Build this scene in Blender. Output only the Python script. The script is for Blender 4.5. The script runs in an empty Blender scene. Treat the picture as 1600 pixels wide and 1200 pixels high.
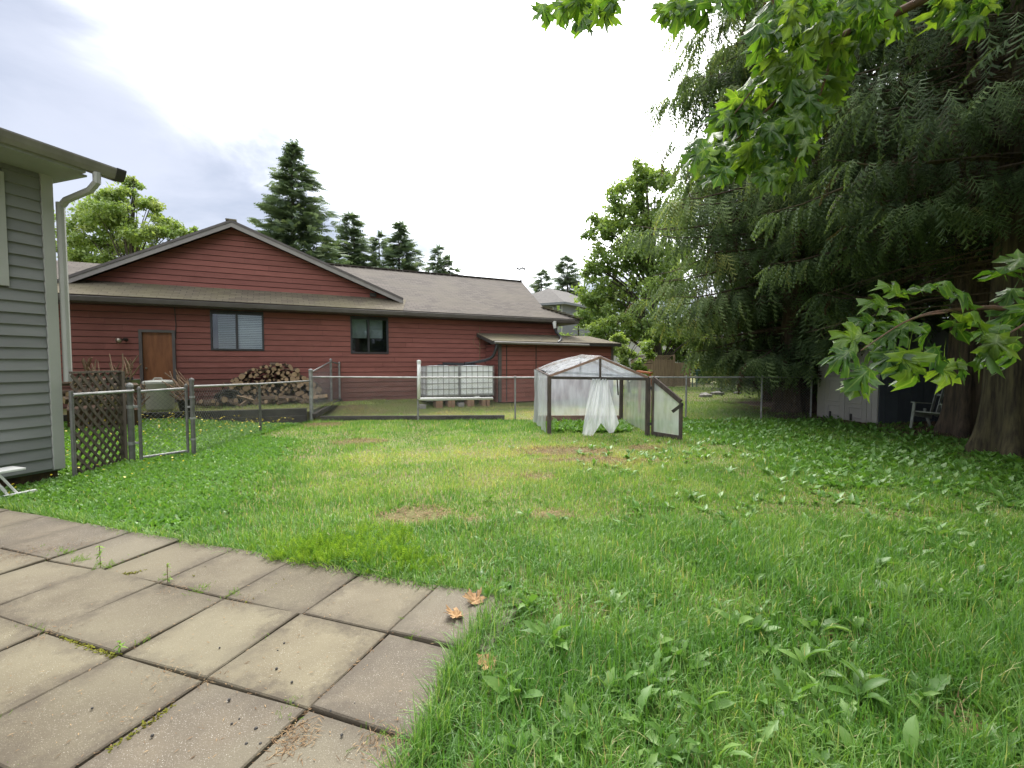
import bpy, math, random
import numpy as np
from mathutils import Vector
rng = np.random.default_rng(7)
random.seed(7)
# ------------------------------------------------------------------ camera
F, PIT, H = 730.0, 0.047, 1.54            # focal length in photo pixels, pitch down, eye height
scene = bpy.context.scene
cam_d = bpy.data.cameras.new('camera'); cam = bpy.data.objects.new('camera', cam_d)
scene.collection.objects.link(cam); scene.camera = cam
cam.location = (0, 0, H); cam.rotation_euler = (math.pi/2 - PIT, 0, 0)
cam_d.sensor_width = 36.0; cam_d.lens = F/1600*36.0
cam_d.clip_start = 0.05; cam_d.clip_end = 2000
# ------------------------------------------------------------------ sky and sun
SUN_AZ, SUN_EL = math.radians(-6), math.radians(54)     # azimuth from +Y towards +X
world = bpy.data.worlds.new('World'); scene.world = world; world.use_nodes = True
nt = world.node_tree; nt.nodes.clear()
def wn(t, **k):
    n = nt.nodes.new(t)
    for a, b in k.items(): setattr(n, a, b)
    return n
def wmath(op, a, b=None):
    n = wn('ShaderNodeMath', operation=op)
    for i, v in enumerate((a, b)):
        if v is None: continue
        if isinstance(v, (int, float)): n.inputs[i].default_value = v
        else: nt.links.new(v, n.inputs[i])
    return n.outputs[0]
def wmix(f, a, b, mode='MIX'):
    n = wn('ShaderNodeMix', data_type='RGBA', blend_type=mode)
    for s, v in ((n.inputs[0], f), (n.inputs[6], a), (n.inputs[7], b)):
        if isinstance(v, (int, float)): s.default_value = v
        elif isinstance(v, tuple): s.default_value = (*v, 1)
        else: nt.links.new(v, s)
    return n.outputs[2]
sky = wn('ShaderNodeTexSky', sky_type='NISHITA', sun_disc=False)
sky.sun_elevation = SUN_EL; sky.sun_rotation = SUN_AZ
sky.air_density = 1.0; sky.dust_density = 2.0
tc = wn('ShaderNodeTexCoord'); sep = wn('ShaderNodeSeparateXYZ')
nt.links.new(tc.outputs['Generated'], sep.inputs[0])
zz = wmath('MAXIMUM', wmath('ADD', sep.outputs[2], 0.22), 0.12)
comb = wn('ShaderNodeCombineXYZ')
nt.links.new(wmath('DIVIDE', sep.outputs[0], zz), comb.inputs[0])
nt.links.new(wmath('DIVIDE', sep.outputs[1], zz), comb.inputs[1])
def cloud_noise(scale, det, off, dist=0.0, rough=0.5):
    m = wn('ShaderNodeMapping'); m.inputs['Location'].default_value = off
    nt.links.new(comb.outputs[0], m.inputs[0])
    n = wn('ShaderNodeTexNoise'); n.inputs['Scale'].default_value = scale
    n.inputs['Detail'].default_value = det; n.inputs['Roughness'].default_value = rough
    n.inputs['Distortion'].default_value = dist
    nt.links.new(m.outputs[0], n.inputs[0]); return n.outputs[0]
def wramp(v, lo, hi):
    n = wn('ShaderNodeMapRange', interpolation_type='SMOOTHSTEP')
    n.inputs[1].default_value = lo; n.inputs[2].default_value = hi
    nt.links.new(v, n.inputs[0]); return n.outputs[0]
# thin bright cloud in front of the sun, heavier blue grey cloud away from it
sd = (math.cos(SUN_EL)*math.sin(SUN_AZ), math.cos(SUN_EL)*math.cos(SUN_AZ), math.sin(SUN_EL))
dot = wn('ShaderNodeVectorMath', operation='DOT_PRODUCT'); dot.inputs[1].default_value = sd
nt.links.new(tc.outputs['Generated'], dot.inputs[0])
glow = wramp(dot.outputs['Value'], 0.62, 0.97)
big = cloud_noise(0.42, 5, (8.1, 3.3, 2.0), 0.3)
fine = cloud_noise(1.6, 8, (1.7, 4.2, 1.0), 0.4, 0.55)
mix_n = wmath('ADD', wmath('MULTIPLY', big, 0.72), wmath('MULTIPLY', fine, 0.28))
low_ = wmath('MULTIPLY', wmath('SUBTRACT', 1.0, wramp(sep.outputs[2], 0.02, 0.33)), 0.115)   # longer path through cloud near the horizon
thin = wramp(wmath('SUBTRACT', wmath('ADD', mix_n, wmath('MULTIPLY', glow, 0.16)), low_), 0.455, 0.625)
thin = wmath('POWER', thin, 2.2)
heavy = wmix(wramp(fine, 0.35, 0.7), (0.100, 0.113, 0.142), (0.164, 0.172, 0.198))
cloud = wmix(thin, heavy, (1.05, 1.06, 1.06))
cloud = wmix(wmath('MULTIPLY', wramp(dot.outputs['Value'], 0.80, 1.0), 1.0), cloud, (1.25, 1.24, 1.2))
skyc = wmix(1.0, sky.outputs[0], (0.10, 0.10, 0.10), 'MULTIPLY')
full = wmix(0.92, skyc, cloud)
bg = wn('ShaderNodeBackground'); bg.inputs[1].default_value = 1.0
nt.links.new(full, bg.inputs[0])
wo = wn('ShaderNodeOutputWorld'); nt.links.new(bg.outputs[0], wo.inputs[0])
sun_d = bpy.data.lights.new('sun', 'SUN'); sun_d.energy = 0.8; sun_d.angle = math.radians(22)
sun_d.color = (1.0, 0.96, 0.9)
sun = bpy.data.objects.new('sun', sun_d); scene.collection.objects.link(sun)
sun.rotation_euler = Vector((-sd[0], -sd[1], -sd[2])).to_track_quat('-Z', 'Y').to_euler()
scene.view_settings.view_transform = 'Standard'; scene.view_settings.look = 'None'
scene.view_settings.exposure = 2.1; scene.view_settings.gamma = 1.0
scene.view_settings.use_curve_mapping = False
# ------------------------------------------------------------------ pixel helpers
_c, _s = math.cos(PIT), math.sin(PIT)
CAM = np.array([0, 0, H])
def ray(px, py):
    a = (px-800)/F; b = -(py-600)/F
    return np.array([a, _c+b*_s, -_s+b*_c])
def gp(px, py, z=0.0):                    # where the ray meets a level plane
    d = ray(px, py); return CAM + d*((z-H)/d[2])
def at(px, py, Y):                        # where the ray meets the plane y = Y
    d = ray(px, py); return CAM + d*(Y/d[1])
# ------------------------------------------------------------------ materials
MATS = {}
def mat(name, col, rough=0.7, col2=None, scale=6.0, amt=1.0, stretch=(1, 1, 1), rot=0.0, bump=0.0, bscale=None,
        metal=0.0, spec=0.4, speck=None, detail=6.0, lo=0.35, hi=0.65, coat=0.0):
    m = bpy.data.materials.new(name); m.use_nodes = True; MATS[name] = m
    t = m.node_tree; N = t.nodes; L = t.links; p = N['Principled BSDF']
    p.inputs['Base Color'].default_value = (*col, 1); p.inputs['Roughness'].default_value = rough
    p.inputs['Metallic'].default_value = metal; p.inputs['Specular IOR Level'].default_value = spec
    p.inputs['Coat Weight'].default_value = coat
    tcn = N.new('ShaderNodeTexCoord'); mp = N.new('ShaderNodeMapping')
    mp.inputs['Rotation'].default_value = (0, 0, rot); mp.inputs['Scale'].default_value = stretch
    L.new(tcn.outputs['Object'], mp.inputs[0])
    out = None
    if col2:
        n = N.new('ShaderNodeTexNoise'); n.inputs['Scale'].default_value = scale; n.inputs['Detail'].default_value = detail
        n.inputs['Roughness'].default_value = 0.6
        L.new(mp.outputs[0], n.inputs[0])
        mr = N.new('ShaderNodeMapRange'); mr.inputs[1].default_value = lo; mr.inputs[2].default_value = hi
        mr.inputs[4].default_value = amt
        L.new(n.outputs[0], mr.inputs[0])
        mx = N.new('ShaderNodeMix'); mx.data_type = 'RGBA'
        mx.inputs[6].default_value = (*col, 1); mx.inputs[7].default_value = (*col2, 1)
        L.new(mr.outputs[0], mx.inputs[0]); out = mx.outputs[2]
        # each object a little lighter or darker
        oi = N.new('ShaderNodeObjectInfo'); hs = N.new('ShaderNodeHueSaturation')
        mv = N.new('ShaderNodeMapRange'); mv.inputs[3].default_value = 0.9; mv.inputs[4].default_value = 1.1
        L.new(oi.outputs['Random'], mv.inputs[0]); L.new(mv.outputs[0], hs.inputs['Value'])
        L.new(out, hs.inputs['Color']); out = hs.outputs[0]
        if speck:
            sc, thr, colr = speck
            v = N.new('ShaderNodeTexNoise'); v.inputs['Scale'].default_value = sc; v.inputs['Detail'].default_value = 2
            L.new(tcn.outputs['Object'], v.inputs[0])
            r2 = N.new('ShaderNodeMapRange'); r2.inputs[1].default_value = thr; r2.inputs[2].default_value = thr+0.05
            L.new(v.outputs[0], r2.inputs[0])
            m2 = N.new('ShaderNodeMix'); m2.data_type = 'RGBA'; m2.inputs[7].default_value = (*colr, 1)
            L.new(out, m2.inputs[6]); L.new(r2.outputs[0], m2.inputs[0]); out = m2.outputs[2]
        L.new(out, p.inputs['Base Color'])
    if bump:
        b = N.new('ShaderNodeBump'); b.inputs['Strength'].default_value = bump; b.inputs['Distance'].default_value = 0.01
        n = N.new('ShaderNodeTexNoise'); n.inputs['Scale'].default_value = bscale or scale*4; n.inputs['Detail'].default_value = 6
        L.new(mp.outputs[0], n.inputs[0]); L.new(n.outputs[0], b.inputs['Height']); L.new(b.outputs[0], p.inputs['Normal'])
    return m
def leafmat(name, stops, rough=0.45, trans=0.35, tcol=(1.3, 1.5, 0.6), spec=0.4, attr='tint', bump=0.0):
    """leaf colour from a per-leaf tint, part reflected and part let through"""
    m = bpy.data.materials.new(name); m.use_nodes = True; MATS[name] = m
    t = m.node_tree; N = t.nodes; L = t.links; p = N['Principled BSDF']; o = N['Material Output']
    p.inputs['Roughness'].default_value = rough; p.inputs['Specular IOR Level'].default_value = spec
    if attr: a = N.new('ShaderNodeAttribute'); a.attribute_name = attr; f = a.outputs['Fac']
    else: a = N.new('ShaderNodeObjectInfo'); f = a.outputs['Random']
    r = N.new('ShaderNodeValToRGB'); L.new(f, r.inputs[0])
    e = r.color_ramp.elements
    for i, (pos, c) in enumerate(stops):
        x = e[i] if i < 2 else e.new(pos)
        x.position = pos; x.color = (*c, 1)
    L.new(r.outputs[0], p.inputs['Base Color'])
    mu = N.new('ShaderNodeMix'); mu.data_type = 'RGBA'; mu.blend_type = 'MULTIPLY'; mu.inputs[0].default_value = 1
    mu.inputs[7].default_value = (*tcol, 1); L.new(r.outputs[0], mu.inputs[6])
    tr = N.new('ShaderNodeBsdfTranslucent'); L.new(mu.outputs[2], tr.inputs[0])
    ms = N.new('ShaderNodeMixShader'); ms.inputs[0].default_value = trans
    L.new(p.outputs[0], ms.inputs[1]); L.new(tr.outputs[0], ms.inputs[2]); L.new(ms.outputs[0], o.inputs[0])
    return m
# ------------------------------------------------------------------ object helpers
ORG = {}
COL = scene.collection
def tag(o, label=None, cat=None, group=None, kind=None):
    if label: o['label'] = label
    if cat: o['category'] = cat
    if group: o['group'] = group
    if kind: o['kind'] = kind
    return o
def thing(name, loc, label, cat, group=None):
    o = bpy.data.objects.new(name, None); COL.objects.link(o)
    o.empty_display_size = 0.1
    o.location = Vector([float(v) for v in loc]); ORG[o.name] = np.array(o.location)
    return tag(o, label, cat, group)
def link(name, me, parent=None):
    o = bpy.data.objects.new(name, me); COL.objects.link(o)
    if parent is not None:
        o.parent = parent
        ORG[o.name] = ORG[parent.name]
    else: ORG[o.name] = np.zeros(3)
    return o
class MB:
    """collects shapes given in world coordinates, builds one mesh object"""
    def __init__(s): s.v = []; s.f = []; s.n = 0
    def add(s, v, f):
        s.v.append(np.asarray(v, float)); s.f += [tuple(int(i)+s.n for i in q) for q in f]; s.n += len(v)
    def hexa(s, p):                       # 8 corners: bottom ring 0-3, top ring 4-7
        s.add(p, [(3, 2, 1, 0), (4, 5, 6, 7), (0, 1, 5, 4), (1, 2, 6, 5), (2, 3, 7, 6), (3, 0, 4, 7)])
    def obox(s, c, ax, ay, az):           # centre and three half-axis vectors
        c, ax, ay, az = map(lambda q: np.asarray(q, float), (c, ax, ay, az))
        s.hexa([c-ax-ay-az, c+ax-ay-az, c+ax+ay-az, c-ax+ay-az, c-ax-ay+az, c+ax-ay+az, c+ax+ay+az, c-ax+ay+az])
    def beam(s, a, b, w, h, up=(0, 0, 1)):
        a, b, up = np.asarray(a, float), np.asarray(b, float), np.asarray(up, float)
        d = b-a; l = np.linalg.norm(d); d = d/l
        sd_ = np.cross(d, up)
        if np.linalg.norm(sd_) < 1e-4: sd_ = np.cross(d, (1, 0, 0))
        sd_ /= np.linalg.norm(sd_); u = np.cross(sd_, d)
        s.obox((a+b)/2, d*l/2, sd_*w/2, u*h/2)
    def tube(s, pts, rad, k=8, cap=True):
        pts = np.asarray(pts, float); m = len(pts)
        rad = np.full(m, rad) if np.isscalar(rad) else np.asarray(rad, float)
        T = np.gradient(pts, axis=0); T /= np.linalg.norm(T, axis=1)[:, None]+1e-12
        ref = np.array([0, 0, 1.0]) if abs(T[0][2]) < 0.9 else np.array([1.0, 0, 0])
        vs = []; x = np.cross(T[0], ref); x /= np.linalg.norm(x)
        for i in range(m):
            x = x-T[i]*(x@T[i]); x /= np.linalg.norm(x)+1e-12; y = np.cross(T[i], x)
            for j in range(k):
                a = 2*math.pi*j/k; vs.append(pts[i]+rad[i]*(math.cos(a)*x+math.sin(a)*y))
        fs = [(i*k+j, i*k+(j+1) % k, (i+1)*k+(j+1) % k, (i+1)*k+j) for i in range(m-1) for j in range(k)]
        if cap: fs += [tuple(range(k-1, -1, -1)), tuple((m-1)*k+j for j in range(k))]
        s.add(vs, fs)
    def lathe(s, c, prof, k=20, cap=True):  # profile of (radius, z)
        c = np.asarray(c, float); m = len(prof)
        vs = [c+np.array([r*math.cos(2*math.pi*j/k), r*math.sin(2*math.pi*j/k), z]) for r, z in prof for j in range(k)]
        fs = [(i*k+j, i*k+(j+1) % k, (i+1)*k+(j+1) % k, (i+1)*k+j) for i in range(m-1) for j in range(k)]
        if cap: fs += [tuple(range(k-1, -1, -1)), tuple((m-1)*k+j for j in range(k))]
        s.add(vs, fs)
    def prism(s, poly, d):                # polygon in 3-D pushed along d
        a = np.asarray(poly, float); k = len(a); b = a+np.asarray(d, float)
        s.add(np.vstack([a, b]), [tuple(range(k-1, -1, -1)), tuple(range(k, 2*k))]+[(i, (i+1) % k, k+(i+1) % k, k+i) for i in range(k)])
    def build(s, name, m, parent=None, smooth=False, bevel=0.0):
        v = np.vstack(s.v); o0 = ORG[parent.name] if parent is not None else 0
        me = bpy.data.meshes.new(name); me.from_pydata((v-o0).tolist(), [], s.f); me.update()
        me.materials.append(MATS[m] if isinstance(m, str) else m)
        if smooth: me.polygons.foreach_set('use_smooth', [True]*len(me.polygons))
        o = link(name, me, parent)
        if bevel:
            b = o.modifiers.new('bevel', 'BEVEL'); b.width = bevel; b.segments = 2; b.limit_method = 'ANGLE'
        return o
def solo(o, label, cat, group=None):      # a one-mesh thing: move its origin to its base
    me = o.data; n = len(me.vertices); co = np.empty(n*3); me.vertices.foreach_get('co', co); co = co.reshape(-1, 3)
    c = (co.min(0)+co.max(0))/2; c[2] = co[:, 2].min()
    me.vertices.foreach_set('co', (co-c).ravel()); me.update(); o.location = c; ORG[o.name] = c
    return tag(o, label, cat, group)
def bulk(name, V, Fq, m, parent=None, tint=None, smooth=False):
    """big meshes: V (n,3), Fq list of face arrays (tris and quads), tint per vertex"""
    o0 = ORG[parent.name] if parent is not None else np.zeros(3)
    me = bpy.data.meshes.new(name); me.vertices.add(len(V)); me.vertices.foreach_set('co', (V-o0).astype(np.float32).ravel())
    Fq = [f for f in Fq if len(f)]
    loops = np.concatenate([f.ravel() for f in Fq]).astype(np.int32)
    sizes = np.concatenate([np.full(len(f), f.shape[1]) for f in Fq]).astype(np.int32)
    me.loops.add(len(loops)); me.loops.foreach_set('vertex_index', loops)
    me.polygons.add(len(sizes)); me.polygons.foreach_set('loop_start', np.r_[0, np.cumsum(sizes)[:-1]].astype(np.int32))
    if smooth: me.polygons.foreach_set('use_smooth', np.ones(len(sizes), bool))
    me.update(calc_edges=True)
    me.materials.append(MATS[m])
    if tint is not None:
        a = me.attributes.new('tint', 'FLOAT', 'POINT'); a.data.foreach_set('value', tint.astype(np.float32))
    return link(name, me, parent)
class Stamp:
    """many copies of small templates merged into one mesh"""
    def __init__(s): s.V = []; s.T = []; s.tri = []; s.quad = []; s.n = 0
    def put(s, tmpl, pos, B, sc, tint):
        """B (N,3,3) rows: side, along, normal"""
        tv, faces = tmpl; N = len(pos)
        if N == 0: return
        sc = np.broadcast_to(np.asarray(sc, float).reshape(-1, 1) if np.ndim(sc) < 2 else sc, (N, 3)) if np.ndim(sc) else np.full((N, 3), sc)
        v = np.einsum('nk,kj->nkj', np.ones((N, len(tv))), tv)*sc[:, None, :]
        w = np.einsum('nki,nij->nkj', v, B)+pos[:, None, :]
        s.V.append(w.reshape(-1, 3)); s.T.append(np.repeat(np.broadcast_to(tint, (N,)), len(tv)))
        off = (s.n+np.arange(N)*len(tv))[:, None, None]
        for k, dst in ((3, s.tri), (4, s.quad)):
            f = np.array([q for q in faces if len(q) == k], int)
            if len(f): dst.append((f[None]+off).reshape(-1, k))
        s.n += N*len(tv)
    def build(s, name, m, parent=None, smooth=False):
        fs = [np.concatenate(q) if q else np.zeros((0, k), int) for q, k in ((s.tri, 3), (s.quad, 4))]
        return bulk(name, np.concatenate(s.V), fs, m, parent, np.concatenate(s.T), smooth)
def nrm(a): return a/(np.linalg.norm(a, axis=-1, keepdims=True)+1e-9)
def basis(d, up):
    d = nrm(np.asarray(d, float)); s_ = nrm(np.cross(d, up)); n_ = np.cross(s_, d)
    return np.stack([s_, d, n_], 1)
def rnd(a, b, n=None): return rng.uniform(a, b, n)
def smooth01(x): x = np.clip(x, 0, 1); return x*x*(3-2*x)
def inpoly(x, y, poly):
    poly = np.asarray(poly); res = np.zeros(np.shape(x), bool); j = len(poly)-1
    for i in range(len(poly)):
        xi, yi = poly[i][:2]; xj, yj = poly[j][:2]
        res ^= ((yi > y) != (yj > y)) & (x < (xj-xi)*(y-yi)/(yj-yi+1e-12)+xi); j = i
    return res
_ph = rng.uniform(0, 6.28, (24, 1)); _k = rng.normal(size=(24, 2))
def vnoise(x, y, f):                      # cheap smooth noise in about 0..1
    q = np.zeros(np.shape(x))
    for i in range(24):
        q = q+np.sin(f*(x*_k[i, 0]+y*_k[i, 1])*1.6+_ph[i])
    return np.clip(0.5+q/14, 0, 1)
# ------------------------------------------------------------------ palette
RH = math.radians(27.19)                  # the red house's wall runs at this angle to X
TH = 0.328                                # patio and grey house heading
mat('soil', (0.17, 0.135, 0.065), 0.95, (0.13, 0.165, 0.04), 1.3, bump=0.6, bscale=30)
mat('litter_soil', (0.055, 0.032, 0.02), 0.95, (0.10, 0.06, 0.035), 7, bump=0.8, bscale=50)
CK = dict(bump=0.35, bscale=140, detail=9)
mat('concrete', (0.17, 0.145, 0.0984), 0.85, (0.11, 0.0892, 0.0588), 2.2, speck=(230, 0.64, (0.36, 0.33, 0.27)), lo=0.34, hi=0.66, **CK)
mat('concrete_dark', (0.139, 0.113, 0.0777), 0.75, (0.0909, 0.0743, 0.0535), 2.4, speck=(230, 0.63, (0.38, 0.35, 0.30)), lo=0.34, hi=0.66, **CK)
mat('concrete_light', (0.196, 0.17, 0.11), 0.85, (0.125, 0.102, 0.0657), 2.0, speck=(230, 0.65, (0.42, 0.39, 0.32)), lo=0.34, hi=0.7, **CK)
def joint_dirt(name):
    m = MATS[name]; t = m.node_tree; N = t.nodes; L = t.links; p = N['Principled BSDF']
    src = p.inputs['Base Color'].links[0].from_socket
    tcn = N.new('ShaderNodeTexCoord'); mp = N.new('ShaderNodeMapping'); mp.vector_type = 'POINT'
    mp.inputs['Rotation'].default_value = (0, 0, TH); mp.inputs['Scale'].default_value = (1/0.61,)*3
    sc = N.new('ShaderNodeMapping'); sc.inputs['Scale'].default_value = (1/0.61,)*3; mp.inputs['Scale'].default_value = (1, 1, 1)
    L.new(tcn.outputs['Object'], mp.inputs[0]); L.new(mp.outputs[0], sc.inputs[0])
    fr = N.new('ShaderNodeVectorMath'); fr.operation = 'FRACTION'; L.new(sc.outputs[0], fr.inputs[0])
    sb = N.new('ShaderNodeVectorMath'); sb.operation = 'SUBTRACT'; sb.inputs[1].default_value = (0.5, 0.5, 0); L.new(fr.outputs[0], sb.inputs[0])
    ab = N.new('ShaderNodeVectorMath'); ab.operation = 'ABSOLUTE'; L.new(sb.outputs[0], ab.inputs[0])
    se = N.new('ShaderNodeSeparateXYZ'); L.new(ab.outputs[0], se.inputs[0])
    mx = N.new('ShaderNodeMath'); mx.operation = 'MAXIMUM'; L.new(se.outputs[0], mx.inputs[0]); L.new(se.outputs[1], mx.inputs[1])
    n = N.new('ShaderNodeTexNoise'); n.inputs['Scale'].default_value = 11.0; n.inputs['Detail'].default_value = 10; n.inputs['Roughness'].default_value = 0.78; L.new(tcn.outputs['Object'], n.inputs[0])
    ad = N.new('ShaderNodeMath'); ad.operation = 'MULTIPLY_ADD'; ad.inputs[1].default_value = 0.85; L.new(n.outputs[0], ad.inputs[0]); L.new(mx.outputs[0], ad.inputs[2])
    r = N.new('ShaderNodeMapRange'); r.inputs[1].default_value = 0.74; r.inputs[2].default_value = 0.94; r.inputs[4].default_value = 0.85; L.new(ad.outputs[0], r.inputs[0])
    mm = N.new('ShaderNodeMix'); mm.data_type = 'RGBA'; mm.inputs[7].default_value = (0.085, 0.068, 0.048, 1)
    L.new(src, mm.inputs[6]); L.new(r.outputs[0], mm.inputs[0])
    n2 = N.new('ShaderNodeTexNoise'); n2.inputs['Scale'].default_value = 1.1; n2.inputs['Detail'].default_value = 4; L.new(tcn.outputs['Object'], n2.inputs[0])
    r2 = N.new('ShaderNodeMapRange'); r2.inputs[1].default_value = 0.5; r2.inputs[2].default_value = 0.62; r2.inputs[4].default_value = 0.38; L.new(n2.outputs[0], r2.inputs[0])
    m3 = N.new('ShaderNodeMix'); m3.data_type = 'RGBA'; m3.inputs[7].default_value = (0.235, 0.21, 0.14, 1)
    L.new(mm.outputs[2], m3.inputs[6]); L.new(r2.outputs[0], m3.inputs[0]); L.new(m3.outputs[2], p.inputs['Base Color'])
for nm_ in ('concrete', 'concrete_dark', 'concrete_light'): joint_dirt(nm_)
mat('joint_soil', (0.045, 0.03, 0.022), 1.0, (0.09, 0.06, 0.03), 12, bump=0.8, bscale=80)
mat('vinyl', (0.224, 0.227, 0.222), 0.55, (0.185, 0.188, 0.183), 1.6, stretch=(1, 1, 3), amt=0.8, bump=0.08, bscale=60)
mat('white_trim', (0.408, 0.408, 0.381), 0.5, (0.34, 0.347, 0.313), 2.0, amt=0.7)
mat('white_plastic', (0.72, 0.72, 0.70), 0.4, (0.6, 0.6, 0.57), 5, amt=0.6)
mat('gutter_grey', (0.252, 0.238, 0.217), 0.45, (0.154, 0.14, 0.133), 3, stretch=(1, 1, .4), amt=0.8)
mat('dark_end', (0.035, 0.033, 0.033), 0.6, (0.06, 0.055, 0.05), 9)
mat('soffit', (0.332, 0.338, 0.319), 0.6, (0.268, 0.275, 0.261), 2)
mat('red_board', (0.26, 0.097, 0.079), 0.8, (0.20, 0.070, 0.057), 1.4, stretch=(0.5, 3, 7), rot=-RH, bump=0.12, bscale=22, lo=0.3, hi=0.75, speck=(5.0, 0.66, (0.225, 0.085, 0.068)))
mat('red_board_dusty', (0.192, 0.0877, 0.072), 0.88, (0.15, 0.064, 0.0507), 1.8, stretch=(0.6, 3, 6), rot=-RH, bump=0.12, bscale=22)
mat('house_trim', (0.122, 0.108, 0.105), 0.6, (0.084, 0.0735, 0.07), 3, amt=0.8)
mat('house_trim_light', (0.277, 0.257, 0.244), 0.6, (0.224, 0.205, 0.198), 3, amt=0.8)
mat('door_wood', (0.286, 0.116, 0.0476), 0.45, (0.204, 0.0782, 0.034), 3.0, stretch=(4, 4, 0.7), bump=0.05)
mat('dark_frame', (0.0315, 0.0315, 0.035), 0.4, (0.042, 0.042, 0.0455), 5)
mat('blind', (0.85, 0.87, 0.85), 0.6, (0.74, 0.76, 0.75), 3)
mat('shade_cloth', (0.46, 0.50, 0.46), 0.8, (0.38, 0.42, 0.38), 2)
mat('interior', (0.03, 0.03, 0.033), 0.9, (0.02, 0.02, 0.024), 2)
mat('galvanised', (0.336, 0.336, 0.328), 0.5, (0.192, 0.188, 0.184), 9, metal=0.2, amt=0.9)
mat('old_steel', (0.17, 0.165, 0.155), 0.6, (0.10, 0.095, 0.09), 9, metal=0.2, amt=0.9)
mat('wire', (0.40, 0.405, 0.41), 0.5, (0.14, 0.14, 0.145), 20, metal=0.3)
mat('old_wood', (0.12, 0.095, 0.072), 0.9, (0.07, 0.055, 0.045), 6, stretch=(4, 4, 0.6), bump=0.3, bscale=30)
mat('frame_wood', (0.105, 0.082, 0.067), 0.85, (0.055, 0.043, 0.038), 7, stretch=(3, 3, 0.6), bump=0.3, bscale=30)
mat('rafter_wood', (0.30, 0.195, 0.15), 0.85, (0.20, 0.125, 0.095), 7, bump=0.2)
mat('black_plastic', (0.022, 0.022, 0.024), 0.45, (0.035, 0.035, 0.036), 8)
mat('dark_timber', (0.035, 0.032, 0.03), 0.9, (0.07, 0.062, 0.05), 5, bump=0.4)
mat('bin_plastic', (0.561, 0.561, 0.493), 0.5, (0.468, 0.468, 0.408), 4, amt=0.8)
mat('log_bark', (0.168, 0.12, 0.08), 0.95, (0.096, 0.068, 0.048), 14, bump=0.6, bscale=60)
mat('log_end', (0.435, 0.307, 0.188), 0.9, (0.315, 0.21, 0.128), 20, bump=0.2)
mat('stick', (0.26, 0.175, 0.105), 0.9, (0.14, 0.09, 0.06), 12)
mat('block', (0.36, 0.22, 0.13), 0.9, (0.24, 0.15, 0.10), 8)
mat('brass', (0.45, 0.40, 0.33), 0.3, (0.35, 0.31, 0.25), 9, metal=0.8)
mat('fence_cedar', (0.35, 0.259, 0.168), 0.85, (0.252, 0.182, 0.119), 3, stretch=(4, 4, 0.5), bump=0.1)
mat('green_wire', (0.06, 0.16, 0.13), 0.5, (0.05, 0.13, 0.11), 5)
mat('shed_taupe', (0.438, 0.403, 0.367), 0.5, (0.385, 0.359, 0.324), 3, amt=0.7)
mat('shed_shaded_slate', (0.085, 0.095, 0.105), 0.6, (0.065, 0.072, 0.082), 3, amt=0.7)  # slate tone with the side wall's shade mixed into the colour
mat('chair_paint', (0.42, 0.43, 0.38), 0.6, (0.26, 0.27, 0.21), 9)
mat('cedar_bark', (0.14, 0.10, 0.065), 0.95, (0.055, 0.042, 0.032), 5, stretch=(4, 4, 0.45), bump=1.0, bscale=16)
mat('mossy_bark', (0.12, 0.10, 0.05), 0.95, (0.035, 0.026, 0.018), 4, stretch=(4, 4, 0.45), bump=1.0, bscale=16)
mat('grey_bark', (0.105, 0.09, 0.072), 0.95, (0.06, 0.05, 0.04), 5, stretch=(3, 3, 0.8), bump=0.5)
mat('maple_twig', (0.16, 0.085, 0.055), 0.8, (0.09, 0.06, 0.04), 20)
mat('far_wall', (0.24, 0.248, 0.264), 0.8, (0.216, 0.224, 0.24), 1)
mat('far_roof', (0.15, 0.139, 0.128), 0.9, (0.112, 0.105, 0.0975), 3)
mat('stone', (0.36, 0.34, 0.31), 0.9, (0.22, 0.21, 0.19), 4, bump=0.5)
mat('dry_leaf', (0.46, 0.29, 0.14), 0.8, (0.28, 0.16, 0.075), 25, bump=0.3, bscale=60)
mat('moss', (0.13, 0.14, 0.022), 1.0, (0.17, 0.095, 0.02), 22, bump=0.8, bscale=120)
mat('orange_board', (0.40, 0.13, 0.05), 0.7, (0.30, 0.10, 0.04), 4)
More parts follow.
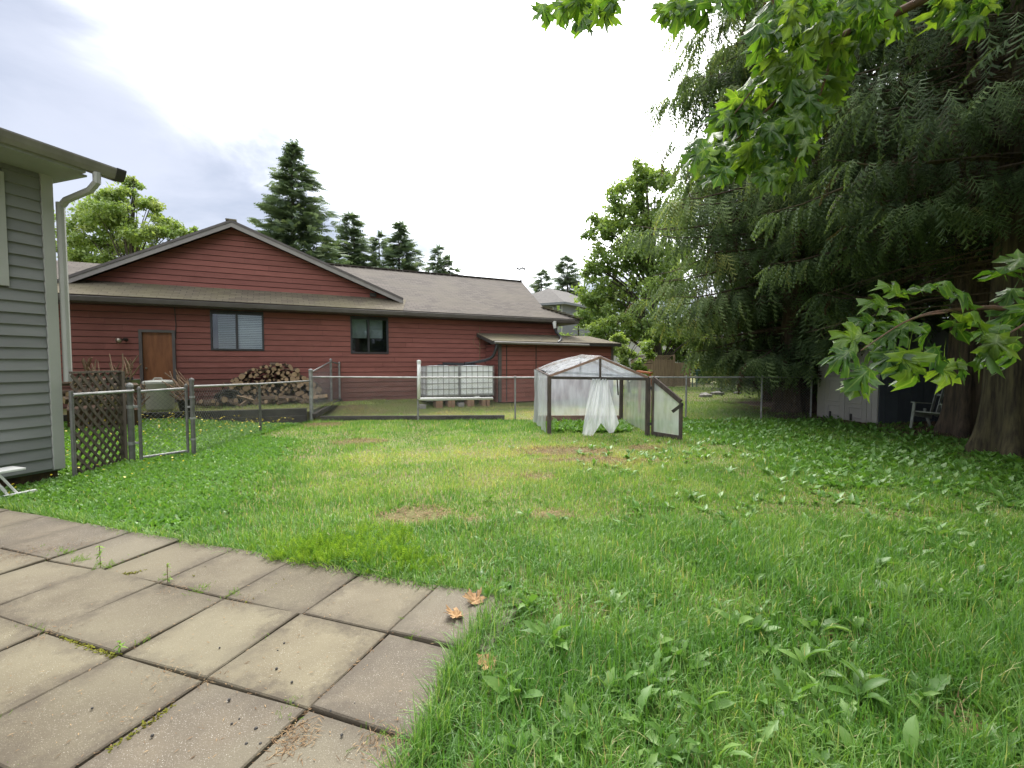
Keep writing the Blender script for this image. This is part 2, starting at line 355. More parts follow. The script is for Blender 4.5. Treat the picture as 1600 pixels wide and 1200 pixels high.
# roof shingles: courses and tabs with a worn, mossy blend
def shingle(name, rot, c1, c2, c3):
    m = bpy.data.materials.new(name); m.use_nodes = True; MATS[name] = m
    t = m.node_tree; N = t.nodes; L = t.links; p = N['Principled BSDF']; p.inputs['Roughness'].default_value = 0.9
    p.inputs['Specular IOR Level'].default_value = 0.25
    tcn = N.new('ShaderNodeTexCoord'); mp = N.new('ShaderNodeMapping'); mp.inputs['Rotation'].default_value = (0, 0, rot)
    L.new(tcn.outputs['Object'], mp.inputs[0])
    b = N.new('ShaderNodeTexBrick'); b.inputs['Scale'].default_value = 1; b.inputs['Brick Width'].default_value = 0.30
    b.inputs['Row Height'].default_value = 0.125; b.inputs['Mortar Size'].default_value = 0.008; b.inputs['Bias'].default_value = 0
    b.inputs['Color1'].default_value = (*c1, 1); b.inputs['Color2'].default_value = (*c2, 1); b.inputs['Mortar'].default_value = (*[q*0.55 for q in c2], 1)
    L.new(mp.outputs[0], b.inputs[0])
    n = N.new('ShaderNodeTexNoise'); n.inputs['Scale'].default_value = 0.8; n.inputs['Detail'].default_value = 8
    L.new(tcn.outputs['Object'], n.inputs[0])
    r = N.new('ShaderNodeMapRange'); r.inputs[1].default_value = 0.42; r.inputs[2].default_value = 0.7; r.inputs[4].default_value = 0.7
    L.new(n.outputs[0], r.inputs[0])
    mx = N.new('ShaderNodeMix'); mx.data_type = 'RGBA'; mx.inputs[7].default_value = (*c3, 1)
    L.new(b.outputs[0], mx.inputs[6]); L.new(r.outputs[0], mx.inputs[0]); L.new(mx.outputs[2], p.inputs['Base Color'])
    bp = N.new('ShaderNodeBump'); bp.inputs['Distance'].default_value = 0.012; bp.inputs['Strength'].default_value = 0.6
    L.new(b.outputs['Fac'], bp.inputs['Height']); bp.invert = True; L.new(bp.outputs[0], p.inputs['Normal'])
shingle('shingles', -RH, (0.142, 0.122, 0.106), (0.098, 0.085, 0.075), (0.14, 0.122, 0.098))
shingle('shingles_mossy', -RH, (0.189, 0.164, 0.115), (0.133, 0.112, 0.084), (0.175, 0.158, 0.0875))
# glass, film
def glass(name, tint, refl):
    m = bpy.data.materials.new(name); m.use_nodes = True; MATS[name] = m
    t = m.node_tree; N = t.nodes; L = t.links; o = N['Material Output']; N.remove(N['Principled BSDF'])
    a = N.new('ShaderNodeBsdfTransparent'); a.inputs[0].default_value = (*tint, 1)
    g = N.new('ShaderNodeBsdfGlossy'); g.inputs['Roughness'].default_value = 0.03
    fr = N.new('ShaderNodeFresnel'); fr.inputs[0].default_value = 1.5
    ad = N.new('ShaderNodeMath'); ad.operation = 'ADD'; ad.inputs[1].default_value = refl; L.new(fr.outputs[0], ad.inputs[0])
    ms = N.new('ShaderNodeMixShader'); L.new(ad.outputs[0], ms.inputs[0]); L.new(a.outputs[0], ms.inputs[1]); L.new(g.outputs[0], ms.inputs[2])
    L.new(ms.outputs[0], o.inputs[0])
glass('glass', (0.82, 0.86, 0.88), 0.06)
def film(name, clear, col):
    m = bpy.data.materials.new(name); m.use_nodes = True; MATS[name] = m
    t = m.node_tree; N = t.nodes; L = t.links; o = N['Material Output']; p = N['Principled BSDF']
    p.inputs['Base Color'].default_value = (*col, 1); p.inputs['Roughness'].default_value = 0.25
    a = N.new('ShaderNodeBsdfTransparent'); tr = N.new('ShaderNodeBsdfTranslucent'); tr.inputs[0].default_value = (*col, 1)
    tcn = N.new('ShaderNodeTexCoord'); n = N.new('ShaderNodeTexNoise'); n.inputs['Scale'].default_value = 3.0; n.inputs['Detail'].default_value = 6
    mp = N.new('ShaderNodeMapping'); mp.inputs['Scale'].default_value = (2.5, 2.5, 0.6); L.new(tcn.outputs['Object'], mp.inputs[0]); L.new(mp.outputs[0], n.inputs[0])
    r = N.new('ShaderNodeMapRange'); r.inputs[1].default_value = 0.3; r.inputs[2].default_value = 0.7
    r.inputs[3].default_value = clear-0.16; r.inputs[4].default_value = clear+0.14; L.new(n.outputs[0], r.inputs[0])
    bp = N.new('ShaderNodeBump'); bp.inputs['Strength'].default_value = 0.5; bp.inputs['Distance'].default_value = 0.03
    L.new(n.outputs[0], bp.inputs['Height']); L.new(bp.outputs[0], p.inputs['Normal'])
    m1 = N.new('ShaderNodeMixShader'); m1.inputs[0].default_value = 0.5; L.new(p.outputs[0], m1.inputs[1]); L.new(tr.outputs[0], m1.inputs[2])
    m2 = N.new('ShaderNodeMixShader'); L.new(r.outputs[0], m2.inputs[0]); L.new(m1.outputs[0], m2.inputs[1]); L.new(a.outputs[0], m2.inputs[2])
    L.new(m2.outputs[0], o.inputs[0])
film('film', 0.40, (0.80, 0.83, 0.86)); film('film_roof', 0.62, (0.74, 0.77, 0.82)); film('film_clear', 0.52, (0.66, 0.71, 0.80)); film('film_thick', 0.22, (0.85, 0.87, 0.89))
# tote wrap: crinkled pale foil
mat('foil', (0.81, 0.828, 0.828), 0.4, (0.699, 0.727, 0.736), 4, bump=1.0, bscale=9, spec=0.6)
# ------------------------------------------------------------------ reference frames
ZE = 3.24                                 # eave height of the red house
E0 = gp(116, 459, ZE); E1 = gp(906, 499, ZE)
HU = (E1-E0)/np.linalg.norm(E1-E0); HN = np.array([-HU[1], HU[0], 0.0]); HL = float(np.linalg.norm(E1-E0))
def hw(s, r, z): return np.array([E0[0]+HU[0]*s+HN[0]*r, E0[1]+HU[1]*s+HN[1]*r, z])
def hp(px, py, r):                        # pixel to (s, z) on the upright plane r of the red house
    d = ray(px, py); t = (r-(CAM-E0)@HN)/(d@HN); P = CAM+d*t
    return float((P-E0)@HU), float(P[2])
FW = np.array([math.sin(TH), math.cos(TH), 0.0]); RT = np.array([math.cos(TH), -math.sin(TH), 0.0]); UP = np.array([0, 0, 1.0])
FENCE_A = gp(487, 657); FENCE_B = np.array([8.1, 12.62, 0.0])
TER_A = np.array([gp(150, 657, 0.17)[0]-2.5, gp(150, 657, 0.17)[1]-1.0]); TER_B = gp(480, 655, 0.05)[:2]
def house_r(x, y): return (x-E0[0])*HN[0]+(y-E0[1])*HN[1]
def house_s(x, y): return (x-E0[0])*HU[0]+(y-E0[1])*HU[1]
def hz(x, y):                             # ground height
    x = np.asarray(x, float); y = np.asarray(y, float)
    fy = FENCE_A[1]+(x-FENCE_A[0])*(FENCE_B[1]-FENCE_A[1])/(FENCE_B[0]-FENCE_A[0])
    bank = 0.28*smooth01((house_r(x, y)+1.25)/1.75)*smooth01((y-fy)/0.5)*smooth01((7.0-x)/3)
    left = 0.16*smooth01((-6.2-x)/2.0)*smooth01((y-6)/4)
    right = 0.10*smooth01((x-7.0)/2.5)*smooth01((16-y)/3)*smooth01((y-3)/4)
    bumps = 0.025*(vnoise(x, y, 0.8)-0.5)+0.02*(vnoise(x, y, 2.1)-0.5)
    near = smooth01((np.hypot(x+2.2, y-2)-2.8)/1.5)
    return bank+left+right+bumps*near*smooth01((60-y)/20)
# ------------------------------------------------------------------ ground
gx = np.unique(np.r_[-400, -200, -100, -60, -40, np.arange(-30, 30.1, 0.5), 40, 60, 100, 200, 400])
gy = np.unique(np.r_[-300, -100, -40, -15, np.arange(-6, 40.1, 0.5), 50, 70, 100, 200, 400, 900])
GX, GY = np.meshgrid(gx, gy); nx, ny = len(gx), len(gy)
V = np.stack([GX.ravel(), GY.ravel(), hz(GX, GY).ravel()-0.012], 1)
ii, jj = np.meshgrid(np.arange(nx-1), np.arange(ny-1)); a = (jj*nx+ii).ravel()
g = bulk('ground', V, [np.stack([a, a+1, a+1+nx, a+nx], 1)], 'soil', smooth=True)
tag(g, kind='structure')
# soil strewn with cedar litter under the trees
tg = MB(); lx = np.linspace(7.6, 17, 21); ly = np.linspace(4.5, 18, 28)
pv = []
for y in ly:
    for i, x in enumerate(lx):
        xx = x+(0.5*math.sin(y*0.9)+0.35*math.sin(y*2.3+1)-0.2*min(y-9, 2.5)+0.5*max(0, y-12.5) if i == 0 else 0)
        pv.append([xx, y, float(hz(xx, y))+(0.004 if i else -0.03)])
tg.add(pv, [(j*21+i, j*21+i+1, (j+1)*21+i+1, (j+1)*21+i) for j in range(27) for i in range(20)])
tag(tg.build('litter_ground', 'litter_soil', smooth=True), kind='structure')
# ------------------------------------------------------------------ patio of square slabs
PO = np.array([-0.888, 1.968, 0.0]); LF = -RT; SL = 0.61
PATIO_PX = [(-900, 770), (-60, 783), (40, 796), (140, 818), (280, 846), (375, 862), (462, 880), (566, 899), (680, 920), (760, 932), (786, 944), (745, 1000), (705, 1060), (688, 1120), (640, 1200), (560, 1420)]
PATIO = [gp(*p)[:2] for p in PATIO_PX]+[np.array([-0.3, -0.5]), np.array([-9, -0.5])]
patio = tag(thing('patio', (PO[0], PO[1], 0), None, None), kind='structure')
bed = MB(); bed.prism([PO+FW*SL*a_+LF*SL*b_+UP*(-0.006) for a_, b_ in ((-5, -1.05), (2.0, -1.05), (2.0, 9.2), (-5, 9.2))], UP*-0.05)
bed.build('joint_bed', 'joint_soil', patio)
for r_ in range(-5, 2):
    for c_ in range(-1, 9):
        j = 0.008; h = 0.030
        o_ = PO+FW*SL*(r_+0.5)+LF*SL*(c_+0.5)
        if abs(o_[0]) > 8 or o_[1] < -0.8: continue
        ang = rnd(-0.006, 0.006); hs = SL/2-j*rnd(0.5, 1.1)
        f_ = FW*math.cos(ang)+RT*math.sin(ang); l_ = LF*math.cos(ang)+FW*math.sin(ang)
        dz = rnd(-0.004, 0.005); tx, ty = rnd(-0.008, 0.008, 2)
        b = MB(); ch = 0.006
        P8 = []
        for zt, in_ in ((-0.03, 0), (h-ch, 0), (h, ch)):
            for k, (p_, q_) in enumerate(((-1, -1), (1, -1), (1, 1), (-1, 1))):
                P8.append(o_+f_*p_*(hs-in_)+l_*q_*(hs-in_)+UP*(zt+dz+(tx*p_+ty*q_ if zt > 0 else 0)))
        b.add(P8, [(0, 1, 5, 4), (1, 2, 6, 5), (2, 3, 7, 6), (3, 0, 4, 7), (4, 5, 9, 8), (5, 6, 10, 9), (6, 7, 11, 10), (7, 4, 8, 11), (8, 9, 10, 11)])
        dark = (c_ == -1) or (c_ >= 4 and r_ == 1) or (r_ == -1 and c_ == 0) or (c_ == 0 and r_ == -2) or c_ >= 6
        light = (r_, c_) in ((0, 1), (-1, 2), (-2, 3), (-1, 3), (0, 0), (-2, 1))
        b.build('paving_slab', 'concrete_dark' if dark else 'concrete_light' if light else 'concrete', patio)
# ------------------------------------------------------------------ siding
def course(mb, A, U, Nn, s0, s1, z0, z1, s0t=None, s1t=None, t0=0.024, t1=0.008):
    """one lapped board: thick at the lower edge; Nn points out of the wall"""
    s0t = s0 if s0t is None else s0t; s1t = s1 if s1t is None else s1t
    P = lambda s, t, z: A+U*s+Nn*t+UP*z
    mb.hexa([P(s0, t0, z0), P(s1, t0, z0), P(s1, 0, z0), P(s0, 0, z0), P(s0t, t1, z1), P(s1t, t1, z1), P(s1t, 0, z1), P(s0t, 0, z1)])
def boards(parent, name, A, U, Nn, s0, s1, z0, z1, step, mat_f, holes=(), cuts=3.6, top=None, gap=0.0, t0=0.024):
    z = z0; k = 0
    while z < z1-0.01:
        zt = min(z+step-gap, z1); zm = (z+zt)/2
        a0, a1 = s0, s1
        b0 = b1 = None
        if top:
            lo_, hi_ = top(z), top(zt)
            if lo_ is None: break
            a0, a1 = lo_
            b0, b1 = hi_ if hi_ else ((lo_[0]+lo_[1])/2-0.02, (lo_[0]+lo_[1])/2+0.02)
        segs = [(a0, a1)]
        for (h0, h1, y0, y1) in holes:
            if y0 < zm < y1:
                segs = [q for (p, r) in segs for q in ((p, min(r, h0)), (max(p, h1), r)) if q[1]-q[0] > 0.02]
        for (p, q) in segs:
            pts = [p]
            if cuts:
                x = p+rnd(0.5, cuts)
                while x < q-0.6: pts.append(x); x += rnd(0.6, 1.0)*cuts
            pts.append(q)
            for i in range(len(pts)-1):
                mb = MB(); l, r = pts[i]+(0.002 if i else 0), pts[i+1]-0.002
                course(mb, A, U, Nn, l, r, z, zt, b0 if (top and i == 0) else None, b1 if (top and i == len(pts)-2) else None, t0=t0)
                mb.build(name, mat_f(zm), parent)
        z += step; k += 1
def wall_sheet(mb, A, U, Nn, rects, back=0.012):
    for (s0, s1, z0, z1) in rects:
        P = lambda s, t, z: A+U*s+Nn*t+UP*z
        mb.hexa([P(s0, -back, z0), P(s1, -back, z0), P(s1, -0.1, z0), P(s0, -0.1, z0), P(s0, -back, z1), P(s1, -back, z1), P(s1, -0.1, z1), P(s0, -0.1, z1)])
# ------------------------------------------------------------------ grey house with vinyl siding
GC = gp(101, 747); GC[2] = 0
GTOP = 3.92
gh = thing('grey_house', GC-FW*3, 'grey house with horizontal vinyl siding and a long gutter beside the patio', 'house')
wl = MB(); wall_sheet(wl, GC, FW, RT, [(-9, -0.02, 0.12, GTOP)])
wl.beam(GC-RT*0.06+UP*2.0-FW*0.06, GC-RT*7+UP*2.0-FW*0.06, 0.1, GTOP-0.12)
gw = wl.build('wall', 'vinyl', gh)
# the window whose trim shows at the edge of the frame
def gwall(px, py):                        # pixel to (s, z) on this wall
    d = ray(px, py); t = ((GC-CAM)@RT)/(d@RT); P = CAM+d*t; return float((P-GC)@FW), float(P[2])
ws1, wz0 = gwall(11, 447); _, wz1 = gwall(11, 272)
boards(gw, 'siding_board', GC, FW, RT, -9, -0.13, 0.16, GTOP, 0.142, lambda z: 'vinyl', holes=[(ws1-1.5, ws1, wz0, wz1)], cuts=3.7, t0=0.034)
cb = MB(); cb.obox(GC+UP*(GTOP/2+0.09)-FW*0.065+RT*0.018, FW*0.062, RT*0.022, UP*(GTOP/2-0.05)); cb.build('corner_trim', 'white_trim', gh, bevel=0.004)
fb = MB(); fb.obox(GC-FW*4.5-RT*0.12+UP*0.06, FW*4.45, RT*0.08, UP*0.10); fb.build('foundation', 'joint_soil', gh)
fr = MB()
for (p, q, y0, y1) in ((ws1-1.5, ws1, wz1-0.10, wz1), (ws1-1.5, ws1, wz0, wz0+0.10), (ws1-0.10, ws1, wz0+0.1, wz1-0.1), (ws1-1.5, ws1-1.4, wz0+0.1, wz1-0.1)):
    fr.obox(GC+FW*(p+q)/2+UP*(y0+y1)/2+RT*0.02, FW*(q-p)/2, RT*0.03, UP*(y1-y0)/2)
wf_ = fr.build('window', 'white_trim', gh)
gl = MB(); gl.obox(GC+FW*(ws1-0.75)+UP*(wz0+wz1)/2+RT*0.0, FW*0.65, RT*0.004, UP*((wz1-wz0)/2-0.1)); gl.build('pane', 'glass', wf_)
gi = MB(); gi.obox(GC+FW*(ws1-0.75)+UP*(wz0+wz1)/2-RT*0.006, FW*0.66, RT*0.002, UP*((wz1-wz0)/2-0.09)); gi.build('curtain', 'shade_cloth', wf_)
# eaves: soffit, fascia gutter, roof slab, rake
OV, EX = 0.55, 0.42
sf = MB(); sf.obox(GC-FW*4.3+RT*(OV/2-0.04)+UP*(GTOP+0.022), FW*4.36, RT*(OV/2+0.07), UP*0.022)
sf.build('soffit', 'soffit', gh)
sr = MB(); sr.obox(GC+FW*(EX/2-0.0)+FW*0.05+RT*(-1.2)+UP*(GTOP+0.16), FW*(EX/2-0.07), RT*1.2, UP*0.012); sr.build('rake_soffit', 'soffit', gh)
rk = MB()
rk.prism([GC+FW*EX+RT*OV+UP*(GTOP+0.02), GC+FW*EX+RT*OV+UP*(GTOP+0.2), GC+FW*EX-RT*3+UP*(GTOP+0.2+3.55*0.36), GC+FW*EX-RT*3+UP*(GTOP+0.02+3.55*0.36)], -FW*0.03)
rk.build('rake_board', 'white_trim', gh)
gu = MB()
prof = [(0.0, 0.0), (0.07, 0.0), (0.10, 0.05), (0.125, 0.11), (0.125, 0.13), (0.0, 0.13)]
gu.prism([GC+RT*(OV+x)+UP*(GTOP+0.035+z)-FW*8.8 for x, z in prof], FW*(8.8+EX-0.06))
gut = gu.build('gutter', 'gutter_grey', gh)
ge = MB(); ge.prism([GC+RT*(OV+x*1.08-0.004)+UP*(GTOP+0.035+z*1.06-0.004)+FW*(EX-0.06) for x, z in prof], FW*0.11); ge.build('gutter_end', 'dark_end', gut)
rs = MB()
rs.prism([GC+RT*(OV+0.02)+UP*(GTOP+0.17)-FW*8.8, GC+RT*(OV+0.02)+UP*(GTOP+0.20)-FW*8.8, GC-RT*5+UP*(GTOP+0.20+5.57*0.36)-FW*8.8, GC-RT*5+UP*(GTOP+0.12+5.57*0.36)-FW*8.8], FW*(8.8+EX))
rs.build('roof', 'shingles', gh)
ds = MB()
dpt = [GC+RT*(OV+0.06)+FW*0.16+UP*(GTOP+0.04), GC+RT*(OV+0.06)+FW*0.16+UP*(GTOP-0.08), GC+RT*(OV-0.06)+FW*0.15+UP*(GTOP-0.17), GC+RT*0.10+FW*0.10+UP*(GTOP-0.27), GC+RT*0.03+FW*0.09+UP*(GTOP-0.33)]
ds.tube(dpt, 0.043, 8); ds.tube([GC+RT*0.02+FW*0.075+UP*(GTOP-0.30), GC+RT*0.02+FW*0.075+UP*1.28], 0.046, 8)
ds.build('downspout', 'white_trim', gh)
# white folding stand against the wall
sb = GC-FW*0.78+RT*0.38
st = thing('folding_stand', sb, 'white metal folding stand leaning by the grey siding beside the patio', 'stand')
m = MB(); m.obox(sb-FW*0.26+UP*0.30, FW*0.42, RT*0.13, UP*0.013); m.build('top', 'white_plastic', st, bevel=0.005)
for k, (o1, o2) in enumerate(((-0.02, 0.10), (0.05, 0.18))):
    for sd_ in (-0.11, 0.11):
        m = MB(); m.tube([sb-FW*(0.12-o1)+RT*sd_+UP*0.29, sb+FW*(o2-0.1)+RT*sd_+UP*0.03], 0.013, 6); m.build('leg', 'white_plastic', st)
m = MB(); m.beam(sb-FW*0.9+RT*0.13+UP*0.02, sb+FW*0.24+RT*0.13+UP*0.02, 0.05, 0.035); m.build('base_rail', 'white_plastic', st)
# ------------------------------------------------------------------ red house
WR = 0.5                                  # wall plane behind the eave edge
rh = thing('red_house', hw(6, 3, 0.2), 'long red clapboard house with a low gable and brown shingle roof', 'house')
A0 = hw(0, WR, 0); OUT = -HN
S_L, S_R = -4.5, HL-0.75
ZB, ZS = 0.22, 3.06
d0, dzt = hp(222, 519, WR); d1, _ = hp(269, 519, WR)
w1a, w1t = hp(328, 487, WR); w1b, w1bz = hp(413, 548, WR)
w2a, w2t = hp(547, 496, WR); w2b, w2bz = hp(607, 553, WR)
DB = 0.42
holes = [(d0-0.06, d1+0.06, ZB, dzt+0.06), (w1a, w1b, w1bz, w1t), (w2a, w2b, w2bz, w2t)]
ws = MB(); wall_sheet(ws, A0, HU, OUT, [(S_L, w1a-0.0, ZB, ZS), (w1a, w1b, ZB, w1bz), (w1a, w1b, w1t, ZS), (w1b, w2a, ZB, ZS), (w2a, w2b, ZB, w2bz), (w2a, w2b, w2t, ZS), (w2b, S_R, ZB, ZS)])
ws.beam(hw(S_R-0.06, WR+0.1, 1.7), hw(S_R-0.06, WR+9, 1.7), 0.1, 2.9)
rw = ws.build('wall', 'dark_end', rh)  # dark backing in the board gaps draws the lap shadow lines
boards(rw, 'plank', A0, HU, OUT, S_L, S_R, ZB, ZS, 0.166, lambda z: 'red_board_dusty' if z < 1.0 else 'red_board', holes=holes, cuts=4.6, gap=0.014, t0=0.03)
# plinth below the boards
m = MB(); m.obox(hw((S_L+S_R)/2, WR+0.06, 0.05), HU*(S_R-S_L)/2, HN*0.05, UP*0.18); m.build('plinth', 'stone', rh)
# roof plane
MS, RR = 0.45, 5.0
def rp(s, r, dz=0): return hw(s, r, ZE+MS*r+dz)
sr_, zr_ = hp(815, 437, RR); sh_, zh_ = hp(843, 481, 1.13)
roof = MB()
roof.prism([rp(S_L-0.5, 0), rp(HL, 0), rp(sh_+0.2, 1.15), rp(sr_, RR), rp(5.2, RR), rp(0.2, 2.75), rp(S_L-0.5, 2.75)], UP*-0.07)
rf = roof.build('roof', 'shingles', rh)
m = MB(); m.prism([rp(HL, 0, 0.004), rp(sh_+0.2, 1.15, 0.004), hw(HL, 9, ZE)], UP*-0.05)
m.prism([rp(sh_+0.2, 1.15, -0.01), rp(sr_, RR, -0.01), hw(sr_, 9.5, ZE+0.6), hw(sh_+0.2, 9.5, ZE+0.4)], UP*-0.05)
m.prism([rp(5.2, RR, -0.01), rp(sr_, RR, -0.01), hw(sr_, 10, ZE), hw(5.2, 10, ZE)], UP*-0.05)
m.build('back_slope', 'shingles', rf)
m = MB()
x = 0.0
while x < sr_-5.2:
    m.obox(rp(5.3+x, RR, 0.02), HU*0.145, HN*0.13, UP*0.014); x += 0.31
m.build('ridge_caps', 'shingles', rf)
m = MB()
for t in np.linspace(0.03, 0.97, 9):
    p = rp(HL, 0)*(1-t)+rp(sh_+0.2, 1.15)*t; m.obox(p+UP*0.03, HU*0.13, HN*0.13, UP*0.012)
m.build('hip_caps', 'shingles_mossy', rf)
# fascia, gutter and soffit
m = MB(); m.beam(hw(S_L-0.4, 0.03, ZE-0.10), hw(HL-0.02, 0.03, ZE-0.10), 0.03, 0.13); m.build('fascia', 'house_trim', rf)
m = MB(); m.prism([hw(S_L-0.4, x_, ZE-0.16+z_) for x_, z_ in ((0.0, 0.0), (-0.06, 0.0), (-0.10, 0.11), (-0.092, 0.115), (0.0, 0.115))], HU*(HL+S_L*-1+0.1)); m.build('gutter', 'house_trim', rf)
m = MB(); m.obox(hw((S_L+HL)/2, 0.33, ZE-0.165), HU*(HL-S_L-0.1)/2, HN*0.30, UP*0.014); m.build('soffit', 'house_trim', rf)
m = MB(); m.beam(hw(HL-0.03, 0.05, ZE-0.10), hw(HL-0.03, 9, ZE-0.10), 0.03, 0.13); m.build('end_fascia', 'house_trim', rf)
m = MB(); m.obox(hw(HL-0.4, 4.6, ZE-0.17), HU*0.36, HN*4.5, UP*0.01); m.build('end_soffit', 'house_trim', rf)
# the gable standing on the roof plane
RG, RK = 1.12, 0.72                       # wall plane and barge plane
gl_s, gl_z = hp(117, 430, RK); gp_s, gp_z = hp(361, 346, RK); gr_s, gr_z = hp(630, 468, RK)
mL = (gp_z-gl_z)/(gp_s-gl_s); mR = (gp_z-gr_z)/(gr_s-gp_s)
gl_s2 = gl_s-1.6; gl_z2 = gl_z-1.6*mL
gable = MB()
GB = ZE+MS*RG-0.03
def gtop(z):
    zz_ = z+0.10
    if zz_ > gp_z-0.02: return None
    return (max(gp_s-(gp_z-zz_)/mL, gl_s2), min(gp_s+(gp_z-zz_)/mR, gr_s))
AG = hw(0, RG, 0)
b0_ = gtop(GB)
gable.prism([hw(b0_[0], RG+0.03, GB-0.2), hw(b0_[1], RG+0.03, GB-0.2), hw(b0_[1], RG+0.03, GB), hw(gp_s, RG+0.03, gp_z-0.12), hw(b0_[0], RG+0.03, GB)], HN*0.05)
gb = gable.build('gable_wall', 'dark_end', rh)  # dark backing again, drawing lap shadows between the gable boards
boards(gb, 'plank', AG, HU, OUT, 0, 0, GB, gp_z, 0.166, lambda z: 'red_board', cuts=4.2, top=gtop, gap=0.014, t0=0.03)
for nm, (sa, za), (sb_, zb_), mm in (('L', (gl_s2, gl_z2), (gp_s, gp_z), mL), ('R', (gp_s, gp_z), (gr_s, gr_z), mR)):
    a_, b_ = hw(sa, RK, za), hw(sb_, RK, zb_)
    m = MB(); m.prism([a_, b_, b_+UP*0.06, a_+UP*0.06], HN*4.2); gs = m.build('gable_roof', 'shingles', rh)
    m = MB(); m.prism([a_-UP*0.15, b_-UP*0.15, b_+UP*0.0, a_+UP*0.0], HN*0.035); m.build('barge_board', 'house_trim_light', gs)
    m = MB(); m.prism([a_-UP*0.02-HN*0.02, b_-UP*0.02-HN*0.02, b_+UP*0.055-HN*0.02, a_+UP*0.055-HN*0.02], HN*0.018); m.build('barge_cap', 'house_trim', gs)
m = MB(); m.obox(hw(gp_s, RK+0.25, gp_z+0.05), HU*0.14, HN*0.28, UP*0.02); m.build('gable_ridge_cap', 'shingles_mossy', rh)
m = MB(); m.obox(hw(gr_s-0.95, RG-0.06, GB+0.12), HU*0.10, HN*0.05, UP*0.06); m.build('vent_hood', 'dark_end', rh)
# mossy band of the pent roof below the gable: a second layer of shingles
m = MB(); m.prism([rp(S_L-0.45, -0.02, 0.012), rp(gr_s-0.2, -0.02, 0.012), rp(gr_s+0.2, RG-0.02, 0.012), rp(S_L-0.45, RG-0.02, 0.012)], UP*-0.008); m.build('pent_shingles', 'shingles_mossy', rf)
# door
dr = MB(); dr.obox(hw((d0+d1)/2, WR+0.03, (DB+dzt)/2), HU*(d1-d0)/2, HN*0.02, UP*(dzt-DB)/2); door = dr.build('door', 'door_wood', rh)
m = MB()
for (p, q, y0, y1) in ((d0-0.07, d0, DB-0.02, dzt+0.07), (d1, d1+0.07, DB-0.02, dzt+0.07), (d0, d1, dzt, dzt+0.07)):
    m.obox(hw((p+q)/2, WR-0.015, (y0+y1)/2), HU*(q-p)/2, HN*0.06, UP*(y1-y0)/2)
m.build('door_frame', 'house_trim', rh)
m = MB(); m.lathe(hw(d0+0.07, WR-0.03, DB+0.95), [(0.0, -.025), (0.025, -.015), (0.028, 0), (0.022, .02), (0, .026)], 8, False); m.build('door_knob', 'brass', door)
# windows
def red_window(sa, sb2, z0, z1, split, style):
    t = 0.05
    m = MB()
    for (p, q, y0, y1) in ((sa, sb2, z0, z0+t), (sa, sb2, z1-t, z1), (sa, sa+t, z0+t, z1-t), (sb2-t, sb2, z0+t, z1-t)):
        m.obox(hw((p+q)/2, WR+0.005, (y0+y1)/2), HU*(q-p)/2, HN*0.05, UP*(y1-y0)/2)
    w = m.build('window', 'dark_frame', rh)
    m = MB(); m.obox(hw(split, WR+0.01, (z0+z1)/2), HU*0.028, HN*0.03, UP*((z1-z0)/2-t)); m.build('mullion', 'dark_frame', w)
    for (p, q) in ((sa+t, split-0.028), (split+0.028, sb2-t)):
        m = MB(); m.obox(hw((p+q)/2, WR+0.02, (z0+z1)/2), HU*(q-p)/2, HN*0.003, UP*((z1-z0)/2-t)); m.build('pane', 'glass', w)
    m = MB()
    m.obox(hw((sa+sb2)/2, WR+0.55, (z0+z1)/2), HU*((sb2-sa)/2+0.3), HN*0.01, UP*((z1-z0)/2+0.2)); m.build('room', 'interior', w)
    if style == 'blind':
        n_ = 19
        for i in range(n_):
            zc = z0+t+(z1-z0-2*t)*(i+0.5)/n_
            m = MB(); m.obox(hw((split+sb2)/2-0.02, WR+0.09, zc), HU*((sb2-split)/2-0.02), HN*0.008+UP*0.022, HN*0.0008)
            m.build('blind_slat', 'blind', w)
            m = MB(); m.obox(hw((sa+split)/2+0.06, WR+0.20, zc), HU*((split-sa)/2-0.11), HN*0.010+UP*0.021, HN*0.0008); m.build('blind_slat', 'shade_cloth', w)
    else:
        for (p, q) in ((sa+t+0.02, split-0.05), (split+0.05, sb2-t-0.12)):
            m = MB(); zm = z0+(z1-z0)*0.44
            m.obox(hw((p+q)/2, WR+0.10, (zm+z1-t)/2), HU*(q-p)/2, HN*0.004, UP*(z1-t-zm)/2); m.build('roller_shade', 'shade_cloth', w)
red_window(w1a, w1b, w1bz, w1t, hp(370, 510, WR)[0], 'blind')
red_window(w2a, w2b, w2bz, w2t, hp(576, 520, WR)[0], 'shade')
# wall lamp and cable on the wall
ls, lz = hp(194, 532, WR)
lamp = thing('wall_lamp', hw(ls, WR-0.03, lz), 'small metal flood lamp on the red wall left of the orange door', 'lamp')
m = MB(); m.tube([hw(ls+0.05, WR-0.02, lz+0.02), hw(ls+0.02, WR-0.12, lz+0.03), hw(ls-0.02, WR-0.17, lz)], [0.05, 0.03, 0.03], 8); m.build('bracket', 'dark_end', lamp)
m = MB(); m.tube([hw(ls, WR-0.13, lz+0.02), hw(ls-0.05, WR-0.19, lz-0.005), hw(ls-0.09, WR-0.24, lz-0.02)], [0.03, 0.065, 0.075], 10); m.build('lamp_head', 'brass', lamp, smooth=True)
c1, cz1 = hp(273, 480, WR)
m = MB(); m.tube([hw(c1, WR-0.035, ZS), hw(c1+0.02, WR-0.035, 2.6), hw(c1+0.0, WR-0.035, 2.2)], 0.012, 5); solo(m.build('cable', 'dark_end'), 'dark cable running down the red wall above the door frame corner', 'cable')
c1, cz1 = hp(749, 530, WR)
m = MB(); m.tube([hw(c1, WR-0.04, 2.85), hw(c1, WR-0.04, 1.2)], 0.014, 6)
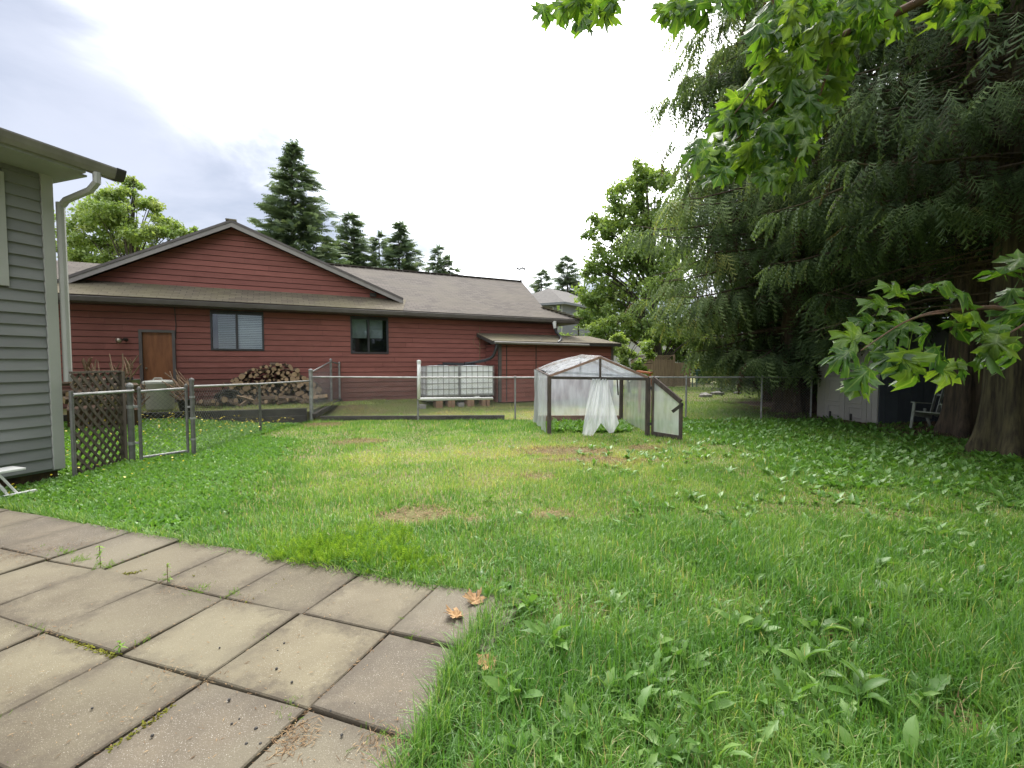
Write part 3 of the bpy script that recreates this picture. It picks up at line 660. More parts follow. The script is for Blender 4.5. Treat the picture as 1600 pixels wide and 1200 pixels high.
ang = np.linspace(0, 6.9, 30); m.tube([hw(c1-0.05+0.26*math.cos(a_)+0.01*a_, WR-0.06-0.004*i, 2.28+0.22*math.sin(a_)) for i, a_ in enumerate(ang)], 0.008, 5)
solo(m.build('coiled_cable', 'stick'), 'looped cable hanging on a pipe against the red wall', 'cable')
# ------------------------------------------------------------------ lean-to at the right end
LR = -0.62
l0, lzb = hp(779, 632, LR); l1, _ = hp(957, 600, LR); _, lze = hp(763, 534, LR-0.3)
print('lean-to', l0, l1, lzb, lze)
lt = thing('lean_to_shed', hw(l0+1.5, LR+0.5, 0.1), 'low red board lean-to with a mossy shingle roof built onto the house', 'shed')
LZB = max(lzb, 0.12)
m = MB(); wall_sheet(m, hw(0, LR, 0), HU, OUT, [(l0, l1, LZB, lze-0.05)])
m.beam(hw(l0+0.05, LR+0.08, (LZB+lze)/2), hw(l0+0.05, WR, (LZB+lze)/2), 0.1, lze-LZB-0.1); m.beam(hw(l1-0.05, LR+0.08, (LZB+lze)/2), hw(l1-0.05, WR+3, (LZB+lze)/2), 0.1, lze-LZB-0.1)
lw = m.build('wall', 'dark_end', lt)  # dark sheet behind the gaps draws the lean-to's lap shadows
boards(lw, 'plank', hw(0, LR, 0), HU, OUT, l0+0.11, l1-0.10, LZB, lze-0.06, 0.165, lambda z: 'red_board', cuts=2.2, gap=0.014, t0=0.03)
boards(lw, 'plank', hw(l0, LR, 0), HN, -HU, 0.06, WR-LR-0.06, LZB, lze-0.06, 0.165, lambda z: 'red_board', cuts=0, gap=0.014, t0=0.03)
for sx in (l0+0.05, l1-0.05):
    m = MB(); m.obox(hw(sx, LR-0.012, (LZB+lze)/2), HU*0.055, HN*0.025, UP*(lze-LZB-0.04)/2); m.build('corner_board', 'house_trim', lt)
for px_ in (791, 837):
    s_, _ = hp(px_, 560, LR)
    m = MB(); m.obox(hw(s_, LR-0.028, (LZB+lze)/2-0.03), HU*0.016, HN*0.006, UP*((lze-LZB)/2-0.06)); m.build('batten', 'dark_end', lt)
e0, e1 = l0-0.38, hp(970, 543, LR-0.3)[0]
t0_, tz0 = hp(755, 519, WR-0.05); t1_, tz1 = hp(943, 521, WR-0.05)
zt_ = lze+0.33
m = MB(); m.prism([hw(e0, LR-0.3, lze), hw(e1, LR-0.3, lze), hw(e1-0.5, WR-0.05, zt_), hw(e0, WR-0.05, zt_)], UP*0.05); lr = m.build('roof', 'shingles_mossy', lt)
m = MB(); m.prism([hw(e1+0.0, LR-0.3, lze), hw(e1-0.5, WR-0.05, zt_), hw(e1-0.5, WR+3, zt_), hw(e1, WR+3, lze)], UP*0.05); m.build('end_slope', 'shingles_mossy', lr)
m = MB(); m.beam(hw(e0, LR-0.32, lze-0.03), hw(e1, LR-0.32, lze-0.03), 0.03, 0.11); m.beam(hw(e0+0.01, LR-0.3, lze-0.03), hw(e0+0.01, WR-0.06, zt_-0.03), 0.03, 0.11); m.build('fascia', 'dark_end', lr)
m = MB(); m.tube([hw(e0+0.05, LR-0.38, lze-0.02), hw(e1-1.6, LR-0.38, lze-0.05)], 0.045, 8); m.build('gutter_pipe', 'gutter_grey', lr)
# downspout of the house onto that roof
s_, z_ = hp(865, 505, 0.0)
dsp = thing('downspout', hw(s_, 0.1, z_-0.6), 'white spout with black corrugated pipe dropping onto the lean-to roof', 'downspout')
m = MB(); m.tube([hw(s_, -0.05, ZE-0.13), hw(s_, -0.08, ZE-0.3), hw(s_+0.02, -0.08, ZE-0.42)], [0.075, 0.06, 0.05], 4); m.build('spout', 'white_plastic', dsp)
pts = [hw(s_+0.02, -0.08, ZE-0.40), hw(s_+0.05, -0.12, ZE-0.55), hw(s_+0.13, -0.2, ZE-0.68), hw(s_+0.05, -0.45, ZE-0.82), hw(s_-0.2, -0.75, ZE-0.93), hw(s_-0.4, -0.92, ZE-1.0)]
def spline(p, n):
    p = np.asarray(p, float); t = np.linspace(0, len(p)-1, n); out = []
    for q in t:
        i = min(int(q), len(p)-2); f = q-i
        p0, p1, p2, p3 = p[max(i-1, 0)], p[i], p[i+1], p[min(i+2, len(p)-1)]
        out.append(0.5*(2*p1+(p2-p0)*f+(2*p0-5*p1+4*p2-p3)*f*f+(3*p1-p0-3*p2+p3)*f**3))
    return np.array(out)
def corrugated(p, r, n=60): return spline(p, n), [r*(1.0 if i % 2 else 0.86) for i in range(n)]
m = MB(); q, rr = corrugated(pts, 0.055, 48); m.tube(q, rr, 8); m.build('hose', 'black_plastic', dsp)
# pipe from the lean-to gutter to the totes
# ------------------------------------------------------------------ two wrapped water totes on blocks
TR = -0.35
ta, tz_t = hp(666, 571, TR-0.5); tm, _ = hp(719.5, 600, TR-0.5); tb, _ = hp(773, 600, TR-0.5); _, tz_b = hp(700, 626, TR-0.5)
print('totes', ta, tm, tb, tz_t, tz_b)
def tote(sa, sb2, lab):
    w = (sb2-sa)/2-0.02; sc = (sa+sb2)/2; dpt_ = 0.46
    t = thing('water_tote', hw(sc, TR, tz_b), lab, 'water tank', 'caged water totes by the red wall')
    zb, zt = tz_b+0.16, tz_t-0.03
    # bladder: lumpy rounded block
    k = 9; P = []; Fq = []
    def face(o_, ux, uy, nn):
        i0 = len(P)
        for j in range(k):
            for i in range(k):
                a_, b_ = i/(k-1)*2-1, j/(k-1)*2-1
                e = max(abs(a_), abs(b_)); bul = 0.025*(1-a_*a_)*(1-b_*b_)+(rnd(-0.010, 0.010) if e < 0.99 else 0)
                P.append(o_+ux*a_+uy*b_+nn*bul)
        for j in range(k-1):
            for i in range(k-1): Fq.append((i0+j*k+i, i0+j*k+i+1, i0+(j+1)*k+i+1, i0+(j+1)*k+i))
    cc = hw(sc, TR, (zb+zt)/2); ux, uy, uz = HU*(w-0.03), HN*(dpt_-0.03), UP*(zt-zb)/2
    face(cc-uy, ux, uz, -HN); face(cc+uy, -ux, uz, HN); face(cc+ux, uy, uz, HU); face(cc-ux, -uy, uz, -HU); face(cc+uz, ux, uy, UP); face(cc-uz, ux, -uy, -UP)
    m = MB(); m.add(P, Fq); m.build('tank', 'foil', t, smooth=True)
    m = MB(); cap_s = sc+rnd(-0.1, 0.1); m.lathe(hw(cap_s, TR, zt), [(0.12, 0.02), (0.12, 0.06), (0.0, 0.065)], 14, False); m.build('lid', 'black_plastic', t)
    # cage bars
    for i in range(6):
        z = zb+0.03+(zt-zb-0.03)*i/5
        m = MB(); c4 = [hw(sc+a_*w, TR+b_*dpt_, z) for a_, b_ in ((-1, -1), (1, -1), (1, 1), (-1, 1), (-1, -1))]
        [m.beam(c4[q_], c4[q_+1], 0.016, 0.016) for q_ in range(4)]
        m.build('cage_bar', 'galvanised', t)
    for i in range(7):
        s_ = sc-w+2*w*i/6
        m = MB(); m.beam(hw(s_, TR-dpt_-0.014, tz_b+0.1), hw(s_, TR-dpt_-0.014, zt+0.02), 0.016, 0.014); m.build('cage_bar', 'galvanised', t)
    for sgn in (-1, 1):
        for b_ in (-0.5, 0, 0.5):
            m = MB(); m.beam(hw(sc+sgn*(w+0.014), TR+b_*dpt_*1.6, tz_b+0.1), hw(sc+sgn*(w+0.014), TR+b_*dpt_*1.6, zt), 0.014, 0.016); m.build('cage_bar', 'galvanised', t)
    for a_ in (-0.75, 0, 0.75):
        m = MB(); m.obox(hw(sc+a_*w, TR, tz_b+0.065), HU*0.09, HN*dpt_*0.95, UP*0.055); m.build('pallet_foot', 'black_plastic' if a_ else 'foil', t, bevel=0.01)
    m = MB(); m.obox(hw(sc, TR, tz_b+0.012), HU*w, HN*dpt_, UP*0.010); m.obox(hw(sc, TR, tz_b+0.135), HU*w, HN*dpt_*0.98, UP*0.012); m.build('pallet_deck', 'galvanised', t)
    return t
tote(ta, tm, 'foil wrapped water tote in a wire cage, the one beside the standing white pipe')
tote(tm, tb, 'foil wrapped water tote in a wire cage, the one against the lean-to corner')
for i, px_ in enumerate((684, 689, 703, 708, 733, 738, 756, 763, 661, 721)):
    s_, _ = hp(px_, 630, TR-0.45); zg = float(hz(*hw(s_, TR-0.4, 0)[:2]))-0.02
    m = MB(); m.obox(hw(s_, TR-0.30+rnd(-.05, .03), (zg+tz_b)/2), HU*0.055, HN*0.16, UP*(tz_b-zg)/2*(1 if i < 8 else 0.6)-UP*0.0)
    if i >= 8: m = MB(); m.obox(hw(s_, TR-0.35, zg+0.07), HU*0.10, HN*0.1, UP*0.07)
    solo(m.build('support_block', 'block' if i < 8 else 'stone'), 'reddish wooden block propping up the water totes' if i < 8 else 'rough grey stone lying beneath the water totes', 'block' if i < 8 else 'stone', 'blocks under the totes' if i < 8 else 'stones under the totes')
# pipe along the tote tops
m = MB(); q, rr = corrugated([hw(l0-0.22, LR-0.36, lze-0.05), hw(l0-0.24, LR-0.3, lze-0.25), hw(l0-0.34, LR-0.1, lze-0.55), hw(tm+0.75, TR, tz_t+0.10), hw(tm+0.35, TR, tz_t+0.04)], 0.058, 60); m.tube(q, rr, 8)
solo(m.build('drain_hose', 'black_plastic'), 'black corrugated hose curving from the lean-to gutter to the totes', 'hose')
m = MB(); m.tube([hw(tm-0.4, TR+0.1, tz_t+0.05), hw(tm+0.6, TR+0.1, tz_t+0.03)], 0.045, 8); solo(m.build('black_pipe', 'black_plastic'), 'straight black pipe lying on top of the water totes', 'pipe')
# white pipe: riser on the fence post and run in front of the totes
pv_ = thing('white_pipe', (FENCE_A[0]+2.9, 12.2, 0.4), 'white plastic pipe standing at a fence post with a level run before the totes', 'pipe')
yf = 12.22; a_ = at(654.5, 623, yf); b_ = at(654.5, 566, yf); e_ = at(770, 622.5, yf+0.75)
m = MB(); m.tube([a_, b_], 0.045, 10); m.build('riser', 'white_plastic', pv_, smooth=True)
m = MB(); m.lathe(b_-UP*0.03, [(0.056, 0), (0.056, 0.06), (0.04, 0.085), (0, 0.09)], 10, False); m.build('cap', 'white_plastic', pv_)
m = MB(); m.tube([a_, a_+(e_-a_)*0.03-UP*0.01, e_], 0.040, 10); m.build('run', 'white_plastic', pv_, smooth=True)
# vane on the roof
s_, z_ = hp(814, 437, RR+0.3); k_ = hw(s_, RR+0.3, ZE+MS*RR-0.15)
vn = thing('weather_vane', k_, 'thin weather vane mast standing on the roof ridge', 'weather vane')
m = MB(); m.tube([k_-UP*0.2, k_+UP*1.25], 0.032, 5); m.build('mast', 'dark_end', vn)
for dv in (HU, HN):
    m = MB(); m.tube([k_+UP*0.85-dv*0.2, k_+UP*0.85+dv*0.2], 0.014, 5)
    for sg in (-1, 1): m.obox(k_+UP*0.85+dv*sg*0.2, HU*0.03, HN*0.03, UP*0.05)
    m.build('direction_arm', 'dark_end', vn)
# ------------------------------------------------------------------ terrace behind the left fence, its timbers
TB = np.array([*TER_B, 0]); TA = np.array([*TER_A, 0])
TZ = 0.34
tw_s, _ = hp(532, 620, WR)
pol = [TA, TB, hw(tw_s, WR-0.03, 0), hw(S_L, WR-0.03, 0)]
m = MB(); m.prism([np.array([p[0], p[1], TZ if i != 1 else 0.24]) for i, p in enumerate(pol)], UP*-0.6)
ter = m.build('terrace', 'soil'); tag(ter, kind='structure')
dv = (TB-TA)/np.linalg.norm(TB-TA); dn = np.array([dv[1], -dv[0], 0])
for i, (zc, lab) in enumerate(((0.27, 'dark weathered timber edging the raised terrace, topmost'), (0.09, 'dark weathered timber edging the raised terrace, lower, half sunk in weeds'))):
    m = MB()
    m.obox((TA+TB)/2+dn*(0.05+0.02*i)+UP*(zc-0.02), dv*np.linalg.norm(TB-TA)/2, dn*0.05, UP*0.095)
    solo(m.build('edging_timber', 'dark_timber', bevel=0.01), lab, 'timber')
fa, fb_ = FENCE_A, FENCE_B
m = MB(); m.beam(fa+np.array([0.2, 0.10, 0.04]), np.array([-0.2, 12.5, 0.05]), 0.12, 0.13); solo(m.build('edging_timber', 'dark_timber'), 'long dark timber lying along the foot of the wire fence', 'timber')
m = MB(); m.beam(TB+UP*0.12+np.array([0.12, 0.1, 0]), hw(tw_s, WR-0.15, 0.30), 0.09, 0.12); solo(m.build('edging_timber', 'dark_timber'), 'short dark timber running up from the corner post to the house', 'timber')
# bin
bp_ = gp(246, 641, TZ); bp_[1] += 0.1
bn = thing('storage_bin', bp_, 'pale plastic bin with a round lid standing on the terrace before the door', 'bin')
m = MB(); m.lathe(bp_, [(0.26, 0), (0.29, 0.05), (0.32, 0.62), (0.335, 0.64), (0.335, 0.68), (0.30, 0.68)], 24); m.build('body', 'bin_plastic', bn, smooth=True)
m = MB(); m.lathe(bp_+UP*0.68, [(0.35, -0.02), (0.35, 0.03), (0.30, 0.055), (0.12, 0.075), (0, 0.078)], 24, False); m.build('lid', 'bin_plastic', bn)
m = MB(); m.tube([bp_+np.array([-0.12, -0.05, 0.755]), bp_+np.array([-0.08, -0.05, 0.80]), bp_+np.array([0.08, -0.05, 0.80]), bp_+np.array([0.12, -0.05, 0.755])], 0.015, 6); m.build('handle', 'bin_plastic', bn)
# firewood
LOGS = []
for k in range(6):                        # split and round logs
    m = MB(); n_ = 7 if k < 3 else 4; r0 = 1.0
    aa = np.sort(rnd(0, 6.283, n_)) if k >= 3 else np.linspace(0, 6.283, n_+1)[:-1]
    rr_ = rnd(0.75, 1.1, n_)
    ring = np.stack([np.cos(aa)*rr_, np.zeros(n_), np.sin(aa)*rr_], 1)
    a_ = ring.copy(); a_[:, 1] = -1; b_ = ring*rnd(0.9, 1.05); b_[:, 1] = 1
    me = bpy.data.meshes.new('log'); fcs = [(i, (i+1) % n_, n_+(i+1) % n_, n_+i) for i in range(n_)]+[tuple(range(n_-1, -1, -1)), tuple(range(n_, 2*n_))]
    me.from_pydata(np.vstack([a_, b_]).tolist(), [], fcs); me.materials.append(MATS['log_bark']); me.materials.append(MATS['log_end'])
    me.polygons[n_].material_index = 1; me.polygons[n_+1].material_index = 1
    if k >= 3: me.polygons[0].material_index = 1
    LOGS.append(me)
def log(pos, yaw, r, hl, lab, grp, pitch=0.0, kind=None):
    o = bpy.data.objects.new('firewood_log', LOGS[int(rng.integers(6)) if kind is None else kind]); COL.objects.link(o)
    o.location = [float(q) for q in pos]; o.rotation_euler = (pitch, rnd(0, 6.28), yaw); o.scale = (r, hl, r)
    tag(o, lab, 'log', grp)
yaw0 = math.atan2(HN[1], HN[0])-math.pi/2
prof_px = [(340, 610), (358, 598), (374, 590), (392, 578), (410, 571), (432, 567), (452, 569), (466, 582), (480, 592), (497, 606)]
ps = [hp(p, q, 0.15) for p, q in prof_px]
sx, sz = np.array([p[0] for p in ps]), np.array([p[1] for p in ps])
s_ = sx[0]
while s_ < sx[-1]:
    top_z = np.interp(s_, sx, sz); z = TZ+0.05; rr_ = rnd(0.045, 0.085)
    while z < top_z:
        small = (z > TZ+0.25 and 0.25 < (s_-sx[0])/(sx[-1]-sx[0]) < 0.68)
        r_ = rnd(0.035, 0.06) if small else rnd(0.055, 0.095)
        log(hw(s_+rnd(-0.03, 0.03), 0.10+rnd(-0.13, 0.05), z), yaw0+rnd(-0.3, 0.3), r_, rnd(0.2, 0.28), 'split firewood log in the heap against the red wall', 'firewood heap logs', rnd(-0.12, 0.12))
        z += r_*1.45
    s_ += 0.105
for i in range(34):                       # loose ones tumbled at the foot
    s_ = rnd(sx[0]-0.5, sx[-1]+0.1); r_ = rnd(0.05, 0.085)
    log(hw(s_, rnd(-0.65, -0.2), TZ+r_*rnd(0.7, 2.6)), rnd(0, 3.14), r_, rnd(0.15, 0.24), 'loose firewood log tumbled at the foot of the heap', 'tumbled firewood logs', rnd(-0.5, 0.5))
# curled mat at the left end of the heap
rs_, rz_ = hp(357, 598, -0.2)
cm = thing('rolled_mat', hw(rs_, -0.15, TZ), 'dark rolled up mat curled at the end of the firewood heap', 'mat')
for k in range(4):
    m = MB(); r0 = 0.09+0.055*k; P = []
    an = np.linspace(0.2, 3.6, 14)
    for t_ in (0, 0.018):
        for a_ in an:
            for yy in (-0.42, 0.1): P.append(hw(rs_-(r0+t_)*1.25*math.cos(a_), -0.15+yy, TZ+0.18+(r0+t_)*math.sin(a_)*0.95))
    n2 = len(an)*2
    fq = [(i*2, i*2+1, i*2+3, i*2+2) for i in range(len(an)-1)]+[(n2+i*2, n2+i*2+2, n2+i*2+3, n2+i*2+1) for i in range(len(an)-1)]+[(i*2, i*2+2, n2+i*2+2, n2+i*2) for i in range(len(an)-1)]
    m.add(P, fq); m.build('layer', 'dark_timber', cm, smooth=True)
# sticks, buckets and wood stack behind the lattice
def sticks(n, f_pos, f_dir, f_len, lab, grp, rad=(0.008, 0.02)):
    for i in range(n):
        p = f_pos(); d = nrm(np.asarray(f_dir(), float)); L_ = f_len(); q = p+d*L_; mid = (p+q)/2+rng.normal(size=3)*0.03*L_
        m = MB(); r_ = rnd(*rad); m.tube([p, mid, q], [r_, r_*0.85, r_*0.6], 5); solo(m.build('stick', 'stick'), lab, 'stick', grp)
def tp(px, py, Y, z=None):
    q = at(px, py, Y); return q
sticks(30, lambda: tp(rnd(120, 205), rnd(584, 596), rnd(9.6, 10.2)), lambda: (rnd(-0.7, 0.7), rnd(-.2, .5), 1), lambda: rnd(0.2, 0.55), 'bare prunings sticking up from the pile behind the lattice', 'sticks behind the lattice')
sticks(24, lambda: tp(rnd(203, 228), rnd(600, 640), rnd(10.6, 11.0)), lambda: (rnd(-1, 0.3), rnd(-.4, .4), rnd(0.1, 1.4)), lambda: rnd(0.25, 0.6), 'dead twig in the tangle left of the pale bin', 'twigs left of the bin')
sticks(30, lambda: tp(rnd(276, 300), rnd(600, 632), rnd(11.2, 11.7)), lambda: (rnd(-0.9, -0.3), rnd(0, .4), rnd(0.4, 0.8)), lambda: rnd(0.3, 0.6), 'dead branch in the bundle leaning right of the pale bin', 'branches right of the bin', (0.012, 0.025))
for i in range(36):
    px_ = rnd(108, 200); py_ = rnd(592, 632)
    log(at(px_, py_, rnd(9.75, 10.1)), rnd(-0.3, 0.3), rnd(0.05, 0.085), 0.25, 'pale split log in the stack behind the lattice', 'logs behind the lattice', rnd(-.1, .1))
for (px_, py_, w_, lab) in ((191, 601, 0.2, 'black plastic bucket lying by the stacked logs'), (205, 604, 0.17, 'grey metal pail beside the black bucket'), (292, 634, 0.2, 'black plastic tub half hidden under the branches')):
    p = at(px_, py_, 10.3 if px_ < 250 else 11.6)
    m = MB(); m.lathe(p-UP*0.12, [(w_*0.75, 0), (w_, 0.28), (w_*1.05, 0.28), (w_*0.93, 0.27), (w_*0.7, 0.03)], 16, True); solo(m.build('bucket', 'galvanised' if px_ == 205 else 'black_plastic', smooth=True), lab, 'bucket')
m = MB(); m.prism([np.array([*at(104, 634, 9.7)[:2], 0.05]), np.array([*at(215, 634, 9.9)[:2], 0.05]), np.array([*at(215, 620, 11)[:2], 0.05]), np.array([*at(104, 620, 11)[:2], 0.05])], UP*0.48)
tag(m.build('wood_bank', 'litter_soil'), kind='structure')
# ------------------------------------------------------------------ chain-link fences
def chain(parent, A, B, z0a, z1a, z0b, z1b, pitch=0.075, r=0.0017, m='wire'):
    A = np.asarray(A, float); B = np.asarray(B, float); L_ = float(np.linalg.norm((B-A)[:2])); d = (B-A)/np.linalg.norm(B-A); d[2] = 0
    nn = np.array([-d[1], d[0], 0]); hgt = (z1a-z0a+z1b-z0b)/2
    V = []; Fq = []; n = 0
    def pt(s, f): return A+d*s+UP*((z0a+(z0b-z0a)*s/L_)*(1-f)+(z1a+(z1b-z1a)*s/L_)*f-A[2])
    for sg in (1, -1):
        k = -int(hgt/pitch)-1
        while k*pitch < L_+hgt:
            s0 = k*pitch; s1 = s0+sg*hgt
            lo = (s0, 0.0); hi = (s1, 1.0)
            def clip(p, q):
                t0, t1 = 0.0, 1.0
                for lim, up_ in ((0, True), (L_, False)):
                    a_, b_ = p[0]-lim, q[0]-lim
                    if not up_: a_, b_ = -a_, -b_
                    if a_ < 0 and b_ < 0: return None
                    if a_ < 0: t0 = max(t0, a_/(a_-b_))
                    elif b_ < 0: t1 = min(t1, a_/(a_-b_))
                return (t0, t1) if t1 > t0+0.01 else None
            c = clip(lo, hi)
            if c:
                P = [pt(lo[0]+(hi[0]-lo[0])*t, t)+nn*0.003*sg for t in c]
                dd = nrm(P[1]-P[0]); sd_ = np.cross(dd, nn)
                for p in P:
                    for q in range(3): V.append(p+r*(sd_*math.cos(2.094*q)+nn*math.sin(2.094*q)))
                Fq += [(n+q, n+(q+1) % 3, n+3+(q+1) % 3, n+3+q) for q in range(3)]; n += 6
            k += 1
    return bulk('wire_mesh', np.array(V), [np.array(Fq)], m, parent)
def post(parent, p, z0, z1, r=0.03, name='post', mt='galvanised'):
    m = MB(); m.tube([np.array([p[0], p[1], z0]), np.array([p[0], p[1], z1])], r, 10); o = m.build(name, mt, parent, smooth=False)
    c = MB(); c.lathe(np.array([p[0], p[1], z1-0.01]), [(r*1.18, 0), (r*1.18, 0.025), (r*0.8, 0.05), (0, 0.06)], 10, False); c.build('post_cap', mt, o)
    return o
def rail(parent, pts, r=0.021, name='top_rail', mt='galvanised'):
    m = MB(); m.tube(pts, r, 8); return m.build(name, mt, parent)
def bands(parent, p, zs, r, nm='band'):
    for z in zs:
        m = MB(); m.lathe(np.array([p[0], p[1], z]), [(r, 0), (r, 0.03)], 10); m.build(nm, 'galvanised', parent)
V3 = lambda p, z: np.array([p[0], p[1], z])
g207, g221, g294, g303, g407 = gp(207, 723), gp(221, 722), gp(294, 711), gp(303, 711), gp(407, 671)
g407 = np.array([-5.52, 10.2, 0]); g103 = GC+RT*0.12+FW*0.02
# side fence from latch post to corner
fs = thing('wire_fence', (g303+FENCE_A)/2, 'chain-link side fence running from the gate latch post to the corner post', 'fence')
zl = at(303, 595, g303[1])[2]; zc = at(487, 579, FENCE_A[1])[2]
p1 = post(fs, g303, -0.1, zl, 0.034, mt='old_steel'); bands(p1, g303, (0.25, 0.6, 0.95), 0.042)
post(fs, g407, -0.1, at(407, 603, g407[1])[2], 0.026, mt='old_steel')
p2 = post(fs, FENCE_A, -0.1, zc, 0.05); bands(p2, FENCE_A, (0.2, 0.5, 0.8, 1.05), 0.056)
zr0 = at(306, 604, g303[1])[2]; zr1 = at(407, 600, g407[1])[2]; zr2 = at(484, 595, FENCE_A[1])[2]
rail(fs, [V3(g303, zr0), V3(g407, zr1), V3(FENCE_A, zr2)])
chain(fs, g303, g407, 0.02, zr0, 0.02, zr1); chain(fs, g407, FENCE_A, 0.02, zr1, 0.02, zr2)
# back fence
fk = thing('wire_fence', (FENCE_A+FENCE_B)/2, 'long chain-link fence across the back of the lawn, behind the greenhouse', 'fence')
fdir = (FENCE_B-FENCE_A)/np.linalg.norm(FENCE_B-FENCE_A)
def on_fence(px):
    d = ray(px, 620); n_ = np.array([-fdir[1], fdir[0], 0]); t = ((FENCE_A-CAM)@n_)/(d@n_); return np.array([d[0]*t, d[1]*t, 0])
zb_ = 1.13
fp = [FENCE_A]+[on_fence(px_) for px_ in (653, 805, 940, 1072, 1190)]+[FENCE_B]
for i, p in enumerate(fp[1:]): post(fk, p, -0.05, zb_+0.0, 0.024)
rail(fk, [V3(p, zb_+(0.02 if i == 0 else 0)) for i, p in enumerate(fp)])
for i in range(len(fp)-1): chain(fk, fp[i], fp[i+1], 0.03, zb_, 0.03, zb_)
# short fence up to the house
q0 = FENCE_A; q1 = gp(518, 629, 0.28); q2 = gp(531, 627, 0.28); q1[2] = q2[2] = 0
zq1 = at(518, 564, q1[1])[2]; zq2 = at(531, 566, q2[1])[2]
fh = thing('wire_fence', (q0+q1)/2, 'short chain-link fence climbing from the corner post to the red house wall', 'fence')
pp = post(fh, q1, 0.1, zq1+0.03, 0.035); bands(pp, q1, (0.6, 1.0, 1.4), 0.042); post(fh, q2, 0.1, zq2-0.03, 0.03)
rail(fh, [V3(q0, zc-0.05), V3(q1, zq1-0.02), V3(q2, zq2-0.06)])
chain(fh, q0, q1, 0.1, zc-0.05, 0.32, zq1-0.02, 0.06); chain(fh, q1, q2, 0.32, zq1-0.02, 0.34, zq2-0.06, 0.06)
# gate
gt = thing('wire_gate', (g221+g294)/2, 'narrow chain-link gate in a tubular frame between the lattice and the side fence', 'gate')
za, zb2 = at(221, 612, g221[1])[2], at(294, 607, g294[1])[2]
post(gt, g221, 0.04, za+0.03, 0.024, 'stile', 'old_steel'); post(gt, g294, 0.04, zb2+0.03, 0.022, 'stile', 'old_steel')
rail(gt, [V3(g221, za), V3(g294, zb2)], 0.02); rail(gt, [V3(g221, 0.07), V3(g294, 0.07)], 0.02, 'bottom_rail')
chain(gt, g221, g294, 0.07, za, 0.07, zb2, 0.07)
hp_ = thing('gate_post', g207, 'thick steel gate post beside the wooden lattice', 'post')
m = MB(); m.tube([V3(g207, -0.1), V3(g207, 1.17)], 0.042, 12); m.build('shaft', 'old_steel', hp_)
m = MB(); m.lathe(V3(g207, 1.16), [(0.048, 0), (0.048, 0.03), (0.03, 0.06), (0, 0.065)], 12, False); m.build('cap', 'galvanised', hp_)
for z in (0.3, 0.86):
    m = MB(); m.beam(V3(g207, z), V3(g221, z), 0.03, 0.03); m.lathe(V3(g207, z-0.025), [(0.05, 0), (0.05, 0.05)], 10); m.build('hinge', 'galvanised', hp_)
m = MB(); m.beam(V3(g294, 0.8), V3(g303, 0.8), 0.02, 0.03); m.build('latch', 'galvanised', gt)
# lattice panel with its rail
lt_a = g103+np.array([0.02, 0.02, 0]); lt_b = gp(194, 724)+np.array([-0.03, 0.02, 0])
zla, zlb = at(103, 586, lt_a[1])[2], at(192, 587, lt_b[1])[2]
lp = thing('lattice_panel', (lt_a+lt_b)/2, 'weathered wooden lattice panel filling the gap by the grey house corner', 'lattice')
ld = (lt_b-lt_a); LL = float(np.linalg.norm(ld)); ld /= LL; ln = np.array([-ld[1], ld[0], 0])
for sg in (1, -1):
    hh_ = 1.36
    k = -14
    while k < 30:
        s0 = k*0.15; a_, b_ = (s0, 0.02), (s0+sg*hh_, hh_+0.02)
        t0, t1 = 0.0, 1.0
        dx = b_[0]-a_[0]
        ts = sorted(((0-a_[0])/dx, (LL-a_[0])/dx)); t0, t1 = max(0, ts[0]), min(1, ts[1])
        if t1-t0 > 0.05:
            P = lambda t: lt_a+ld*(a_[0]+dx*t)+UP*(a_[1]+(b_[1]-a_[1])*t)+ln*0.006*sg
            if P(t1)[2] > 0:
                m = MB(); m.beam(P(t0), P(t1), 0.040, 0.010, up=ln)
                m.build('slat', 'old_wood', lp)
        k += 1
m = MB(); m.beam(V3(lt_a, 1.40), V3(lt_b, 1.40), 0.04, 0.03); m.build('top_cap', 'old_wood', lp)
m = MB(); m.obox(V3(lt_b, 0.68)+ld*0.03, ld*0.03, ln*0.03, UP*0.72); m.build('post', 'old_wood', lp)
lr_ = thing('fence_rail', (g103+g207)/2, 'short galvanised rail across the front of the wooden lattice', 'rail')
m = MB(); m.tube([V3(g103, at(104, 617, g103[1])[2])-ln*0.05, V3(g207, at(205, 611, g207[1])[2])-ln*0.05], 0.022, 8); m.build('tube', 'galvanised', lr_)
m = MB(); m.tube([V3(g103, 0)-ln*0.03, V3(g103, 1.16)-ln*0.03], 0.024, 8); m.build('post', 'old_steel', lr_)
# ------------------------------------------------------------------ greenhouse
FLp, FRp, BLp, BRp = gp(858, 677), np.array([2.84, 9.75, 0]), np.array([0.62, 11.92, 0]), np.array([2.80, 11.95, 0])
zFL, zFR, zBL, zBR = 1.235, 1.215, 1.34, 1.22
PKF = at(938, 558.5, (FLp[1]+FRp[1])/2); PKB = at(907, 556, 11.93)
ghs = thing('greenhouse', (FLp+BRp)/2, 'small homemade wooden greenhouse covered in torn plastic film on the lawn', 'greenhouse')
def bar(name, a, b, w=0.05, h=0.05, mt='frame_wood'):
    m = MB(); m.beam(a, b, w, h); return m.build(name, mt, ghs, bevel=0.004)
for p, z in ((FLp, zFL), (FRp, zFR), (BLp, zBL), (BRp, zBR)): bar('post', V3(p, -0.05), V3(p, z), 0.085, 0.085)
bar('plate', V3(FLp, zFL-0.03), V3(FRp, zFR-0.03), 0.05, 0.06, 'dark_timber'); bar('plate', V3(BLp, zBL-0.03), V3(BRp, zBR-0.03), 0.05, 0.055, 'dark_timber')
bar('side_plate', V3(FLp, zFL), V3(BLp, zBL)); bar('side_plate', V3(FRp, zFR), V3(BRp, zBR))
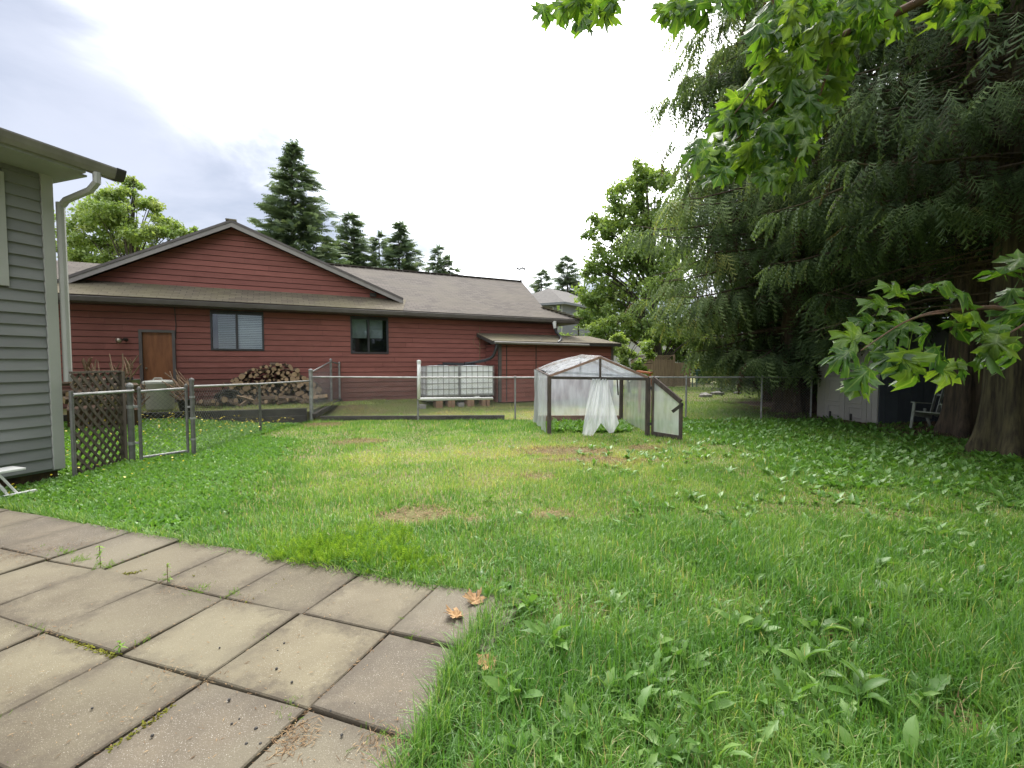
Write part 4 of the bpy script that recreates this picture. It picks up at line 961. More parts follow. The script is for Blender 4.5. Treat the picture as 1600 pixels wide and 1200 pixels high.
bar('rafter', V3(FLp, zFL), PKF, 0.055, 0.05, 'rafter_wood'); bar('rafter', PKF, V3(FRp, zFR), 0.055, 0.05, 'rafter_wood')
bar('rafter', V3(BLp, zBL), PKB, 0.055, 0.05, 'rafter_wood'); bar('rafter', PKB, V3(BRp, zBR), 0.055, 0.05, 'rafter_wood')
bar('ridge', PKF, PKB, 0.05, 0.05, 'rafter_wood')
bar('king_post', V3(PKF, PKF[2]-0.02), V3(PKF, 1.21), 0.06, 0.04); bar('king_post', V3(PKB, PKB[2]-0.02), V3(PKB, 1.26), 0.06, 0.04)
bar('stud', np.array([2.66, 11.85, 1.22]), np.array([2.70, 11.85, 0.70]), 0.035, 0.03, 'dark_timber')
bar('base_board', V3(BLp, 0.10), V3(BRp, 0.10), 0.03, 0.14, 'rafter_wood')
def sheet(name, A, B, C, D, mt, bul=0.0, wav=0.03, nu=22, nv=16, freq=7.0, hem=0.0, ph=0.0, parent=ghs):
    """film stretched over A-B (lower edge) and D-C (upper edge) with folds"""
    A, B, C, D = map(lambda q: np.asarray(q, float), (A, B, C, D)); n_ = nrm(np.cross(B-A, D-A)); P = []
    for j in range(nv+1):
        v = j/nv
        for i in range(nu+1):
            u = i/nu
            p = (A*(1-u)+B*u)*(1-v)+(D*(1-u)+C*u)*v
            w = wav*(math.sin(u*freq*6.28+2*math.sin(v*3+ph)+ph)*0.5+math.sin(u*freq*2.3*6.28+v*4+ph*2)*0.3+0.45*math.sin(u*5.3-v*9+ph)*math.sin(v*7+u*3))*(1-v*0.6)
            p = p+n_*(w+bul*math.sin(math.pi*u)*math.sin(math.pi*(0.15+v*0.85)))+UP*(hem*(1-v)*math.sin(u*9+ph))
            P.append(p)
    m = MB(); m.add(P, [(j*(nu+1)+i, j*(nu+1)+i+1, (j+1)*(nu+1)+i+1, (j+1)*(nu+1)+i) for j in range(nv) for i in range(nu)])
    return m.build(name, mt, parent, smooth=True)
off = np.array([-0.06, 0, 0])
sheet('side_film', V3(FLp, 0.02)+off*1.6+np.array([0, -.05, 0]), V3(BLp, 0.03)+off*1.2, V3(BLp, zBL+0.02)+off, V3(FLp, zFL+0.02)+off+np.array([0, -.05, 0]), 'film', 0.03, 0.045, 30, 14, 3.0)
sheet('side_film', V3(BRp, 0.05)-off, V3(FRp, 0.03)-off, V3(FRp, zFR+0.02)-off, V3(BRp, zBR+0.02)-off, 'film', 0.02, 0.03, 30, 14, 3.5, ph=1)
sheet('back_film', V3(BLp, 0.12)+np.array([0, .05, 0]), V3(BRp, 0.12)+np.array([0, .05, 0]), V3(BRp, zBR)+np.array([0, .05, 0]), V3(BLp, zBL)+np.array([0, .05, 0]), 'film_clear', 0.02, 0.015, 24, 12, 2, ph=2)
sheet('roof_film', V3(FLp, zFL+0.035), V3(BLp, zBL+0.035), PKB+UP*0.035, PKF+UP*0.035, 'film_roof', -0.10, 0.012, 20, 14, 2)
sheet('roof_film', V3(BRp, zBR+0.035), V3(FRp, zFR+0.035), PKF+UP*0.035, PKB+UP*0.035, 'film_roof', -0.06, 0.012, 20, 14, 2, ph=1)
for (a_, b_) in ((V3(FLp, zFL), V3(FRp, zFR)), (V3(BLp, zBL), V3(BRp, zBR))):
    pk = PKF if a_[1] < 11 else PKB
    md = (a_+b_)/2; yo = np.array([0, 0.03, 0])
    m = MB(); m.add([a_+yo, md+yo, b_+yo, pk+yo, (md+pk)/2+yo*1.6, (a_+pk)/2+yo, (b_+pk)/2+yo], [(0, 1, 4, 5), (1, 2, 6, 4), (5, 4, 3), (4, 6, 3)]); m.build('gable_film', 'film_clear', ghs, smooth=True)
# torn sheet hanging in the doorway
m = MB(); nu, nv = 44, 30; P = []
for j in range(nv+1):
    v = j/nv
    for i in range(nu+1):
        u = i/nu
        xl = 925-14*v**0.8-2*v; xr = 950+17*v**1.3
        px_ = xl+(xr-xl)*u
        bot = 683-18*max(0, 1-abs(u-0.52)/0.22)-14*max(0, (u-0.85)/0.15)-(8*u)
        py_ = 592+(bot-592)*v
        p = at(px_, py_, 9.85+0.07*math.sin(u*14+v*3.5+1.5*math.sin(v*4))*(0.25+0.75*v)+0.035*math.sin(u*33+1+v*9)+0.03*math.sin(u*6-v*11)*v); P.append(p)
m.add(P, [(j*(nu+1)+i, j*(nu+1)+i+1, (j+1)*(nu+1)+i+1, (j+1)*(nu+1)+i) for j in range(nv) for i in range(nu)]); m.build('torn_film', 'film_thick', ghs, smooth=True)
# door leaf standing open
di, do = FRp+np.array([0.10, -0.03, 0]), gp(1063, 688)
dzi, dzo = 1.20, at(1069, 629, do[1])[2]
dleaf = bar('door', V3(di, 0.02), V3(di, dzi), 0.06, 0.045, 'old_wood')
def dbar(name, a, b, w=0.05, h=0.04, mt='frame_wood'):
    m = MB(); m.beam(a, b, w, h); return m.build(name, mt, dleaf)
dbar('door_stile', V3(do, 0.02), V3(do, dzo), 0.085, 0.05); dbar('door_rail', V3(di, 0.05), V3(do, 0.05), 0.04, 0.09); dbar('door_rail', V3(di, dzi), V3(do, dzo+0.02), 0.05, 0.09)
bx_ = at(1049, 643, do[1]+0.02)
dbar('door_brace', V3(do, dzo-0.02)+np.array([0.02, -.05, 0]), bx_+np.array([0, -.05, 0]), 0.03, 0.06, 'dark_timber')
sheet('door_film', V3(di, 0.06), V3(do, 0.06), V3(do, dzo), V3(di, dzi), 'film', 0.02, 0.008, 14, 12, 1.5, parent=dleaf)
for z in (0.25, 1.0):
    m = MB(); m.obox(V3(FRp, z)+np.array([0.05, -.05, 0]), np.array([0.05, 0, 0]), np.array([0, 0.008, 0]), UP*0.03); m.build('hinge', 'dark_end', dleaf)
# ------------------------------------------------------------------ garden shed under the cedars and the chair
SC = np.array([8.62, 10.95, 0.06]); SB = np.array([8.36, 12.75, 0.05])
su = SB-SC; su[2] = 0; sl = float(np.linalg.norm(su)); su /= sl; sn = np.array([-su[1], su[0], 0])   # sn points to the lawn
if sn[0] > 0: sn = -sn
sh = thing('garden_shed', (SC+SB)/2-sn, 'taupe moulded garden shed with panelled double doors under the cedars', 'shed')
def sbox(name, s0, s1, t0, t1, z0, z1, mt, parent=None):
    m = MB(); m.obox(SC+su*(s0+s1)/2+sn*(t0+t1)/2+UP*((z0+z1)/2-SC[2]+0.03), su*(s1-s0)/2, sn*(t1-t0)/2, UP*(z1-z0)/2); return m.build(name, mt, parent or sh, bevel=0.006)
sbox('front_wall', 0, sl, -0.06, 0, 0, 1.95, 'shed_taupe')
sbox('corner_post', -0.0, 0.14, 0.001, 0.04, 0, 1.95, 'shed_taupe'); sbox('corner_post', sl-0.28, sl-0.02, 0.001, 0.03, 0, 1.95, 'shed_taupe'); sbox('corner_post', 0.16, 0.28, 0.001, 0.03, 0, 1.95, 'shed_taupe')
dw = (sl-0.28-0.30)/2
for k in (0, 1):
    a_ = 0.29+k*(dw+0.01)
    dd = sbox('door', a_, a_+dw-0.01, 0.001, 0.035, 0.03, 1.85, 'shed_taupe')
    for (z0, z1) in ((0.12, 0.40), (0.48, 1.05), (1.13, 1.7)):
        for (p, q, y0, y1) in ((a_+0.12, a_+dw-0.12, z0, z0+0.035), (a_+0.12, a_+dw-0.12, z1-0.035, z1), (a_+0.12, a_+0.155, z0+.035, z1-.035), (a_+dw-0.155, a_+dw-0.12, z0+.035, z1-.035)):
            sbox('panel_moulding', p, q, 0.036, 0.052, y0, y1, 'shed_taupe', dd)
    sbox('door_bolt', a_+dw*0.6, a_+dw*0.6+0.05, 0.053, 0.075, 0.06, 0.22, 'dark_end', dd)
for i in range(15):                       # boarded side facing the lawn's near end
    m = MB(); c_ = SC-sn*(0.08+i*0.17)+UP*0.9-su*0.004*(i % 2); m.obox(c_, sn*0.082, su*0.02, UP*0.95); m.build('side_board', 'shed_shaded_slate', sh)
m = MB(); pk_ = SC-sn*1.3+UP*2.6
for q in ((SC+sn*0.2+UP*1.9-su*0.1, SC-sn*1.3+UP*2.5-su*0.1), (SC-sn*1.3+UP*2.5-su*0.1, SC-sn*2.8+UP*1.9-su*0.1)): m.prism([q[0], q[1], q[1]+UP*0.05, q[0]+UP*0.05], su*(sl+0.2))
m.build('roof', 'shed_shaded_slate', sh)
m = MB(); m.prism([SC-sn*0.1+UP*1.85, SC-sn*2.55+UP*1.85, SC-sn*1.3+UP*2.45], su*0.03); m.build('gable', 'shed_shaded_slate', sh)
cp = at(1462, 640, 9.95); cp[2] = float(hz(cp[0], cp[1]))
ch = thing('garden_chair', cp, 'weathered pale garden armchair standing in the shade by the shed', 'chair')
cx, cyv = np.array([-0.96, -0.28, 0]), np.array([0.28, -0.96, 0])   # forward, side
def cbar(name, a, b, w, h): 
    m = MB(); f = lambda q: cp+cx*q[0]+cyv*q[1]+UP*q[2]; m.beam(f(a), f(b), w, h); return m.build(name, 'chair_paint', ch)
for sd_ in (-0.27, 0.27):
    cbar('front_leg', (0.30, sd_, 0), (0.22, sd_, 0.56), 0.05, 0.03); cbar('back_leg', (-0.30, sd_, 0.0), (-0.10, sd_, 0.42), 0.05, 0.03)
    cbar('arm', (0.28, sd_, 0.57), (-0.26, sd_, 0.53), 0.075, 0.025); cbar('seat_rail', (0.26, sd_*0.92, 0.32), (-0.28, sd_*0.92, 0.24), 0.025, 0.09)
for i in range(5): cbar('seat_slat', (0.24-0.105*i, -0.26, 0.38-0.02*i), (0.24-0.105*i, 0.26, 0.38-0.02*i), 0.085, 0.016)
for i in range(5): cbar('back_slat', (-0.20, -0.22+0.11*i, 0.26), (-0.46, -0.25+0.125*i, 0.92), 0.016, 0.085)
cbar('back_brace', (-0.40, -0.27, 0.72), (-0.40, 0.27, 0.72), 0.03, 0.05)
# ------------------------------------------------------------------ far wooden fence with gate, green wire fence
WF = 29.0
wfn = thing('board_fence', at(1050, 603, WF)*np.array([1, 1, 0]), 'far cedar board fence with a lattice top and a lower gate', 'fence')
def wx(px): return at(px, 600, WF)[0]
x = wx(985)
while x < wx(1050):
    m = MB(); m.obox((x+0.068, WF, 0.83), (0.066, 0, 0), (0, 0.012, 0), (0, 0, 0.80)); m.build('board', 'fence_cedar', wfn); x += 0.14
gx0 = wx(1053); x = gx0
while x < wx(1075):
    m = MB(); m.obox((x+0.068, WF-0.03, 0.78), (0.066, 0, 0), (0, 0.012, 0), (0, 0, 0.72)); m.build('gate_board', 'fence_cedar', wfn); x += 0.14
for px_, zt in ((1052, 2.0), (1076, 1.75), (1018, 1.95)):
    m = MB(); m.obox((wx(px_), WF-0.06, zt/2), (0.055, 0, 0), (0, 0.05, 0), (0, 0, zt/2)); m.build('post', 'fence_cedar', wfn)
m = MB(); m.beam((wx(985), WF, 1.65), (wx(1051), WF, 1.65), 0.05, 0.06); m.beam((wx(985), WF, 1.93), (wx(1051), WF, 1.93), 0.05, 0.05); m.build('lattice_frame', 'fence_cedar', wfn)
x = wx(985)
while x < wx(1050)-0.3:
    for sg in (0, 1):
        m = MB(); m.beam((x+0.28*sg, WF+0.01*sg, 1.67), (x+0.28*(1-sg), WF+0.01*sg, 1.92), 0.01, 0.03); m.build('lattice_strip', 'fence_cedar', wfn)
    x += 0.13
gf = thing('green_wire_fence', (wx(1100), WF-0.5, 0), 'low green wire fence beside the far cedar gate', 'fence')
pa, pb = np.array([wx(1080), WF-0.2, 0]), np.array([wx(1160), WF-2.0, 0])
for t_ in (0, 0.07, 0.5, 1): post(gf, pa+(pb-pa)*t_, 0, 1.05, 0.03, 'post', 'green_wire')
rail(gf, [V3(pa, 1.03), V3(pb, 1.0)], 0.022, 'top_rail', 'green_wire'); chain(gf, pa, pb, 0, 1.0, 0, 1.0, 0.12, 0.004, 'green_wire')
m = MB(); m.obox(at(1019, 591, 22)-UP*0.25, (0.28, 0, 0), (0, 0.2, 0), UP*0.35); solo(m.build('compost_bin', 'black_plastic', bevel=0.03), 'dark square compost bin before the far cedar fence', 'bin')
m = MB(); m.beam(at(996, 580, 14.2), at(1018, 583, 13.9), 0.2, 0.05); m.beam(at(1000, 580, 14.2)-UP*0.03, np.array([*at(1000, 580, 14.2)[:2], 0]), 0.06, 0.06); m.beam(at(1016, 583, 13.95)-UP*0.03, np.array([*at(1016, 583, 13.95)[:2], 0]), 0.06, 0.06)
solo(m.build('plank_bench', 'orange_board'), 'orange plank on two legs behind the greenhouse', 'bench')
for k in range(9):
    p = gp(rnd(1100, 1270), rnd(606, 622)); s_ = rnd(0.12, 0.35)
    m = MB(); th_ = rnd(0, 6.28, 8)
    vs = [p+s_*np.array([math.cos(a_)*(0.8+0.3*rnd(0, 1)), math.sin(a_)*0.8, zq]) for zq, n_ in ((0, 8), (0.35, 8)) for a_ in np.linspace(0, 5.5, 8)]+[p+s_*np.array([0.1, 0, 0.55])]
    m.add(vs, [(i, (i+1) % 8, 8+(i+1) % 8, 8+i) for i in range(8)]+[(8+i, 8+(i+1) % 8, 16) for i in range(8)])
    solo(m.build('garden_rock', 'stone'), 'pale rock lying under the cedar branches beyond the fence', 'rock', 'rocks beyond the fence')
# ------------------------------------------------------------------ grey house far behind
BY = 46.0
bc = at(879, 500, BY); bc[2] = 0
bh = thing('two_storey_house', bc, 'distant grey two-storey house with a brown hip roof', 'house')
ul, ur = nrm(np.array([-0.86, 0.5, 0])), nrm(np.array([0.62, 0.78, 0]))
ez = at(877, 471, BY)[2]-0.15
def bq(a, b, z): return bc+ul*a+ur*b+UP*z
m = MB(); m.prism([bq(0, 0, 0), bq(7, 0, 0), bq(7, 10, 0), bq(0, 10, 0)], UP*ez); m.build('wall', 'far_wall', bh)
e = 0.5; m = MB(); pk1, pk2 = bq(3.5, 3.2, ez+2.1), bq(3.5, 7, ez+2.1)
c4 = [bq(-e, -e, ez), bq(7+e, -e, ez), bq(7+e, 10+e, ez), bq(-e, 10+e, ez)]
m.add(c4+[pk1, pk2], [(0, 1, 4), (1, 2, 5, 4), (2, 3, 5), (3, 0, 4, 5), (3, 2, 1, 0)]); br = m.build('roof', 'far_roof', bh)
m = MB()
for i in range(4): m.beam(c4[i]-UP*0.06, c4[(i+1) % 4]-UP*0.06, 0.1, 0.22)
m.build('fascia', 'far_wall', br)
m = MB(); m.tube([bq(0.05, -0.05, ez), bq(0.05, -0.06, 0)], 0.06, 6); m.build('downspout', 'white_trim', bh)
for (a_, b_, z0, z1, side) in ((1.0, 2.0, ez-1.0, ez-0.3, 0), (2.6, 3.4, ez-1.0, ez-0.3, 0), (4.5, 5.2, ez-1.9, ez-1.2, 1), (6.2, 7.0, ez-1.2, ez-0.3, 1)):
    P = (lambda t: bq(t, -0.05, 0)) if side == 0 else (lambda t: bq(-0.05, t, 0))
    m = MB(); q = [P(a_)+UP*z0, P(b_)+UP*z0, P(b_)+UP*z1, P(a_)+UP*z1]
    for i in range(4): m.beam(q[i], q[(i+1) % 4], 0.1, 0.12)
    w = m.build('window', 'white_trim', bh)
    m = MB(); m.add(q, [(0, 1, 2, 3)]); m.build('pane', 'interior', w)
# pale house glimpsed between the trees
m = MB(); pc = at(1010, 545, 60); pc[2] = 0
ph_ = thing('pale_house', pc, 'pale house glimpsed through the trees behind the cedar fence', 'house')
m = MB(); m.obox(pc+UP*2.2, (5, 0, 0), (0, 4, 0), UP*2.2); m.build('wall', 'white_trim', ph_)
m = MB(); m.prism([pc+np.array([-5.5, -4.5, 4.3]), pc+np.array([5.5, -4.5, 4.3]), pc+np.array([0, -4.5, 6.3])], (0, 9, 0)); m.build('roof', 'far_roof', ph_)
# ------------------------------------------------------------------ leaf materials
leafmat('grass_blade', [(0, (0.0513, 0.148, 0.0205)), (0.35, (0.12, 0.279, 0.0479)), (0.6, (0.257, 0.405, 0.0969)), (0.8, (0.422, 0.479, 0.171)), (1, (0.57, 0.456, 0.251))], 0.42, 0.45, (1.15, 1.15, 0.5), 0.5)
leafmat('broad_leaf', [(0, (0.0672, 0.157, 0.028)), (0.5, (0.134, 0.286, 0.056)), (1, (0.224, 0.386, 0.084))], 0.4, 0.35, (1.2, 1.25, 0.5), 0.5)
leafmat('dandelion_leaf', [(0, (0.08, 0.17, 0.035)), (0.5, (0.135, 0.26, 0.06)), (1, (0.21, 0.34, 0.09))], 0.45, 0.35, (1.2, 1.3, 0.5), 0.45, attr=None)
leafmat('feather_leaf', [(0, (0.13, 0.26, 0.03)), (1, (0.29, 0.43, 0.06))], 0.55, 0.4, (1.2, 1.2, 0.5), 0.3)
leafmat('maple_leaf', [(0, (0.045, 0.11, 0.022)), (0.6, (0.085, 0.17, 0.03)), (1, (0.15, 0.235, 0.04))], 0.32, 0.5, (1.75, 1.75, 0.5), 0.55, attr=None)
leafmat('maple_leaf_mass', [(0, (0.045, 0.11, 0.022)), (1, (0.14, 0.225, 0.04))], 0.35, 0.5, (1.75, 1.75, 0.5), 0.55)
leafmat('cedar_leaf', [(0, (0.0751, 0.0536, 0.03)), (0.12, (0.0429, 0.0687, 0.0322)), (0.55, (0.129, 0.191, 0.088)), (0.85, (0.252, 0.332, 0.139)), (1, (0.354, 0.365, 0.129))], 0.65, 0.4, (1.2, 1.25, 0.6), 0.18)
leafmat('fir_leaf', [(0, (0.0864, 0.124, 0.081)), (0.6, (0.173, 0.232, 0.14)), (1, (0.27, 0.324, 0.173))], 0.65, 0.25, (1.1, 1.2, 0.7), 0.2)
leafmat('tree_leaf', [(0, (0.103, 0.174, 0.0513)), (0.5, (0.225, 0.323, 0.103)), (1, (0.359, 0.441, 0.164))], 0.5, 0.42, (1.3, 1.35, 0.5), 0.3)
leafmat('light_leaf', [(0, (0.167, 0.254, 0.0782)), (0.5, (0.274, 0.371, 0.128)), (1, (0.391, 0.45, 0.196))], 0.5, 0.42, (1.2, 1.25, 0.5), 0.3)
leafmat('dry_straw', [(0, (0.10, 0.062, 0.035)), (0.5, (0.24, 0.15, 0.08)), (1, (0.38, 0.27, 0.15))], 0.8, 0.15, (1, 1, 1), 0.2)
leafmat('yellow_flower', [(0, (0.55, 0.42, 0.02)), (1, (0.75, 0.60, 0.03))], 0.4, 0.2, (1, 1, 1), 0.4)
# pale veins fanning out from the stalk of a maple leaf
def veins(name):
    t = MATS[name].node_tree; N = t.nodes; L = t.links
    def mth(op, a, b=None):
        n = N.new('ShaderNodeMath'); n.operation = op
        for i, v in enumerate((a, b)):
            if v is None: continue
            if isinstance(v, (int, float)): n.inputs[i].default_value = v
            else: L.new(v, n.inputs[i])
        return n.outputs[0]
    tcn = N.new('ShaderNodeTexCoord'); se = N.new('ShaderNodeSeparateXYZ'); L.new(tcn.outputs['Object'], se.inputs[0])
    y_ = mth('SUBTRACT', se.outputs[1], 0.06); ax = mth('ABSOLUTE', se.outputs[0]); an = mth('ARCTAN2', ax, y_)
    rad = mth('SQRT', mth('ADD', mth('MULTIPLY', ax, ax), mth('MULTIPLY', y_, y_)))
    dd = mth('MINIMUM', mth('MINIMUM', an, mth('ABSOLUTE', mth('SUBTRACT', an, 0.74))), mth('ABSOLUTE', mth('SUBTRACT', an, 1.43)))
    v = N.new('ShaderNodeMapRange'); v.inputs[1].default_value = 0.006; v.inputs[2].default_value = 0.022; v.inputs[3].default_value = 0.45; v.inputs[4].default_value = 0.0
    L.new(mth('MULTIPLY', dd, rad), v.inputs[0])
    nz = N.new('ShaderNodeTexNoise'); nz.inputs['Scale'].default_value = 3.5; nz.inputs['Detail'].default_value = 5; L.new(tcn.outputs['Object'], nz.inputs[0])
    r = [n for n in N if n.type == 'VALTORGB'][0]; tg_ = [l.to_socket for l in r.outputs[0].links]
    hs = N.new('ShaderNodeHueSaturation'); mr = N.new('ShaderNodeMapRange'); mr.inputs[3].default_value = 0.72; mr.inputs[4].default_value = 1.28; mr.inputs[1].default_value = 0.3; mr.inputs[2].default_value = 0.7
    L.new(nz.outputs[0], mr.inputs[0]); L.new(mr.outputs[0], hs.inputs['Value']); L.new(r.outputs[0], hs.inputs['Color'])
    mx = N.new('ShaderNodeMix'); mx.data_type = 'RGBA'; mx.inputs[7].default_value = (0.26, 0.34, 0.10, 1); L.new(v.outputs[0], mx.inputs[0]); L.new(hs.outputs[0], mx.inputs[6])
    for q in tg_: L.new(mx.outputs[2], q)
veins('maple_leaf')
# ------------------------------------------------------------------ templates
def blade(curve, w=0.5):                  # unit height along Z of the frame (side, along, normal) = (x, y, z)
    z = [0, 0.42, 0.78, 1.0]; y = [curve*t*t for t in z]
    v = [(-w/2, y[0], 0), (w/2, y[0], 0), (-w*0.42, y[1], z[1]*(1-0.1*curve)), (w*0.42, y[1], z[1]*(1-0.1*curve)), (0, y[3], z[3]*(1-0.3*curve))]
    return np.array(v), [(0, 1, 3, 2), (2, 3, 4)]
def blade3(curve, w=1.0):
    zs = [0, 0.4, 0.75, 1.0]; v = []
    for i, t in enumerate(zs):
        ang = curve*t; yy = math.sin(ang)*t*0.9 if curve else 0; zz_ = math.cos(ang*0.75)*t
        ww = w/2*(1-0.15*t if t < 0.6 else (1-t)*2.1)
        if i < 3: v += [(-ww, yy, zz_), (ww, yy, zz_)]
        else: v.append((0, yy, zz_))
    return np.array(v), [(0, 1, 3, 2), (2, 3, 5, 4), (4, 5, 6)]
NEAR = [blade3(c_) for c_ in (0.2, 0.7, 1.2, 1.7)]
FAR = [blade(c_, 1.0) for c_ in (0.15, 0.5, 0.9)]
TRI1 = [(np.array([(-0.55, 0, 0), (0.55, 0, 0), (0, c_, 1-0.3*c_)]), [(0, 1, 2)]) for c_ in (0.15, 0.5, 0.9)]
def leaf_flat(k=5, w=0.5, bend=0.3, jag=0.0):  # leaf lying along Y, bent down in -Z
    t = np.linspace(0, 1, k+1); v = []; f = []
    for i, q in enumerate(t):
        ww = w/2*math.sin(math.pi*min(0.97, 0.1+0.9*q)**0.8)*(1-jag*(i % 2)); z = -bend*q*q
        v += [(-ww, q, z+0.12*ww), (0, q, z), (ww, q, z+0.12*ww)]
    for i in range(k):
        a = i*3; f += [(a, a+1, a+4, a+3), (a+1, a+2, a+5, a+4)]
    return np.array(v), f
DIAMOND = (np.array([(0, 0, 0), (0.32, 0.45, 0.06), (0, 1, -0.08), (-0.32, 0.45, 0.06)]), [(0, 1, 2, 3)])
def yaw_basis(n, tilt=0.0):
    a = rnd(0, 6.283, n); s_ = np.stack([np.cos(a), np.sin(a), np.zeros(n)], 1); al = np.stack([-np.sin(a), np.cos(a), np.zeros(n)], 1)
    t = rng.normal(size=n)*tilt
    z = np.stack([np.zeros(n), np.zeros(n), np.ones(n)], 1)
    n_ = nrm(z+al*t[:, None]); al2 = nrm(np.cross(n_, s_)); return np.stack([s_, al2, n_], 1)
# ------------------------------------------------------------------ where what grows
def ell(px, py, rx, ry):
    c_ = gp(px, py); return c_[0], c_[1], abs(gp(px+rx, py)[0]-c_[0]), abs(gp(px, py-ry)[1]-gp(px, py+ry)[1])/2
BARE = [ell(648, 808, 62, 17), ell(735, 816, 34, 10), ell(880, 704, 70, 8), ell(560, 690, 40, 5), ell(1010, 700, 30, 5), ell(840, 745, 30, 6), ell(860, 806, 40, 8), ell(505, 664, 30, 4), ell(1300, 1000, 60, 14), ell(1500, 1130, 60, 30), ell(935, 720, 90, 5)]
def bare(x, y):
    b = np.zeros(np.shape(x))
    for (cx_, cy_, rx, ry) in BARE: b = np.maximum(b, 1-np.hypot((x-cx_)/rx, (y-cy_)/ry)+0.5*(vnoise(x, y, 4)-0.5))
    return np.clip(b*1.8, 0, 1)
YC = gp(800, 730)[:2]
def dryness(x, y):                        # paler, yellower turf in the middle of the lawn
    d = np.exp(-(((x-YC[0]-0.2)/3.2)**2+((y-YC[1]-0.6)/2.2)**2))
    return np.clip(d*0.72*(0.55+0.9*vnoise(x, y, 1.2))+0.30*(vnoise(x, y, 0.5)-0.42), 0, 1)
def shade_right(x, y): return smooth01((x-5.6-0.12*(y-7))/2.2)
LEFT_EDGE = [(-5.9, 0), (-6.05, 6.0), (-5.75, 6.5), (-5.4, 7.6), (-5.45, 10.2), (-5.3, 12.2)]
def lawn_ok(x, y, strict=True):
    lx_ = np.interp(y, [p[1] for p in LEFT_EDGE], [p[0] for p in LEFT_EDGE])
    ok = (x > lx_-0.1) & (y < 12.35+0.02*x) & ~inpoly(x, y, PATIO)
    return ok
def scatter(x0, x1, y0, y1, dens):
    n = int((x1-x0)*(y1-y0)*dens); return rnd(x0, x1, n), rnd(y0, y1, n)
def view_cull(x, y, m=0.6): return np.abs(x) < y*1.13+m
# ------------------------------------------------------------------ lawn
gs_ = Stamp()
for (x0, x1, y0, y1, dens, hgt, wid, tm_) in ((-0.6, 5.2, 0.6, 2.6, 9500, 0.135, 0.0042, NEAR), (-3.0, 7.6, 2.6, 4.5, 5600, 0.115, 0.0052, NEAR), (-6.0, 8.6, 4.5, 7.0, 3000, 0.075, 0.0068, FAR), (-6.0, 9.5, 7.0, 12.4, 1700, 0.065, 0.0105, TRI1)):
    x, y = scatter(x0, x1, y0, y1, dens)
    k = lawn_ok(x, y) & (view_cull(x, y) | (view_cull(x, y, 3.2) & (rng.random(len(x)) < 0.22))); x, y = x[k], y[k]   # thinner turf past the picture's edges
    b = bare(x, y); sr2 = shade_right(x, y)
    keep = rng.random(len(x)) < (1-0.86*b)*(1-0.75*sr2*smooth01((x-6.8)/1.5))*(0.45+0.8*vnoise(x, y, 2.6)); x, y, b = x[keep], y[keep], b[keep]
    n = len(x); dr_ = dryness(x, y)
    tall = 0.6+0.75*vnoise(x, y, 1.7)+0.25*smooth01((x-0.5)/2)*smooth01((4.5-y)/2)
    h_ = hgt*tall*rnd(0.55, 1.35, n)*(1-0.55*b)*(1-0.25*dr_)
    tint = 0.36+0.5*dr_+rng.normal(size=n)*0.10+0.25*(vnoise(x, y, 3.3)-0.5)+0.35*b
    tint = np.where(rng.random(n) < 0.04+0.12*dr_, rnd(0.8, 1, n), tint)
    pos = np.stack([x, y, hz(x, y)-0.014], 1); B = yaw_basis(n, 0.5)
    which = rng.integers(len(tm_), size=n)
    for q in range(len(tm_)):
        s_ = which == q
        sc = np.stack([np.full(s_.sum(), wid)*rnd(0.6, 1.7, s_.sum())*np.where(view_cull(x[s_], y[s_]), 1.0, 2.2), h_[s_], h_[s_]], 1)
        gs_.put(tm_[q], pos[s_], B[s_], sc, np.clip(tint[s_], 0, 1))
tag(gs_.build('lawn_grass', 'grass_blade'), 'uneven lawn grass between the patio and the wire fence', 'grass', kind='stuff')
edge = Stamp()
EP = [gp(*p) for p in ((690, 920), (730, 926), (765, 932), (786, 944), (765, 975), (745, 1000), (722, 1030), (705, 1060), (694, 1090), (688, 1120), (668, 1160), (640, 1200), (610, 1260))]
for i in range(len(EP)-1):
    n = int(np.linalg.norm(EP[i+1]-EP[i])*1500); t_ = rng.random(n)[:, None]; P = EP[i]*(1-t_)+EP[i+1]*t_+np.stack([np.abs(rng.normal(size=n))*0.07-0.03, rng.normal(size=n)*0.04, np.full(n, -0.01)], 1)
    h_ = rnd(0.08, 0.21, n)*(1.0 if EP[i][1] < 2.9 else 0.6); ti = np.clip(0.4+rng.normal(size=n)*0.16, 0, 1)
    wq = rng.integers(4, size=n); B = yaw_basis(n, 0.55)
    for q in range(4):
        e_ = wq == q; edge.put(NEAR[q], P[e_], B[e_], np.stack([np.full(e_.sum(), 0.0046), h_[e_], h_[e_]], 1), ti[e_])
EP2 = [gp(*p) for p in ((-40, 786), (40, 798), (140, 820), (280, 848), (375, 864), (462, 882), (566, 901), (690, 922))]
for i in range(len(EP2)-1):
    n = int(np.linalg.norm((EP2[i+1]-EP2[i]))*900); t_ = rng.random(n)[:, None]; P = EP2[i]*(1-t_)+EP2[i+1]*t_+np.stack([rng.normal(size=n)*0.05, np.abs(rng.normal(size=n))*0.07-0.05, np.full(n, -0.01)], 1)
    h_ = rnd(0.05, 0.13, n); edge.put(NEAR[2], P, yaw_basis(n, 0.6), np.stack([np.full(n, 0.006), h_, h_], 1), np.clip(0.45+rng.normal(size=n)*0.15, 0, 1))
tag(edge.build('edge_grass', 'grass_blade'), 'long grass leaning over the edge of the patio', 'grass', kind='stuff')
